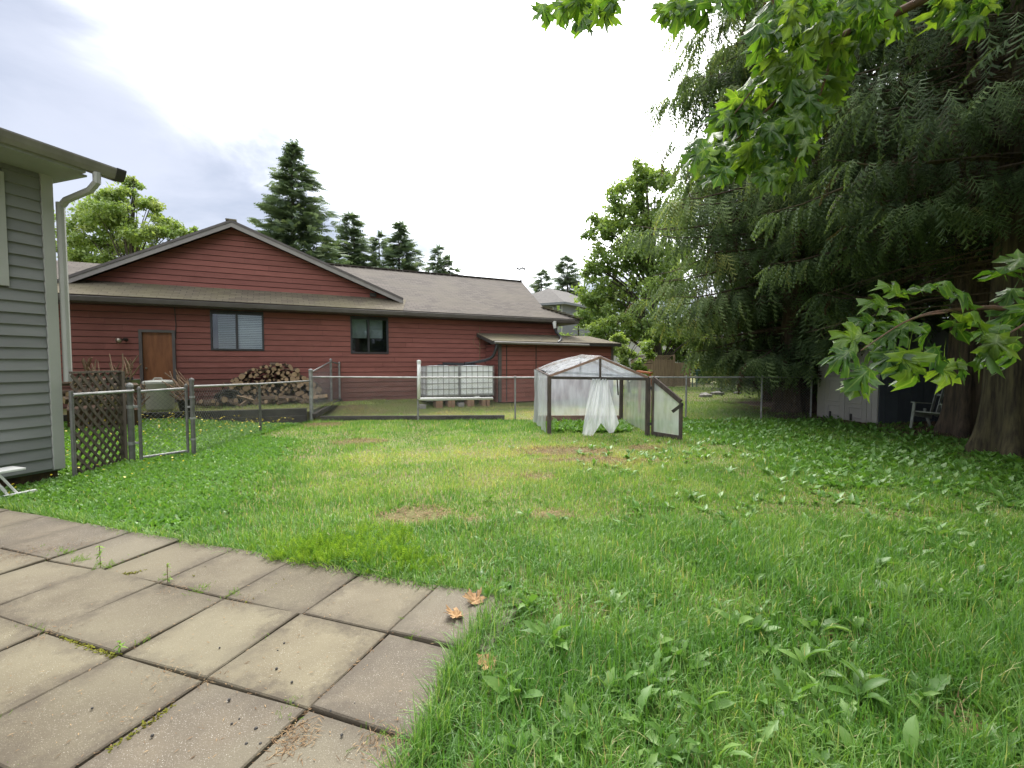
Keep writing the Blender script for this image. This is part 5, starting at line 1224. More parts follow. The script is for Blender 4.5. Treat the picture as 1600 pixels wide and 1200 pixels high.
# thatch on the bare patches
ts = Stamp()
for (cx_, cy_, rx, ry) in BARE:
    n = int(min(2600, 5200*rx*ry)); a_ = rnd(0, 6.28, n); r_ = np.sqrt(rng.random(n))*1.1
    x, y = cx_+rx*r_*np.cos(a_), cy_+ry*r_*np.sin(a_); k = lawn_ok(x, y); x, y = x[k], y[k]; n = len(x)
    d = np.stack([rng.normal(size=n), rng.normal(size=n), rnd(-0.05, 0.35, n)], 1)
    ts.put(DIAMOND, np.stack([x, y, hz(x, y)+rnd(-0.005, 0.012, n)], 1), basis(d, np.array([0, 0, 1.0])), np.stack([np.full(n, 0.012), rnd(0.04, 0.10, n), np.full(n, 0.02)], 1), rnd(0.2, 1, n))
tag(ts.build('thatch', 'dry_straw'), 'dry straw coloured thatch on the bare lawn patches', 'dead grass', kind='stuff')
# ------------------------------------------------------------------ broad leaved weeds in the turf
def rosettes(st, x, y, size, nleaf, tint, w=0.45, up=(0.15, 0.8), tmpl=None):
    n = len(x); base = np.stack([x, y, hz(x, y)-0.01], 1)
    for k in range(nleaf):
        a_ = rnd(0, 6.283, n); e = rnd(*up, n)
        d = np.stack([np.cos(a_)*np.cos(e), np.sin(a_)*np.cos(e), np.sin(e)], 1)
        s_ = size*rnd(0.6, 1.2, n)
        st.put(tmpl[k % len(tmpl)], base, basis(d, np.array([0, 0, 1.0])), np.stack([s_*w, s_, s_], 1), np.clip(tint+rng.normal(size=n)*0.15, 0, 1))
LV = [leaf_flat(4, 1.0, 0.45, 0.0), leaf_flat(4, 1.0, 0.75, 0.25), leaf_flat(4, 0.8, 0.25, 0.35)]
LV2 = [leaf_flat(2, 1.0, 0.5), leaf_flat(2, 0.9, 0.2)]
ws_ = Stamp()
x, y = scatter(3.6, 9.2, 5.6, 12.3, 120); sr2 = shade_right(x, y); k = lawn_ok(x, y) & view_cull(x, y) & (rng.random(len(x)) < 0.25+0.75*vnoise(x, y, 0.9)) & (x > 4.2+0.5*np.sin(y)+rng.normal(size=len(x))*0.5) & (rng.random(len(x)) > 0.85*smooth01((x-7.9)/0.8)); x, y = x[k], y[k]
rosettes(ws_, x, y, 0.125, 4, 0.55, 0.85, (0.2, 1.1), [DIAMOND])
x, y = scatter(1.0, 8.5, 3.2, 9.0, 34); k = lawn_ok(x, y) & view_cull(x, y) & (rng.random(len(x)) < 0.3+0.7*smooth01((x-2.5)/3)); x, y = x[k], y[k]
rosettes(ws_, x, y, 0.12, 5, 0.55, 0.42, (0.3, 1.1), LV2)
x, y = scatter(-1, 4.0, 1.2, 4.0, 13); k = lawn_ok(x, y) & view_cull(x, y); x, y = x[k], y[k]
rosettes(ws_, x, y, 0.10, 5, 0.45, 0.42, (0.2, 1.0), LV)
tag(ws_.build('lawn_weeds', 'broad_leaf'), 'small broad leaved weeds mixed through the turf', 'weeds', kind='stuff')
# creeping ground cover on the left, by lattice and gate, and beyond the fence
cs = Stamp(); fl = Stamp()
x, y = scatter(-6.4, -1.6, 4.2, 9.5, 620)
m1 = smooth01((-3.0-x-0.35*(y-6.0)+0.8*(vnoise(x, y, 1.5)-0.5))/0.9)
pat_near = ~inpoly(x, y, PATIO)
k = pat_near & lawn_ok(x, y) & (rng.random(len(x)) < m1); x, y = x[k], y[k]
rosettes(cs, x, y, 0.062, 5, 0.6, 0.9, (0.2, 1.3), [DIAMOND])
x, y = scatter(-10.5, -5.3, 5.6, 11.6, 420)
k = (x < np.interp(y, [6, 7.6, 12], [-5.7, -5.4, -5.3])) & (((x-TA[0])*(-dv[1])+(y-TA[1])*dv[0]) < -0.08) & ((x-GC[0])*FW[0]+(y-GC[1])*FW[1] > 0.05); x, y = x[k], y[k]
rosettes(cs, x, y, 0.085, 4, 0.7, 0.95, (0.3, 1.2), [DIAMOND])
sel = rng.random(len(x)) < 0.08*smooth01((y-8.5)/2)+0.01; fx, fy = x[sel], y[sel]
n = len(fx); fl.put((np.array([(-.5, -.5, 0), (.5, -.5, 0), (.5, .5, 0.1), (-.5, .5, 0.1)]), [(0, 1, 2, 3)]), np.stack([fx, fy, hz(fx, fy)+rnd(0.09, 0.2, n)], 1), yaw_basis(n, 0.6), 0.03, rnd(0, 1, n))
x, y = scatter(-6.2, -4.6, 5.0, 7.4, 10); k = lawn_ok(x, y) & ~inpoly(x, y, PATIO); x, y = x[k], y[k]; n = len(x)
fl.put((np.array([(-.5, -.5, 0), (.5, -.5, 0), (.5, .5, 0.1), (-.5, .5, 0.1)]), [(0, 1, 2, 3)]), np.stack([x, y, hz(x, y)+rnd(0.08, 0.16, n)], 1), yaw_basis(n, 0.6), 0.022, rnd(0, 1, n))
tag(cs.build('ground_cover', 'broad_leaf'), 'leafy creeping weeds around the lattice and gate', 'weeds', kind='stuff')
tag(fl.build('buttercup_flowers', 'yellow_flower'), 'tiny yellow buttercup flowers among the weeds by the terrace', 'flowers', kind='stuff')
# feathery bright weeds spilling over the patio edge
fs_ = Stamp(); SPR = (np.vstack([np.array([(0, t, 0.02*k), (sg*0.16*(1-t*0.6), t+0.10, 0.05), (sg*0.20*(1-t*0.6), t+0.04, 0.02)]) for k, t in enumerate(np.linspace(0.1, 0.92, 9)) for sg in (-1, 1)]), [(i*3, i*3+1, i*3+2) for i in range(18)])
def feather(px0, px1, py0, py1, n, s0, s1):
    P = np.array([gp(rnd(px0, px1), rnd(py0, py1)) for _ in range(n)]); x, y = P[:, 0], P[:, 1]
    for _ in range(5):
        a_ = rnd(0, 6.283, n); e = rnd(0.5, 1.45, n)
        d = np.stack([np.cos(a_)*np.cos(e), np.sin(a_)*np.cos(e), np.sin(e)], 1)
        fs_.put(SPR, np.stack([x+rng.normal(size=n)*0.01, y+rng.normal(size=n)*0.01, hz(x, y)-0.01], 1), basis(d, rng.normal(size=(n, 3))), rnd(s0, s1, n), rnd(0, 1, n))
feather(430, 560, 868, 886, 80, 0.07, 0.15); feather(470, 640, 850, 890, 150, 0.08, 0.18); feather(560, 660, 872, 902, 70, 0.06, 0.13); feather(380, 520, 845, 868, 50, 0.05, 0.11); feather(560, 640, 828, 850, 40, 0.07, 0.14); feather(620, 690, 870, 905, 40, 0.06, 0.12)
tag(fs_.build('feathery_weeds', 'feather_leaf'), 'bright feathery weeds spilling over the patio edge', 'weeds', kind='stuff')
# turf beyond the fence: bank and far lawn
bs = Stamp()
x, y = scatter(-5.2, 5.5, 12.45, 16.5, 900); k = (house_r(x, y) < WR-0.1) & ~((house_s(x, y) > l0) & (house_s(x, y) < l1) & (house_r(x, y) > LR)); x, y = x[k], y[k]
n = len(x); h_ = 0.06*rnd(0.4, 1.3, n)*(0.4+vnoise(x, y, 2)); tint = np.clip(0.76+0.5*(vnoise(x, y, 1.1)-0.45)+rng.normal(size=n)*0.1, 0, 1)
keep = rng.random(n) < 0.35+0.6*vnoise(x, y, 1.6); bs.put(TRI1[1], np.stack([x, y, hz(x, y)-0.014], 1)[keep], yaw_basis(n, 0.3)[keep], np.stack([np.full(n, 0.013), h_, h_], 1)[keep], tint[keep])
x, y = (np.concatenate(q) for q in zip(scatter(2.5, 8.5, 12.6, 18, 520), scatter(2.5, 14, 18, 29, 150))); k = (x > 3.2+0.2*(y-12)) | (house_s(x, y) > l1+0.3); x, y = x[k], y[k]; n = len(x); h_ = 0.07*rnd(0.5, 1.3, n)
bs.put(TRI1[1], np.stack([x, y, hz(x, y)-0.014], 1), yaw_basis(n, 0.3), np.stack([np.full(n, 0.02), h_, h_], 1), np.clip(0.52+rng.normal(size=n)*0.1+0.25*(vnoise(x, y, 0.8)-0.5), 0, 1))
# tufts on the terrace
P = [hw(rnd(0.5, 7), rnd(-1.6, -0.3), 0) for _ in range(2600)]; x, y = np.array([p[0] for p in P]), np.array([p[1] for p in P]); k = ((x-TA[0])*(-dv[1])+(y-TA[1])*dv[0]) > 0.05; x, y = x[k], y[k]; n = len(x); h_ = 0.06*rnd(0.4, 1.4, n)
bs.put(FAR[2], np.stack([x, y, np.full(n, TZ-0.03)], 1), yaw_basis(n, 0.4), np.stack([np.full(n, 0.012), h_, h_], 1), np.clip(0.72+rng.normal(size=n)*0.12, 0, 1))
tag(bs.build('outer_grass', 'grass_blade'), 'short grass of the bank and far lawn beyond the wire fence', 'grass', kind='stuff')
m_ = Stamp(); x, y = scatter(8.2, 12, 5.5, 12, 260); n = len(x); d = np.stack([rng.normal(size=n), rng.normal(size=n), rnd(-0.1, 0.2, n)], 1)
m_.put(DIAMOND, np.stack([x, y, hz(x, y)+0.012], 1), basis(d, np.array([0, 0, 1.0])), np.stack([rnd(0.015, 0.05, n), rnd(0.04, 0.14, n), np.full(n, 0.05)], 1), rnd(0, 1, n))
x, y = scatter(7.3, 9.5, 12.5, 16, 200); n = len(x); d = np.stack([rng.normal(size=n), rng.normal(size=n), rnd(-0.1, 0.2, n)], 1)
m_.put(DIAMOND, np.stack([x, y, hz(x, y)+0.03], 1), basis(d, np.array([0, 0, 1.0])), np.stack([rnd(0.02, 0.05, n), rnd(0.06, 0.16, n), np.full(n, 0.05)], 1), rnd(0, 0.5, n))
tag(m_.build('cedar_litter', 'dry_straw'), 'brown cedar litter under the trees', 'litter', kind='stuff')
# ------------------------------------------------------------------ dandelions one by one
def dmesh(seed, jag):
    r = np.random.default_rng(seed); k = 9; t = np.linspace(0, 1, k+1); v = []; f = []
    for i, q in enumerate(t):
        w = (0.03+0.105*math.sin(math.pi*q**1.5*0.97))*(1 if i % 2 else 1-jag) if i < k else 0.01
        z = 0.55*q-0.62*q*q; v += [(-w, q, z+0.25*w), (0, q-0.02, z), (w, q, z+0.25*w+r.normal()*0.01)]
    for i in range(k):
        a = i*3; f += [(a, a+1, a+4, a+3), (a+1, a+2, a+5, a+4)]
    me = bpy.data.meshes.new('dandelion_leaf'); me.from_pydata([tuple(map(float, q)) for q in v], [], f); me.materials.append(MATS['dandelion_leaf'])
    me.polygons.foreach_set('use_smooth', [True]*len(me.polygons)); return me
DM = [dmesh(1, 0.3), dmesh(2, 0.5), dmesh(3, 0.6), dmesh(4, 0.4), dmesh(5, 0.0)]
SPOTS = [(862, 1010, 1.5), (835, 945, .8), (1010, 930, .7), (1175, 905, 1.1), (1200, 960, .9), (1260, 1040, 1.3), (1370, 955, .9), (1310, 905, 1.0), (1405, 935, 1.2), (1450, 930, 1.0), (1560, 930, 1.1), (1345, 1085, 1.3), (1440, 1090, 1.4), (1500, 1075, 1.2), (1430, 1190, 1.3), (1120, 1190, 1.2), (1180, 1160, 1.0), (1040, 1180, 1.0), (930, 1060, .7), (1060, 985, .9), (1085, 1040, .9), (985, 1010, .7), (1490, 1000, 1.1), (1560, 1050, 1.0), (1590, 1150, 1.2), (1240, 860, .8), (1300, 830, .8), (1150, 850, .8), (1100, 880, .8), (1360, 800, .8), (1420, 790, .9), (1480, 800, .9), (1530, 800, 1.0), (1560, 850, 1.0), (1460, 850, .9), (1400, 860, .9), (1330, 870, .9), (1530, 900, 1.0), (1570, 780, 1.0), (1000, 800, .7), (1150, 790, .7), (1220, 800, .7), (1280, 770, .8), (1360, 750, .8), (790, 1075, .9), (905, 1135, 1.0), (1000, 1100, .9), (1290, 1150, 1.0), (1560, 1180, 1.1), (1200, 1100, .9), (905, 930, .6), (960, 880, .6), (870, 880, .6), (1060, 840, .6), (720, 1110, .7), (1385, 1010, 1.0), (1130, 950, .8)]
for _ in range(2000):
    px_, py_ = rnd(760, 1600), 690+510*rnd(0, 1)**1.3
    if len(SPOTS) >= 190: break
    if px_ < 1500-(py_-690)*1.5 and rng.random() < 0.75: continue
    q = gp(px_, py_)
    if lawn_ok(np.array(q[0]), np.array(q[1])) and q[0] < 7.6 and q[1] < 9: SPOTS.append((px_, py_, rnd(0.55, 1.2)))
for i, (px_, py_, sc) in enumerate(SPOTS):
    p = gp(px_, py_+8); p[2] = float(hz(p[0], p[1]))
    kind_ = i % 3 == 2
    t = thing('plantain_plant', p, 'smooth leaved plantain growing in the long grass', 'weed', 'plantains in the lawn') if kind_ else thing('dandelion_plant', p, 'jagged leaved dandelion growing in the long grass', 'dandelion', 'dandelions in the lawn')
    for k in range(int(rng.integers(6, 11))):
        o = bpy.data.objects.new('leaf', DM[4 if kind_ else int(rng.integers(4))]); COL.objects.link(o); o.parent = t
        L_ = 0.13*sc*rnd(0.6, 1.2); o.scale = (L_*rnd(0.8, 1.25), L_, L_*rnd(0.7, 1.4)); o.rotation_euler = (rnd(0.35, 1.25), rnd(-0.5, 0.5), rnd(0, 6.283)); o.location = (rnd(-.02, .02), rnd(-.02, .02), -0.01)
# ------------------------------------------------------------------ weeds, moss and litter in the joints
def weed(px_, py_, hgt, lab, n=12, mt='feather_leaf'):
    p = gp(px_, py_, 0.02); t = Stamp(); q = rnd(0.1, 1, n); a_ = rnd(0, 6.28, n); e = rnd(-0.2, 0.9, n)
    d = np.stack([np.cos(a_)*np.cos(e), np.sin(a_)*np.cos(e), np.sin(e)], 1)
    t.put(LV2[0], p+np.stack([0*q, 0*q, q*hgt], 1), basis(d, np.array([0, 0, 1.0])), np.stack([np.full(n, 0.014), np.full(n, 0.035), np.full(n, 0.03)], 1), rnd(0, 0.7, n))
    th_ = thing('joint_weed', p, lab, 'weed')
    t.build('leaves', mt, th_); m = MB(); m.tube([p, p+UP*hgt], 0.003, 4); m.build('stem', 'stick', th_)
weed(157, 888, 0.17, 'tall single weed rising from a paving joint', 26)
weed(262, 912, 0.14, 'thin upright weed with spreading leaves at a slab corner', 14)
weed(188, 1020, 0.06, 'tiny weed at the crossing of two slab joints near the corner', 10)
js = Stamp()
def joint_sprigs(px_, py_, n, spread, s):
    p = gp(px_, py_, 0.0); x = p[0]+rng.normal(size=n)*spread; y = p[1]+rng.normal(size=n)*spread*0.7
    a_ = rnd(0, 6.28, n); e = rnd(0.1, 1.2, n); d = np.stack([np.cos(a_)*np.cos(e), np.sin(a_)*np.cos(e), np.sin(e)], 1)
    js.put(SPR, np.stack([x, y, np.full(n, 0.018)], 1), basis(d, rng.normal(size=(n, 3))), s*rnd(0.6, 1.3, n), rnd(0, 0.6, n))
for _ in range(46):
    if rng.random() < 0.5: q_ = PO+FW*SL*int(rng.integers(-2, 3))+LF*SL*rnd(-0.8, 6)
    else: q_ = PO+LF*SL*int(rng.integers(0, 6))+FW*SL*rnd(-2.2, 1.9)
    n = int(rng.integers(4, 16)); x = q_[0]+rng.normal(size=n)*0.03; y = q_[1]+rng.normal(size=n)*0.02
    a_ = rnd(0, 6.28, n); e = rnd(0.1, 1.2, n); d = np.stack([np.cos(a_)*np.cos(e), np.sin(a_)*np.cos(e), np.sin(e)], 1)
    js.put(SPR, np.stack([x, y, np.full(n, 0.018)], 1), basis(d, rng.normal(size=(n, 3))), 0.03*rnd(0.6, 1.4, n), rnd(0, 0.5, n))
for a_ in ((645, 1000, 26, 0.025, 0.035), (636, 975, 14, 0.02, 0.03), (685, 1008, 8, 0.015, 0.025), (320, 925, 30, 0.035, 0.035), (365, 935, 30, 0.03, 0.035), (100, 868, 26, 0.04, 0.05), (125, 880, 24, 0.03, 0.05), (165, 890, 26, 0.04, 0.05), (70, 858, 18, 0.05, 0.03), (455, 1128, 14, 0.03, 0.04), (600, 1165, 14, 0.05, 0.05)): joint_sprigs(*a_)
tag(js.build('joint_sprigs', 'feather_leaf'), 'small green sprigs growing in the paving joints', 'weeds', kind='stuff')
lit = Stamp()
def dead(px_, py_, n, spread, L_):
    p = gp(px_, py_, 0.03); x = p[0]+rng.normal(size=n)*spread; y = p[1]+rng.normal(size=n)*spread
    d = np.stack([rng.normal(size=n), rng.normal(size=n), rnd(-0.1, 0.3, n)], 1)
    lit.put(DIAMOND, np.stack([x, y, np.full(n, 0.034)], 1), basis(d, np.array([0, 0, 1.0])), np.stack([np.full(n, 0.005), L_*rnd(0.3, 1.2, n), np.full(n, 0.01)], 1), rnd(0, 1, n))
for a_ in ((460, 1150, 140, 0.045, 0.05), (445, 1170, 70, 0.04, 0.05), (600, 1160, 120, 0.06, 0.05), (640, 1180, 60, 0.06, 0.05), (80, 988, 60, 0.045, 0.03), (45, 865, 160, 0.10, 0.035), (120, 850, 60, 0.08, 0.03), (270, 920, 40, 0.05, 0.03), (375, 940, 40, 0.04, 0.03), (262, 1052, 40, 0.05, 0.03), (320, 1068, 24, 0.04, 0.04)): dead(*a_)
n = 420; px_, py_ = rnd(0, 700, n), rnd(850, 1195, n); P = np.array([gp(a_, b_, 0.03) for a_, b_ in zip(px_, py_)]); k = inpoly(P[:, 0], P[:, 1], PATIO); P = P[k]; n = len(P)
lit.put(DIAMOND, P+np.array([0, 0, 0.006]), basis(np.stack([rng.normal(size=n), rng.normal(size=n), rnd(-0.05, 0.1, n)], 1), np.array([0, 0, 1.0])), np.stack([rnd(0.004, 0.009, n), rnd(0.006, 0.03, n), np.full(n, 0.01)], 1), rnd(0, 1, n))
for a_ in range(-3, 3):
    for (O_, D_, ln_) in [(PO+FW*SL*a_, LF, 7)]+[(PO+LF*SL*(a_+2), FW, 4)]:
        n = 260; t_ = rnd(-1.0 if D_ is LF else -2.5, ln_ if D_ is LF else 2.0, n); w_ = vnoise(t_*0.8+a_*3.1, np.full(n, a_*1.7), 1.6); e_ = rng.random(n) < np.clip((w_-0.35)*2.2, 0.06, 1)
        P = (O_[None]+D_[None]*(t_*SL)[:, None]+rng.normal(size=(n, 3))*np.array([0.008, 0.008, 0])+np.array([0, 0, 0.027]))[e_]; k = inpoly(P[:, 0], P[:, 1], PATIO); P = P[k]; n = len(P)
        if n: lit.put(DIAMOND, P, basis(np.stack([rng.normal(size=n), rng.normal(size=n), rnd(-0.1, 0.2, n)], 1), np.array([0, 0, 1.0])), np.stack([rnd(0.004, 0.014, n), rnd(0.008, 0.03, n), np.full(n, 0.01)], 1), rnd(0, 0.8, n))
tag(lit.build('patio_litter', 'dry_straw'), 'dry needles and bits strewn over the slabs', 'litter', kind='stuff')
m = MB()
for (px_, py_) in ((432, 1046), (456, 1067), (458, 1099), (469, 1110), (358, 1095), (374, 1124), (385, 1164), (407, 1164), (554, 1100), (444, 1006), (434, 1017), (343, 1013), (400, 1140), (534, 1150), (517, 1112), (238, 1151), (144, 1108), (362, 1132)):
    p = gp(px_, py_, 0.032); r_ = rnd(0.004, 0.008); m.lathe(p, [(r_*0.6, 0), (r_, r_*0.6), (r_*0.6, r_*1.3), (0, r_*1.5)], 6)
tag(m.build('seed_cones', 'dark_end'), 'tiny dark seed cones fallen on the slabs', 'litter', kind='stuff')
ms_ = Stamp()
def mossy(pa_, pb_, n, w):
    a_, b_ = gp(*pa_, 0.02), gp(*pb_, 0.02); t = rng.random(n); P = a_[None]*(1-t[:, None])+b_[None]*t[:, None]+rng.normal(size=(n, 3))*np.array([w, w, 0.004])
    ms_.put(DIAMOND, P, yaw_basis(n, 0.5), np.stack([np.full(n, 0.016), np.full(n, 0.018), np.full(n, 0.016)], 1), rng.random(n))
for a_ in (((300, 905), (325, 885), 500, 0.010), ((330, 884), (370, 866), 160, 0.006), ((165, 1180), (272, 1105), 420, 0.006), ((95, 997), (180, 1026), 260, 0.008), ((185, 900), (225, 893), 260, 0.012), ((70, 925), (105, 912), 160, 0.006), ((125, 1175), (132, 1180), 0, 0.01), ((380, 945), (450, 905), 120, 0.005)): mossy(*a_)
leafmat('moss_leaf', [(0, (0.10, 0.075, 0.012)), (0.5, (0.14, 0.15, 0.02)), (1, (0.20, 0.20, 0.03))], 0.9, 0.1, (1, 1, 1), 0.1)
tag(ms_.build('joint_moss', 'moss_leaf'), 'ochre and green moss cushions in the paving joints', 'moss', kind='stuff')
# ------------------------------------------------------------------ maple leaves
HALF = [(0.0, 0.05), (0.12, 0.0), (0.30, -0.06), (0.28, 0.08), (0.45, 0.10), (0.66, 0.14), (0.52, 0.26), (0.60, 0.36), (0.40, 0.36), (0.25, 0.37), (0.36, 0.50), (0.52, 0.56), (0.64, 0.76), (0.46, 0.72), (0.42, 0.84), (0.28, 0.68), (0.12, 0.52), (0.18, 0.72), (0.30, 0.80), (0.17, 0.88), (0.10, 0.93), (0.0, 1.14)]
OUTL = HALF+[(-x, y) for x, y in HALF[-2:0:-1]]
def maple_mesh(seed, droop, fold, curl):
    r = np.random.default_rng(seed); P = [(0, 0.33, 0)]; k = len(OUTL)
    for f in (0.5, 1.0):
        for (x, y) in OUTL: P.append((x*f, 0.33+(y-0.33)*f, 0))
    P = np.array(P); x, y = P[:, 0].copy(), P[:, 1].copy()
    P[:, 2] = -droop*(y-0.1)*np.abs(y-0.1)*0.6-fold*np.abs(x)+curl*np.sin(x*7+seed)*np.sin(y*6)*0.12-0.25*x*x*droop
    P = np.vstack([P, [(-0.012, 0.05, 0), (0.012, 0.05, 0), (0.006, -0.35, 0.05), (-0.006, -0.35, 0.05), (0, -0.75, 0.16)]])
    f = [(0, 1+i, 1+(i+1) % k) for i in range(k)]+[(1+i, 1+k+i, 1+k+(i+1) % k, 1+(i+1) % k) for i in range(k)]
    b = 1+2*k; f += [(b, b+1, b+2, b+3), (b+3, b+2, b+4)]
    return P, f
MT = [maple_mesh(s_, d_, f_, c_) for s_, d_, f_, c_ in ((1, 0.5, 0.15, 1.1), (2, 1.0, 0.3, 1.5), (3, 0.2, 0.05, 1.0), (4, 1.3, 0.45, 1.7), (5, 0.6, -0.2, 1.4), (6, 0.9, 0.1, 2.0), (7, 0.4, 0.5, 1.2))]
MM = []
for P, f in MT:
    me = bpy.data.meshes.new('maple_leaf'); me.from_pydata(P.tolist(), [], f); me.materials.append(MATS['maple_leaf']); me.polygons.foreach_set('use_smooth', [True]*len(me.polygons)); MM.append(me)
TRUNK = np.array([5.3, 1.2, 0.0])
mp_ = thing('maple_tree', TRUNK, 'broad leaved maple whose bright branches hang in over the lawn', 'tree')
tr_ = MB(); tr_.tube(spline([TRUNK-UP*0.2, TRUNK+UP*1.5+np.array([-.05, .1, 0]), TRUNK+UP*3.2+np.array([-.2, .2, 0]), TRUNK+UP*5.5+np.array([-.1, .5, 0]), TRUNK+UP*8+np.array([.2, .6, 0])], 16), np.linspace(0.24, 0.07, 16), 10); tr_.build('trunk', 'grey_bark', mp_, smooth=True)
NLEAF = [0]
def place_leaf(tip, dirv, size, up=None):
    """leaf hangs from point tip along dirv"""
    d = nrm(np.asarray(dirv, float)); u = np.asarray(up if up is not None else (rnd(-.7, .7), rnd(-1.3, -.2), 0.8), float)
    B = basis(d[None], u)[0]
    o = bpy.data.objects.new('leaf', MM[int(rng.integers(len(MM)))]); COL.objects.link(o); o.parent = mp_
    from mathutils import Matrix
    M = Matrix(((B[0][0]*size, B[1][0]*size, B[2][0]*size, 0), (B[0][1]*size, B[1][1]*size, B[2][1]*size, 0), (B[0][2]*size, B[1][2]*size, B[2][2]*size, 0), (0, 0, 0, 1)))
    L_ = np.asarray(tip)-TRUNK; M[0][3], M[1][3], M[2][3] = [float(q) for q in L_]
    o.matrix_local = M; NLEAF[0] += 1
def branch(pts, r0, r1, n=24, name='branch'):
    q = spline(pts, n); m = MB(); m.tube(q, np.linspace(r0, r1, n), 6); m.build(name, 'maple_twig', mp_, smooth=True); return q
# lower right spray
b1 = branch([TRUNK+np.array([-.1, .15, 2.4]), np.array([4.4, 2.1, 2.35]), at(1640, 470, 2.9), at(1540, 480, 3.0), at(1450, 490, 2.95), at(1380, 520, 2.9)], 0.03, 0.004)
b2 = branch([at(1640, 470, 2.9), at(1610, 500, 2.8), at(1560, 530, 2.75)], 0.01, 0.004, 10, 'twig')
b3 = branch([at(1480, 488, 2.97), at(1420, 500, 2.8), at(1345, 548, 2.72)], 0.007, 0.003, 10, 'twig')
L1 = [(1330, 545, -1, -.5, 1.0), (1350, 520, -1, -.3, 1.1), (1370, 500, -.9, .1, 1.0), (1390, 475, -.9, .2, 1.1), (1410, 460, -.6, .5, 1.0), (1440, 455, .2, .5, 1.0), (1480, 462, .9, .35, 1.2), (1470, 445, .7, .3, .9), (1395, 545, -.5, -1, 1.25), (1360, 575, -.8, -.7, 1.2), (1345, 590, -.7, -.8, .9), (1420, 545, .0, -1, 1.3), (1440, 560, .1, -1, 1.3), (1455, 540, .4, -.9, 1.0), (1485, 500, .6, -.6, 1.2), (1500, 490, .9, -.1, 1.1), (1475, 560, -.2, -1, 1.1), (1500, 560, .2, -1, .9), (1545, 505, -.5, -.8, 1.0), (1560, 520, -.4, -.9, 1.1), (1555, 540, -.6, -.7, 1.1), (1580, 480, -.3, -.9, 1.2), (1590, 530, .2, -1, 1.2), (1570, 430, -.4, .5, 1.1), (1595, 420, .2, .8, 1.2), (1585, 450, -.5, -.6, 1.0), (1610, 470, 0, -1, 1.2), (1620, 420, .5, .2, 1.1), (1425, 500, -.8, -.5, 1.1), (1400, 515, -.9, -.6, 1.0), (1450, 505, .1, -1, 1.0), (1375, 530, -.7, -.8, .9)]
for (px_, py_, dx, dy, s_) in L1:
    c_ = at(px_, py_, rnd(2.7, 3.05)); place_leaf(c_, (dx, rnd(-.5, .3), dy*0.8-0.15), 0.15*s_*rnd(0.9, 1.15), (rnd(-.5, .5), rnd(-.9, -.1), 1.0))
# overhead limbs with the hanging curtain of leaves
h1 = branch([TRUNK+np.array([-.2, .2, 3.2]), np.array([4.3, 2.3, 4.3]), at(1400, 20, 3.5), at(1310, 60, 3.6), at(1230, 140, 3.6), at(1150, 220, 3.55)], 0.045, 0.005)
h2 = branch([np.array([4.3, 2.3, 4.3]), at(1330, -60, 3.3), at(1200, -40, 3.3), at(1080, -20, 3.4), at(960, -10, 3.5), at(880, -5, 3.5)], 0.03, 0.004)
h3 = branch([at(1310, 60, 3.6), at(1280, 150, 3.7), at(1250, 230, 3.75), at(1230, 290, 3.7)], 0.012, 0.004, 12, 'twig')
h4 = branch([at(1200, -40, 3.3), at(1210, 40, 3.4), at(1195, 110, 3.45), at(1130, 200, 3.5)], 0.012, 0.004, 14, 'twig')
CURT = [(1190, 0), (1185, 90), (1150, 150), (1120, 190), (1085, 240), (1085, 275), (1120, 285), (1160, 250), (1200, 300), (1245, 300), (1255, 230), (1290, 190), (1310, 130), (1335, 60), (1400, 60), (1400, 0)]
cnt = 0
while cnt < 165:
    px_, py_ = rnd(1075, 1405), rnd(-25, 285)
    if not inpoly(np.array(px_), np.array(py_), np.array(CURT)): continue
    dens = 0.55 if px_ > 1270 else 1.0
    if rng.random() > dens: continue
    c_ = at(px_, py_-12, rnd(3.2, 4.0)); place_leaf(c_, (rnd(-.9, .5), rnd(-.5, .3), rnd(-1.1, -.25)), rnd(0.115, 0.185)); cnt += 1
for (px_, py_, n_) in ((850, 2, 2), (885, 8, 4), (915, 25, 4), (930, 5, 4), (900, -8, 4), (950, 0, 2), (1035, 2, 3), (1060, 10, 4), (1080, 0, 3), (1110, -5, 3), (1250, 8, 6), (1300, 15, 8), (1350, 5, 6), (1270, -10, 5), (1500, 5, 4), (1530, 15, 4), (1555, 0, 4), (1480, -10, 4), (1160, -5, 4)):
    for _ in range(n_):
        c_ = at(px_+rnd(-14, 14), py_+rnd(-14, 8), rnd(2.9, 3.6)); place_leaf(c_, (rnd(-.6, .6), rnd(-.4, .4), rnd(-1.1, -.5)), rnd(0.11, 0.16))
print('maple leaves', NLEAF[0])
def fan(P, f):
    k = len(OUTL); Q = np.vstack([P[:1], P[1+k:1+2*k]]); return Q, [(0, 1+i, 1+(i+1) % k) for i in range(k)]
MTL = fan(*MT[1])
ml = Stamp(); n = 2200                     # rest of its crown, out of view above, thickened to shade the right side
P = np.stack([rnd(2.2, 7.5, n), rnd(-2.5, 3.2, n), rnd(3.9, 7.5, n)], 1); a_ = np.arctan2(P[:, 0], P[:, 1])
k = (P[:, 2]-H)/np.maximum(P[:, 1], 0.1) > 0.95; k |= P[:, 1] < 0.3; P = P[k]; n = len(P)
ml.put(MTL, P, basis(np.stack([rng.normal(size=n), rng.normal(size=n), rnd(-1, 0, n)], 1), rng.normal(size=(n, 3))*0.5+np.array([0, 0, 1.0])), rnd(0.12, 0.2, n), rng.random(n))
cu = np.array(CURT); Q = []
while len(Q) < 230:
    px_, py_ = rnd(1080, 1420), rnd(-60, 280)
    if inpoly(np.array(px_), np.array(py_), cu) and rng.random() < (1.0 if py_ < 200 else 0.6): Q.append(at(px_+8, py_-14, rnd(3.7, 4.9)))
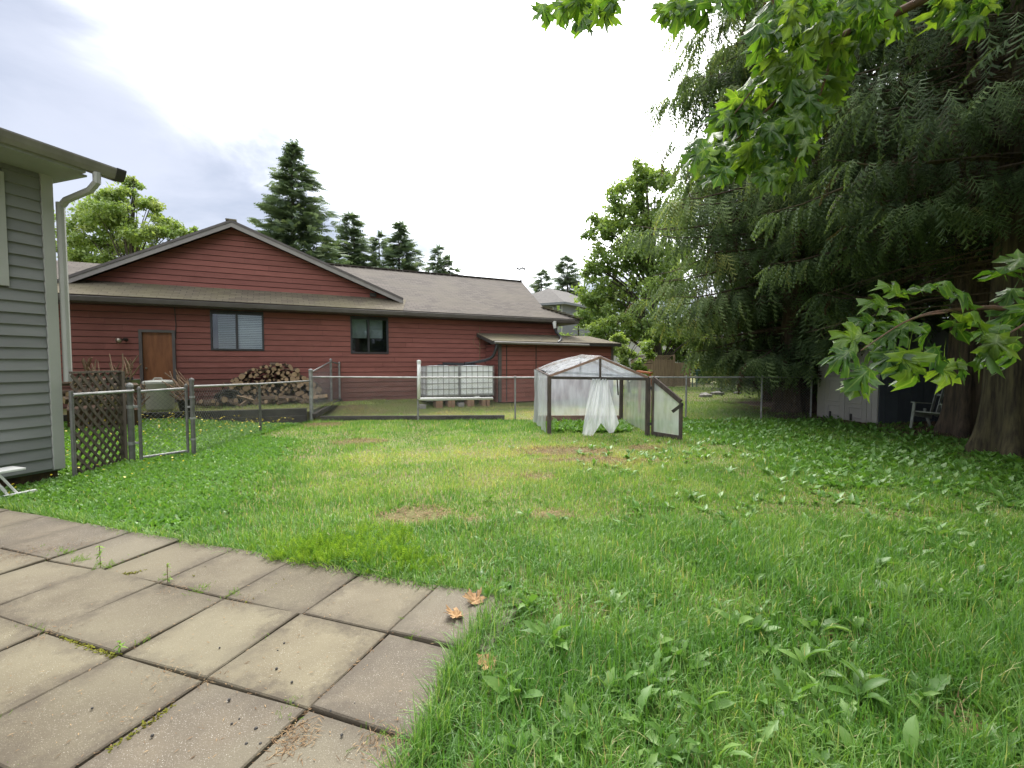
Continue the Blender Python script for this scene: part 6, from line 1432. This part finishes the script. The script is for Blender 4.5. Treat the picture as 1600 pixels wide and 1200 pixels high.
Q = np.array(Q); n = len(Q); ml.put(MTL, Q, basis(np.stack([rnd(-.8, .8, n), rnd(-.5, .4, n), rnd(-1.1, -.2, n)], 1), np.stack([rnd(-.7, .7, n), rnd(-1.2, .1, n), np.full(n, 0.9)], 1)), rnd(0.13, 0.21, n), rng.random(n))
c_ = ml.build('crown', 'maple_leaf_mass', mp_, smooth=True); tag(c_, kind='stuff')
# dry leaves on the slab
for (px_, py_, yw, s_, lab) in ((722, 962, 2.0, 0.085, 'curled dry brown leaf with a long stalk on the slab'), (748, 945, 0.6, 0.09, 'crumpled dry brown leaf beside the grass at the patio edge'), (770, 1045, 1.0, 0.07, 'brown leaf caught in the grass beside the patio')):
    P, f = maple_mesh(px_, -1.6, -0.55, 2.2); p = gp(px_, py_, 0.035); m = MB(); c_, s2 = math.cos(yw), math.sin(yw)
    Q = P.copy(); Q[:, 2] = np.abs(Q[:, 2])*0.45; Q *= s_*1.25; Q = np.stack([Q[:, 0]*c_-Q[:, 1]*s2, Q[:, 0]*s2+Q[:, 1]*c_, Q[:, 2]], 1); m.add(Q+p+UP*0.004, f)
    solo(m.build('dry_leaf', 'dry_leaf'), lab, 'leaf')
# ------------------------------------------------------------------ trees
def frond_tmpl(pairs, droop, seed, w=0.045, ll=0.34):
    r = np.random.default_rng(seed); V_ = []; Fq = []
    for k in range(pairs):
        t = 0.06+0.90*k/(pairs-1)
        for sg in (-1, 1):
            L_ = (ll*(1-t)**0.7+0.07)*r.uniform(0.8, 1.15); a = math.radians(r.uniform(32, 48)); tt = t+0.02*sg
            dx, dy = sg*math.sin(a), math.cos(a)
            z0 = -droop*tt*tt; z1 = -droop*(tt+L_*dy)**2-0.10*L_
            b = len(V_); zm = (z0+z1)/2
            if w > 0.08:
                V_ += [(0, tt, z0), (dx*L_*0.5+dy*w*sg, tt+dy*L_*0.5-dx*sg*w*0.4, zm), (dx*L_, tt+dy*L_, z1), (dx*L_*0.45-dy*w*sg*0.8, tt+dy*L_*0.45+w, zm)]; Fq.append((b, b+1, b+2, b+3))
            else:                         # a thin main leaflet and a shorter fork beside it
                V_ += [(0, tt-w*0.5, z0), (0, tt+w*0.7, z0), (dx*L_, tt+dy*L_, z1), (dx*L_*0.25, tt+dy*L_*0.25-w*0.5, zm), (dx*L_*0.45, tt+dy*L_*0.45+w*0.3, zm), (dx*L_*0.45+sg*L_*0.42, tt+dy*L_*0.45+L_*0.12, z1-0.03)]
                Fq += [(b, b+1, b+2), (b+3, b+4, b+5)]
    b = len(V_); V_ += [(-0.012, 0, 0), (0.012, 0, 0), (0.0, 1.02, -droop)]; Fq.append((b, b+1, b+2))
    return np.array(V_), Fq
FROND = [frond_tmpl(6, d, s, 0.065, 0.32) for d, s in ((0.15, 1), (0.35, 2), (0.55, 3))]
FROND_L = [frond_tmpl(5, d, s+9, 0.07, 0.36) for d, s in ((0.2, 1), (0.45, 2))]
def fluted(mb, base, hgt, r0, r1, seed, flare=0.5, k=64, lean=(0, 0)):
    r = np.random.default_rng(seed); nz = 22; z = np.r_[np.linspace(-0.1, 1.4, 9), np.linspace(1.9, hgt, nz-9)]
    ph = r.uniform(0, 6.28, 3); P = []
    for zz_ in z:
        R = r0+(r1-r0)*max(zz_, 0)/hgt+flare*r0*math.exp(-max(zz_, 0)/0.35)
        for j in range(k):
            a = 6.2832*j/k; g = 1+(0.10+0.22*math.exp(-max(zz_, 0)/0.5))*math.sin(5*a+ph[0]+0.15*zz_)+0.05*abs(math.sin(9*a+ph[1]-0.2*zz_+0.3*math.sin(zz_*2)))+0.05*abs(math.sin(14*a+ph[2]+0.25*math.sin(zz_*3.1)))
            P.append((base[0]+lean[0]*zz_+R*g*math.cos(a), base[1]+lean[1]*zz_+R*g*math.sin(a), base[2]+zz_))
    mb.add(P, [(i*k+j, i*k+(j+1) % k, (i+1)*k+(j+1) % k, (i+1)*k+j) for i in range(len(z)-1) for j in range(k)])
def cedar(base, hgt, r0, z0, rad, nl, nf, label, seed, low=None, mt='cedar_bark', inner=0.3, tmpl=FROND, fsz=(0.28, 0.55), az=None, trunk=True, zpow=1.0, tint0=0.5, taper=0.82):
    global rng
    base = np.array([base[0], base[1], float(hz(base[0], base[1]))-0.03]); r = np.random.default_rng(seed)
    t = thing('cedar_tree', base, label, 'tree', None)
    m = MB(); fluted(m, base, hgt, r0, 0.05, seed, 0.32); m.build('trunk', mt, t, smooth=True)
    lm = MB(); st = Stamp(); per = max(1, nf//nl)
    for i in range(nl):
        f = ((i+r.uniform(0, 1))/nl)**zpow; z = z0+(hgt-z0)*f*0.97
        a = r.uniform(0, 6.283) if az is None else r.uniform(*az)
        L_ = rad*(1-taper*f**1.4)*r.uniform(0.72, 1.12)
        if low: L_ *= low(z, a)
        if L_ < 0.3: continue
        out = np.array([math.cos(a), math.sin(a), 0]); sid = np.array([-out[1], out[0], 0]); dr = r.uniform(0.25, 0.5)
        tt = np.linspace(0, 1, 7)
        path = np.array([base+UP*z+out*L_*q+UP*L_*(0.10*q-dr*q*q+0.22*q**4)+sid*L_*0.08*math.sin(q*3+i) for q in tt])
        lm.tube(path, np.linspace(0.045*min(1, L_/3)+0.01, 0.006, 7), 4, False)
        q = inner+(1.02-inner)*r.random(per)**0.75
        pos = np.stack([np.interp(q, tt, path[:, c]) for c in range(3)], 1)
        lat = r.normal(size=per)*0.22*L_*(1-0.75*q)
        pos = pos+sid*lat[:, None]*0.9+UP*(-np.abs(lat)*0.35)[:, None]
        d = out*(0.45+0.6*(q > 0.9))[:, None]+sid*(np.sign(lat)*r.uniform(0.1, 0.7, per))[:, None]+UP*(-r.uniform(0.55, 1.3, per))[:, None]+r.normal(size=(per, 3))*0.15
        up = out*0.9+UP*0.55+r.normal(size=(per, 3))*0.35
        s = r.uniform(*fsz, per)*(0.75+0.25*min(1, L_/2.5))
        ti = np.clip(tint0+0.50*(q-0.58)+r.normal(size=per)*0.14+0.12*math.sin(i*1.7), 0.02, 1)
        ti = np.where(r.random(per) < 0.03, 0.0, ti)
        B = basis(d, up); w = r.integers(len(tmpl), size=per)
        for k in range(len(tmpl)):
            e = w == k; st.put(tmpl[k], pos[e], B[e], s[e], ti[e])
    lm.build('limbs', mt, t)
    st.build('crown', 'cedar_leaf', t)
    return t
def keep_left(z, a): return 1.0
cedar((8.25, 7.65), 19, 0.34, 3.9, 4.4, 150, 9500, 'nearest huge cedar with a fluted mossy trunk on the right', 11, low=lambda z, a: (0.55+0.45*min(1, max(0, (z-3.9)/1.6))), mt='mossy_bark', inner=0.45, tint0=0.28, zpow=1.25)  # low foliage tint paints in crown shade along with dead brown growth
cedar((9.15, 9.35), 19, 0.30, 2.7, 4.3, 150, 10500, 'large cedar with a dark trunk beside the garden chair', 12, low=lambda z, a: (0.6+0.4*min(1, max(0, (z-2.4)/1.6))), inner=0.4, zpow=1.25, tint0=0.36)  # foliage tint lowered here too, standing in for canopy shade
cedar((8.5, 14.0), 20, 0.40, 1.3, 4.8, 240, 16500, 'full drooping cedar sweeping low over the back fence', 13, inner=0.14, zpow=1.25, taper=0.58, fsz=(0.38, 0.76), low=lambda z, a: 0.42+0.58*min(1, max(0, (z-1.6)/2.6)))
cedar((10.5, 18.4), 20, 0.40, 1.8, 4.9, 160, 7500, 'cedar standing behind the fence beyond the drooping one', 14, inner=0.25, tmpl=FROND_L, fsz=(0.6, 1.05), zpow=1.3, low=lambda z, a: 0.4+0.6*min(1, max(0, (z-2.4)/2.8)))
cedar((13.0, 8.2), 18, 0.4, 0.5, 3.6, 110, 2000, 'dense cedar in the dark behind the nearest trunk', 15, inner=0.3, tmpl=FROND_L, fsz=(0.7, 1.1), tint0=0.35)
cedar((12.6, 12.4), 19, 0.4, 0.5, 3.8, 110, 2000, 'dense cedar in the dark behind the garden shed', 16, inner=0.3, tmpl=FROND_L, fsz=(0.7, 1.1), tint0=0.35)
cedar((10.6, 5.2), 18, 0.42, 3.4, 4.0, 110, 1800, 'cedar at the right, its crown reaching over the nearest trunk', 17, inner=0.4, tmpl=FROND_L, fsz=(0.6, 1.0), tint0=0.4, low=lambda z, a: (0.6+0.4*min(1, max(0, (z-3.4)/2))))
cedar((13.2, 3.6), 18, 0.42, 1.2, 4.0, 110, 1800, 'unseen cedar added furthest to the right to darken that side', 20, inner=0.35, tmpl=FROND_L, fsz=(0.6, 1.0), tint0=0.4)  # out of view, added to keep sky light off the right side
cedar((10.3, 0.6), 18, 0.42, 1.6, 4.2, 110, 1800, 'unseen cedar added behind the maple trunk to block sky light', 51, inner=0.35, tmpl=FROND_L, fsz=(0.9, 1.4), tint0=0.4)  # out of view, added as an occluder of sky light from behind right
cedar((9.6, -4.5), 18, 0.42, 1.6, 4.4, 110, 1800, 'unseen cedar added at the near end of the row to block sky light', 52, inner=0.35, tmpl=FROND_L, fsz=(0.9, 1.4), tint0=0.4)  # second added occluder behind the camera, shading right lawn and cedars
cedar((14.5, 17.5), 20, 0.4, 0.4, 4.6, 110, 1800, 'cedar at the far right behind the shed', 18, inner=0.3, tmpl=FROND_L, fsz=(0.8, 1.2), tint0=0.35)
cedar((14.2, 25.0), 17, 0.35, 0.4, 4.0, 110, 1800, 'cedar beyond the lawn near the green wire fence', 19, inner=0.25, tmpl=FROND_L, fsz=(0.8, 1.2))
# dead twigs inside the near crowns
def dead_twigs(c_, n, seed):
    r = np.random.default_rng(seed); m = MB()
    for i in range(n):
        a = r.uniform(1.8, 5.0); z = r.uniform(2.2, 7.5); L_ = r.uniform(1.0, 2.6); o = np.array([math.cos(a), math.sin(a), 0]); b = np.array([c_[0], c_[1], z])+o*0.35
        m.tube([b, b+o*L_*0.5+UP*-0.1, b+o*L_+UP*(-0.45)], [0.014, 0.009, 0.003], 4, False)
        for k in range(3):
            q = b+o*L_*r.uniform(0.3, 0.9)-UP*0.2; m.tube([q, q+np.array([r.normal()*.25, r.normal()*.25, -r.uniform(.1, .4)])], [0.005, 0.002], 3, False)
    return m
for nm, c_, sd_ in (('cedar_tree', (8.25, 7.65), 3), ('cedar_tree.001', (9.15, 9.35), 4)):
    dead_twigs(c_, 46, sd_).build('dead_twigs', 'cedar_bark', bpy.data.objects[nm])
# conifers behind the red house
SPRAY = frond_tmpl(5, 0.1, 33, 0.10, 0.42)
def conifer(px, py_top, Y, wpx, label, seed, yb, nl=150, per=16, name='fir_tree', mt='fir_leaf', droop=0.15, up=0.25, fs=0.10, shape=1.0):
    r = np.random.default_rng(seed); top = at(px, py_top, Y); b = np.array([top[0], Y, 0.0]); hgt = float(top[2])
    fv = max(0.0, ((566-yb)/(566-py_top)-0.22)/0.77); rad = wpx/2/F*Y/(1-fv)**shape
    t = thing(name, b, label, 'tree'); m = MB(); m.tube([b, b+UP*hgt*0.5, b+UP*hgt*0.985], [hgt*0.02, hgt*0.012, 0.02], 7); m.build('trunk', 'grey_bark', t)
    st = Stamp(); lean = r.normal(size=2)*0.012; side = 1+0.18*np.sin(np.arange(8)*r.uniform(1, 3)+r.uniform(0, 6))
    for i in range(nl):
        f = min(0.985, max(0, i/nl+r.normal()*0.012)); z = hgt*(0.22+0.77*f); a = r.uniform(0, 6.283)
        L_ = rad*((1-f)**shape)*r.uniform(0.55, 1.12)*side[int(a/6.284*8)]+0.10
        out = np.array([math.cos(a), math.sin(a), 0]); sid = np.array([-out[1], out[0], 0]); n = max(4, int(per*(0.3+0.7*(1-f))))
        dr, u2 = droop*r.uniform(0.3, 1.8), up*r.uniform(0.2, 1.6)
        q = r.uniform(0.05, 1.0, n); pos = b+np.array([lean[0]*z, lean[1]*z, z])+out*(L_*q)[:, None]+UP*(L_*(u2*q*q-dr*q))[:, None]+sid*(r.normal(size=n)*L_*0.10)[:, None]
        sg = np.sign(r.normal(size=n)); s = hgt*fs*r.uniform(0.5, 1.15, n)*(0.45+0.55*(1-f))
        d = out*(0.7+0.6*q)[:, None]+sid*(sg*r.uniform(0.1, 1.0, n)*(1.2-q))[:, None]+UP*r.uniform(-0.35, 0.35, n)[:, None]
        st.put(SPRAY, pos, basis(d, UP+r.normal(size=(n, 3))*0.5), s, np.clip(0.5+0.35*(q-0.5)+r.normal(size=n)*0.18, 0, 1))
    tp_ = b+np.array([lean[0]*hgt, lean[1]*hgt, hgt*0.955])
    st.put(SPRAY, np.repeat(tp_[None], 5, 0), basis(np.array([[math.cos(k)*.25, math.sin(k)*.25, 1] for k in range(5)]), np.array([[math.cos(k+1.5), math.sin(k+1.5), 0] for k in range(5)])), hgt*0.05, 0.6)
    st.build('crown', mt, t)
conifer(455, 218, 36, 158, 'tall broad fir rising behind the red gable', 21, 395, 340, 36, fs=0.064, shape=0.9)
conifer(553, 333, 42, 78, 'middling fir left of the small conifer group behind the ridge', 22, 415, 190, 26, fs=0.105, droop=0.3, up=0.2, shape=0.8)
conifer(592, 362, 44, 66, 'slim fir half hidden between two others behind the ridge', 23, 418, 150, 22, fs=0.10, shape=0.8)
conifer(623, 345, 42, 70, 'pointed fir right in the group behind the ridge', 24, 422, 190, 26, fs=0.105, droop=0.3, up=0.2, shape=0.8)
conifer(684, 383, 46, 46, 'small pointed conifer alone behind the roof ridge', 25, 428, 140, 22, fs=0.10, droop=0.3, shape=0.8)
conifer(706, 400, 47, 40, 'short bushy conifer beside the lone small one', 26, 430, 130, 22, fs=0.11, droop=0.3, shape=0.8)
conifer(846, 420, 62, 40, 'far conifer above the grey house roof, smaller of two', 27, 455, 120, 24, fs=0.12, shape=0.75)
conifer(887, 398, 60, 52, 'far conifer above the grey house roof, taller of two', 28, 455, 150, 26, fs=0.11, shape=0.75)
conifer(904, 480, 34, 16, 'narrow column of evergreen beside the grey house', 29, 540, 60, 9, fs=0.07, shape=0.4, name='arborvitae', mt='tree_leaf')
conifer(870, 478, 41, 12, 'small pointed evergreen before the grey house wall', 30, 500, 50, 8, fs=0.06, shape=0.5, name='arborvitae', mt='tree_leaf')
# broad leaved trees
def broadleaf(px, py_base, Y, label, seed, blobs, mt='tree_leaf', leaf=0.2, nleaf=9000, trunk_r=0.25, name='deciduous_tree', lim=True, bark='grey_bark', flat=0.75, trunk_px=None, tint0=0.5):
    """blobs: (px, py, radius px) foliage masses; a limb runs to each"""
    r = np.random.default_rng(seed); b = at(px, py_base, Y); b[2] = 0.0; t = thing(name, b, label, 'tree' if 'tree' in name else 'shrub')
    C = []; R_ = []
    for (x, y, q) in blobs:
        c = at(x, y, Y); c[1] += r.uniform(-1, 1)*q/F*Y*0.8; C.append(c); R_.append(q/F*Y)
    C = np.array(C); R_ = np.array(R_); ztop = C[:, 2].max()
    xt = C[np.argmax(C[:, 2])]
    spine = spline([b, b*0.75+np.array([xt[0], xt[1], 0])*0.25+UP*ztop*0.35, b*0.5+np.array([xt[0], xt[1], 0])*0.5+UP*ztop*0.65, np.array([xt[0], xt[1], ztop*0.98])], 16)
    m = MB(); m.tube(spine, np.linspace(trunk_r, 0.03, 16), 8); m.build('trunk', bark, t, smooth=True)
    if lim:
        m = MB()
        for c, q in zip(C, R_):
            j = int(np.clip((c[2]*0.72/ztop)*15-1, 1, 13)); s = spine[j]
            for _ in range(4):
                e = c+r.normal(size=3)*q*0.45; pth = spline([s, (s+e)/2+UP*0.12*np.linalg.norm(e-s), e], 7); m.tube(pth, np.linspace(trunk_r*0.28, 0.012, 7), 4, False)
        m.build('limbs', bark, t)
    st = Stamp(); w = R_**1.6; w = w/w.sum()
    for c, q, f in zip(C, R_, w):
        nc = max(5, int(11*(q/0.9)**1.4)); nn = max(20, int(nleaf*f))
        cc = c+nrm(r.normal(size=(nc, 3)))*(q*r.uniform(0.25, 1.0, nc)**0.6)[:, None]*np.array([1, 1, flat]); k = r.integers(nc, size=nn)
        pos = cc[k]+r.normal(size=(nn, 3))*q*0.17*np.array([1, 1, 0.6])
        d = r.normal(size=(nn, 3))+np.array([0, 0, -0.3]); cl = r.normal(size=nc)*0.16
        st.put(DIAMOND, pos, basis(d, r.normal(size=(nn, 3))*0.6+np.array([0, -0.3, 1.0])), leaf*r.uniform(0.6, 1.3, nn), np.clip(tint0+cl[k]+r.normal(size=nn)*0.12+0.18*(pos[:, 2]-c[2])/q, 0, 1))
    st.build('crown', mt, t); return t
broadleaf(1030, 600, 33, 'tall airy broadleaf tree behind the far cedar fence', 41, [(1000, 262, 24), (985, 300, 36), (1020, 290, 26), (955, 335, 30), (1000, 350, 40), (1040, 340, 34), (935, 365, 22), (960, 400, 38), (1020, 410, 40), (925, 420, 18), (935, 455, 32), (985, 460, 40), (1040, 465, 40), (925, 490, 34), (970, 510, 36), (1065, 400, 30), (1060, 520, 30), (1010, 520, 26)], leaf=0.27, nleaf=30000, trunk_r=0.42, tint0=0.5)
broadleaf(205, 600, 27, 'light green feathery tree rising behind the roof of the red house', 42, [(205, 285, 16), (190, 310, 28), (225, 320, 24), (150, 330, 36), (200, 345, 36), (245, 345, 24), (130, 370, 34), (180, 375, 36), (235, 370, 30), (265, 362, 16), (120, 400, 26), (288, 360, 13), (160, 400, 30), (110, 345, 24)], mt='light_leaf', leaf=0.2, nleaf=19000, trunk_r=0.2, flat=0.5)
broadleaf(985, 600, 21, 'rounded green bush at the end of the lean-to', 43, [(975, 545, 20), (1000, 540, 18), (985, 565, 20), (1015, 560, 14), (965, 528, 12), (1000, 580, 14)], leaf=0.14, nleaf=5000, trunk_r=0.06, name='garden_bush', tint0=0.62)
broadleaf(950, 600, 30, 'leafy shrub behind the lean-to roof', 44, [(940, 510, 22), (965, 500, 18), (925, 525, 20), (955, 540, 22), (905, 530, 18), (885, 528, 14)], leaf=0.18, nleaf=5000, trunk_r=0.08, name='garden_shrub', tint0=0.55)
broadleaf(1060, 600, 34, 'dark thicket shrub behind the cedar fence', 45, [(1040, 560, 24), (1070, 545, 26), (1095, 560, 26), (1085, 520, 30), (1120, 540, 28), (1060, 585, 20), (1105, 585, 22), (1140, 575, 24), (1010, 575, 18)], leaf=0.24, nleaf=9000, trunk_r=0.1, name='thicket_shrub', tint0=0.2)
# leafy plants inside the greenhouse
gpst = Stamp(); x = rnd(0.95, 2.7, 240); y = rnd(10.2, 11.7, 240); rosettes(gpst, x, y, 0.17, 6, 0.75, 0.45, (0.5, 1.4), LV2)
tag(gpst.build('greenhouse_weeds', 'broad_leaf'), 'lush leafy weeds growing inside the greenhouse', 'weeds', kind='stuff')
# far tree line that closes the horizon
fw_ = Stamp(); r = np.random.default_rng(77)
for k in range(60):
    a = r.uniform(-1.25, 1.25); D = r.uniform(75, 110); c = np.array([math.sin(a)*D, math.cos(a)*D, 0]); hh_ = r.uniform(4.5, 8.0); n = 60
    f = r.random(n)**0.7; rr_ = (1-f)*hh_*0.33; an = r.uniform(0, 6.28, n)
    pos = c+np.stack([np.cos(an)*rr_, np.sin(an)*rr_, f*hh_], 1); d = np.stack([np.cos(an), np.sin(an), r.uniform(-.4, .1, n)], 1)
    fw_.put(FROND_L[0], pos, basis(d, UP+r.normal(size=(n, 3))*0.2), r.uniform(1.8, 3.2, n), np.clip(0.4+r.normal(size=n)*0.2, 0, 1))
tag(fw_.build('far_woods', 'fir_leaf'), 'far off woods closing the horizon', 'woods', kind='stuff')
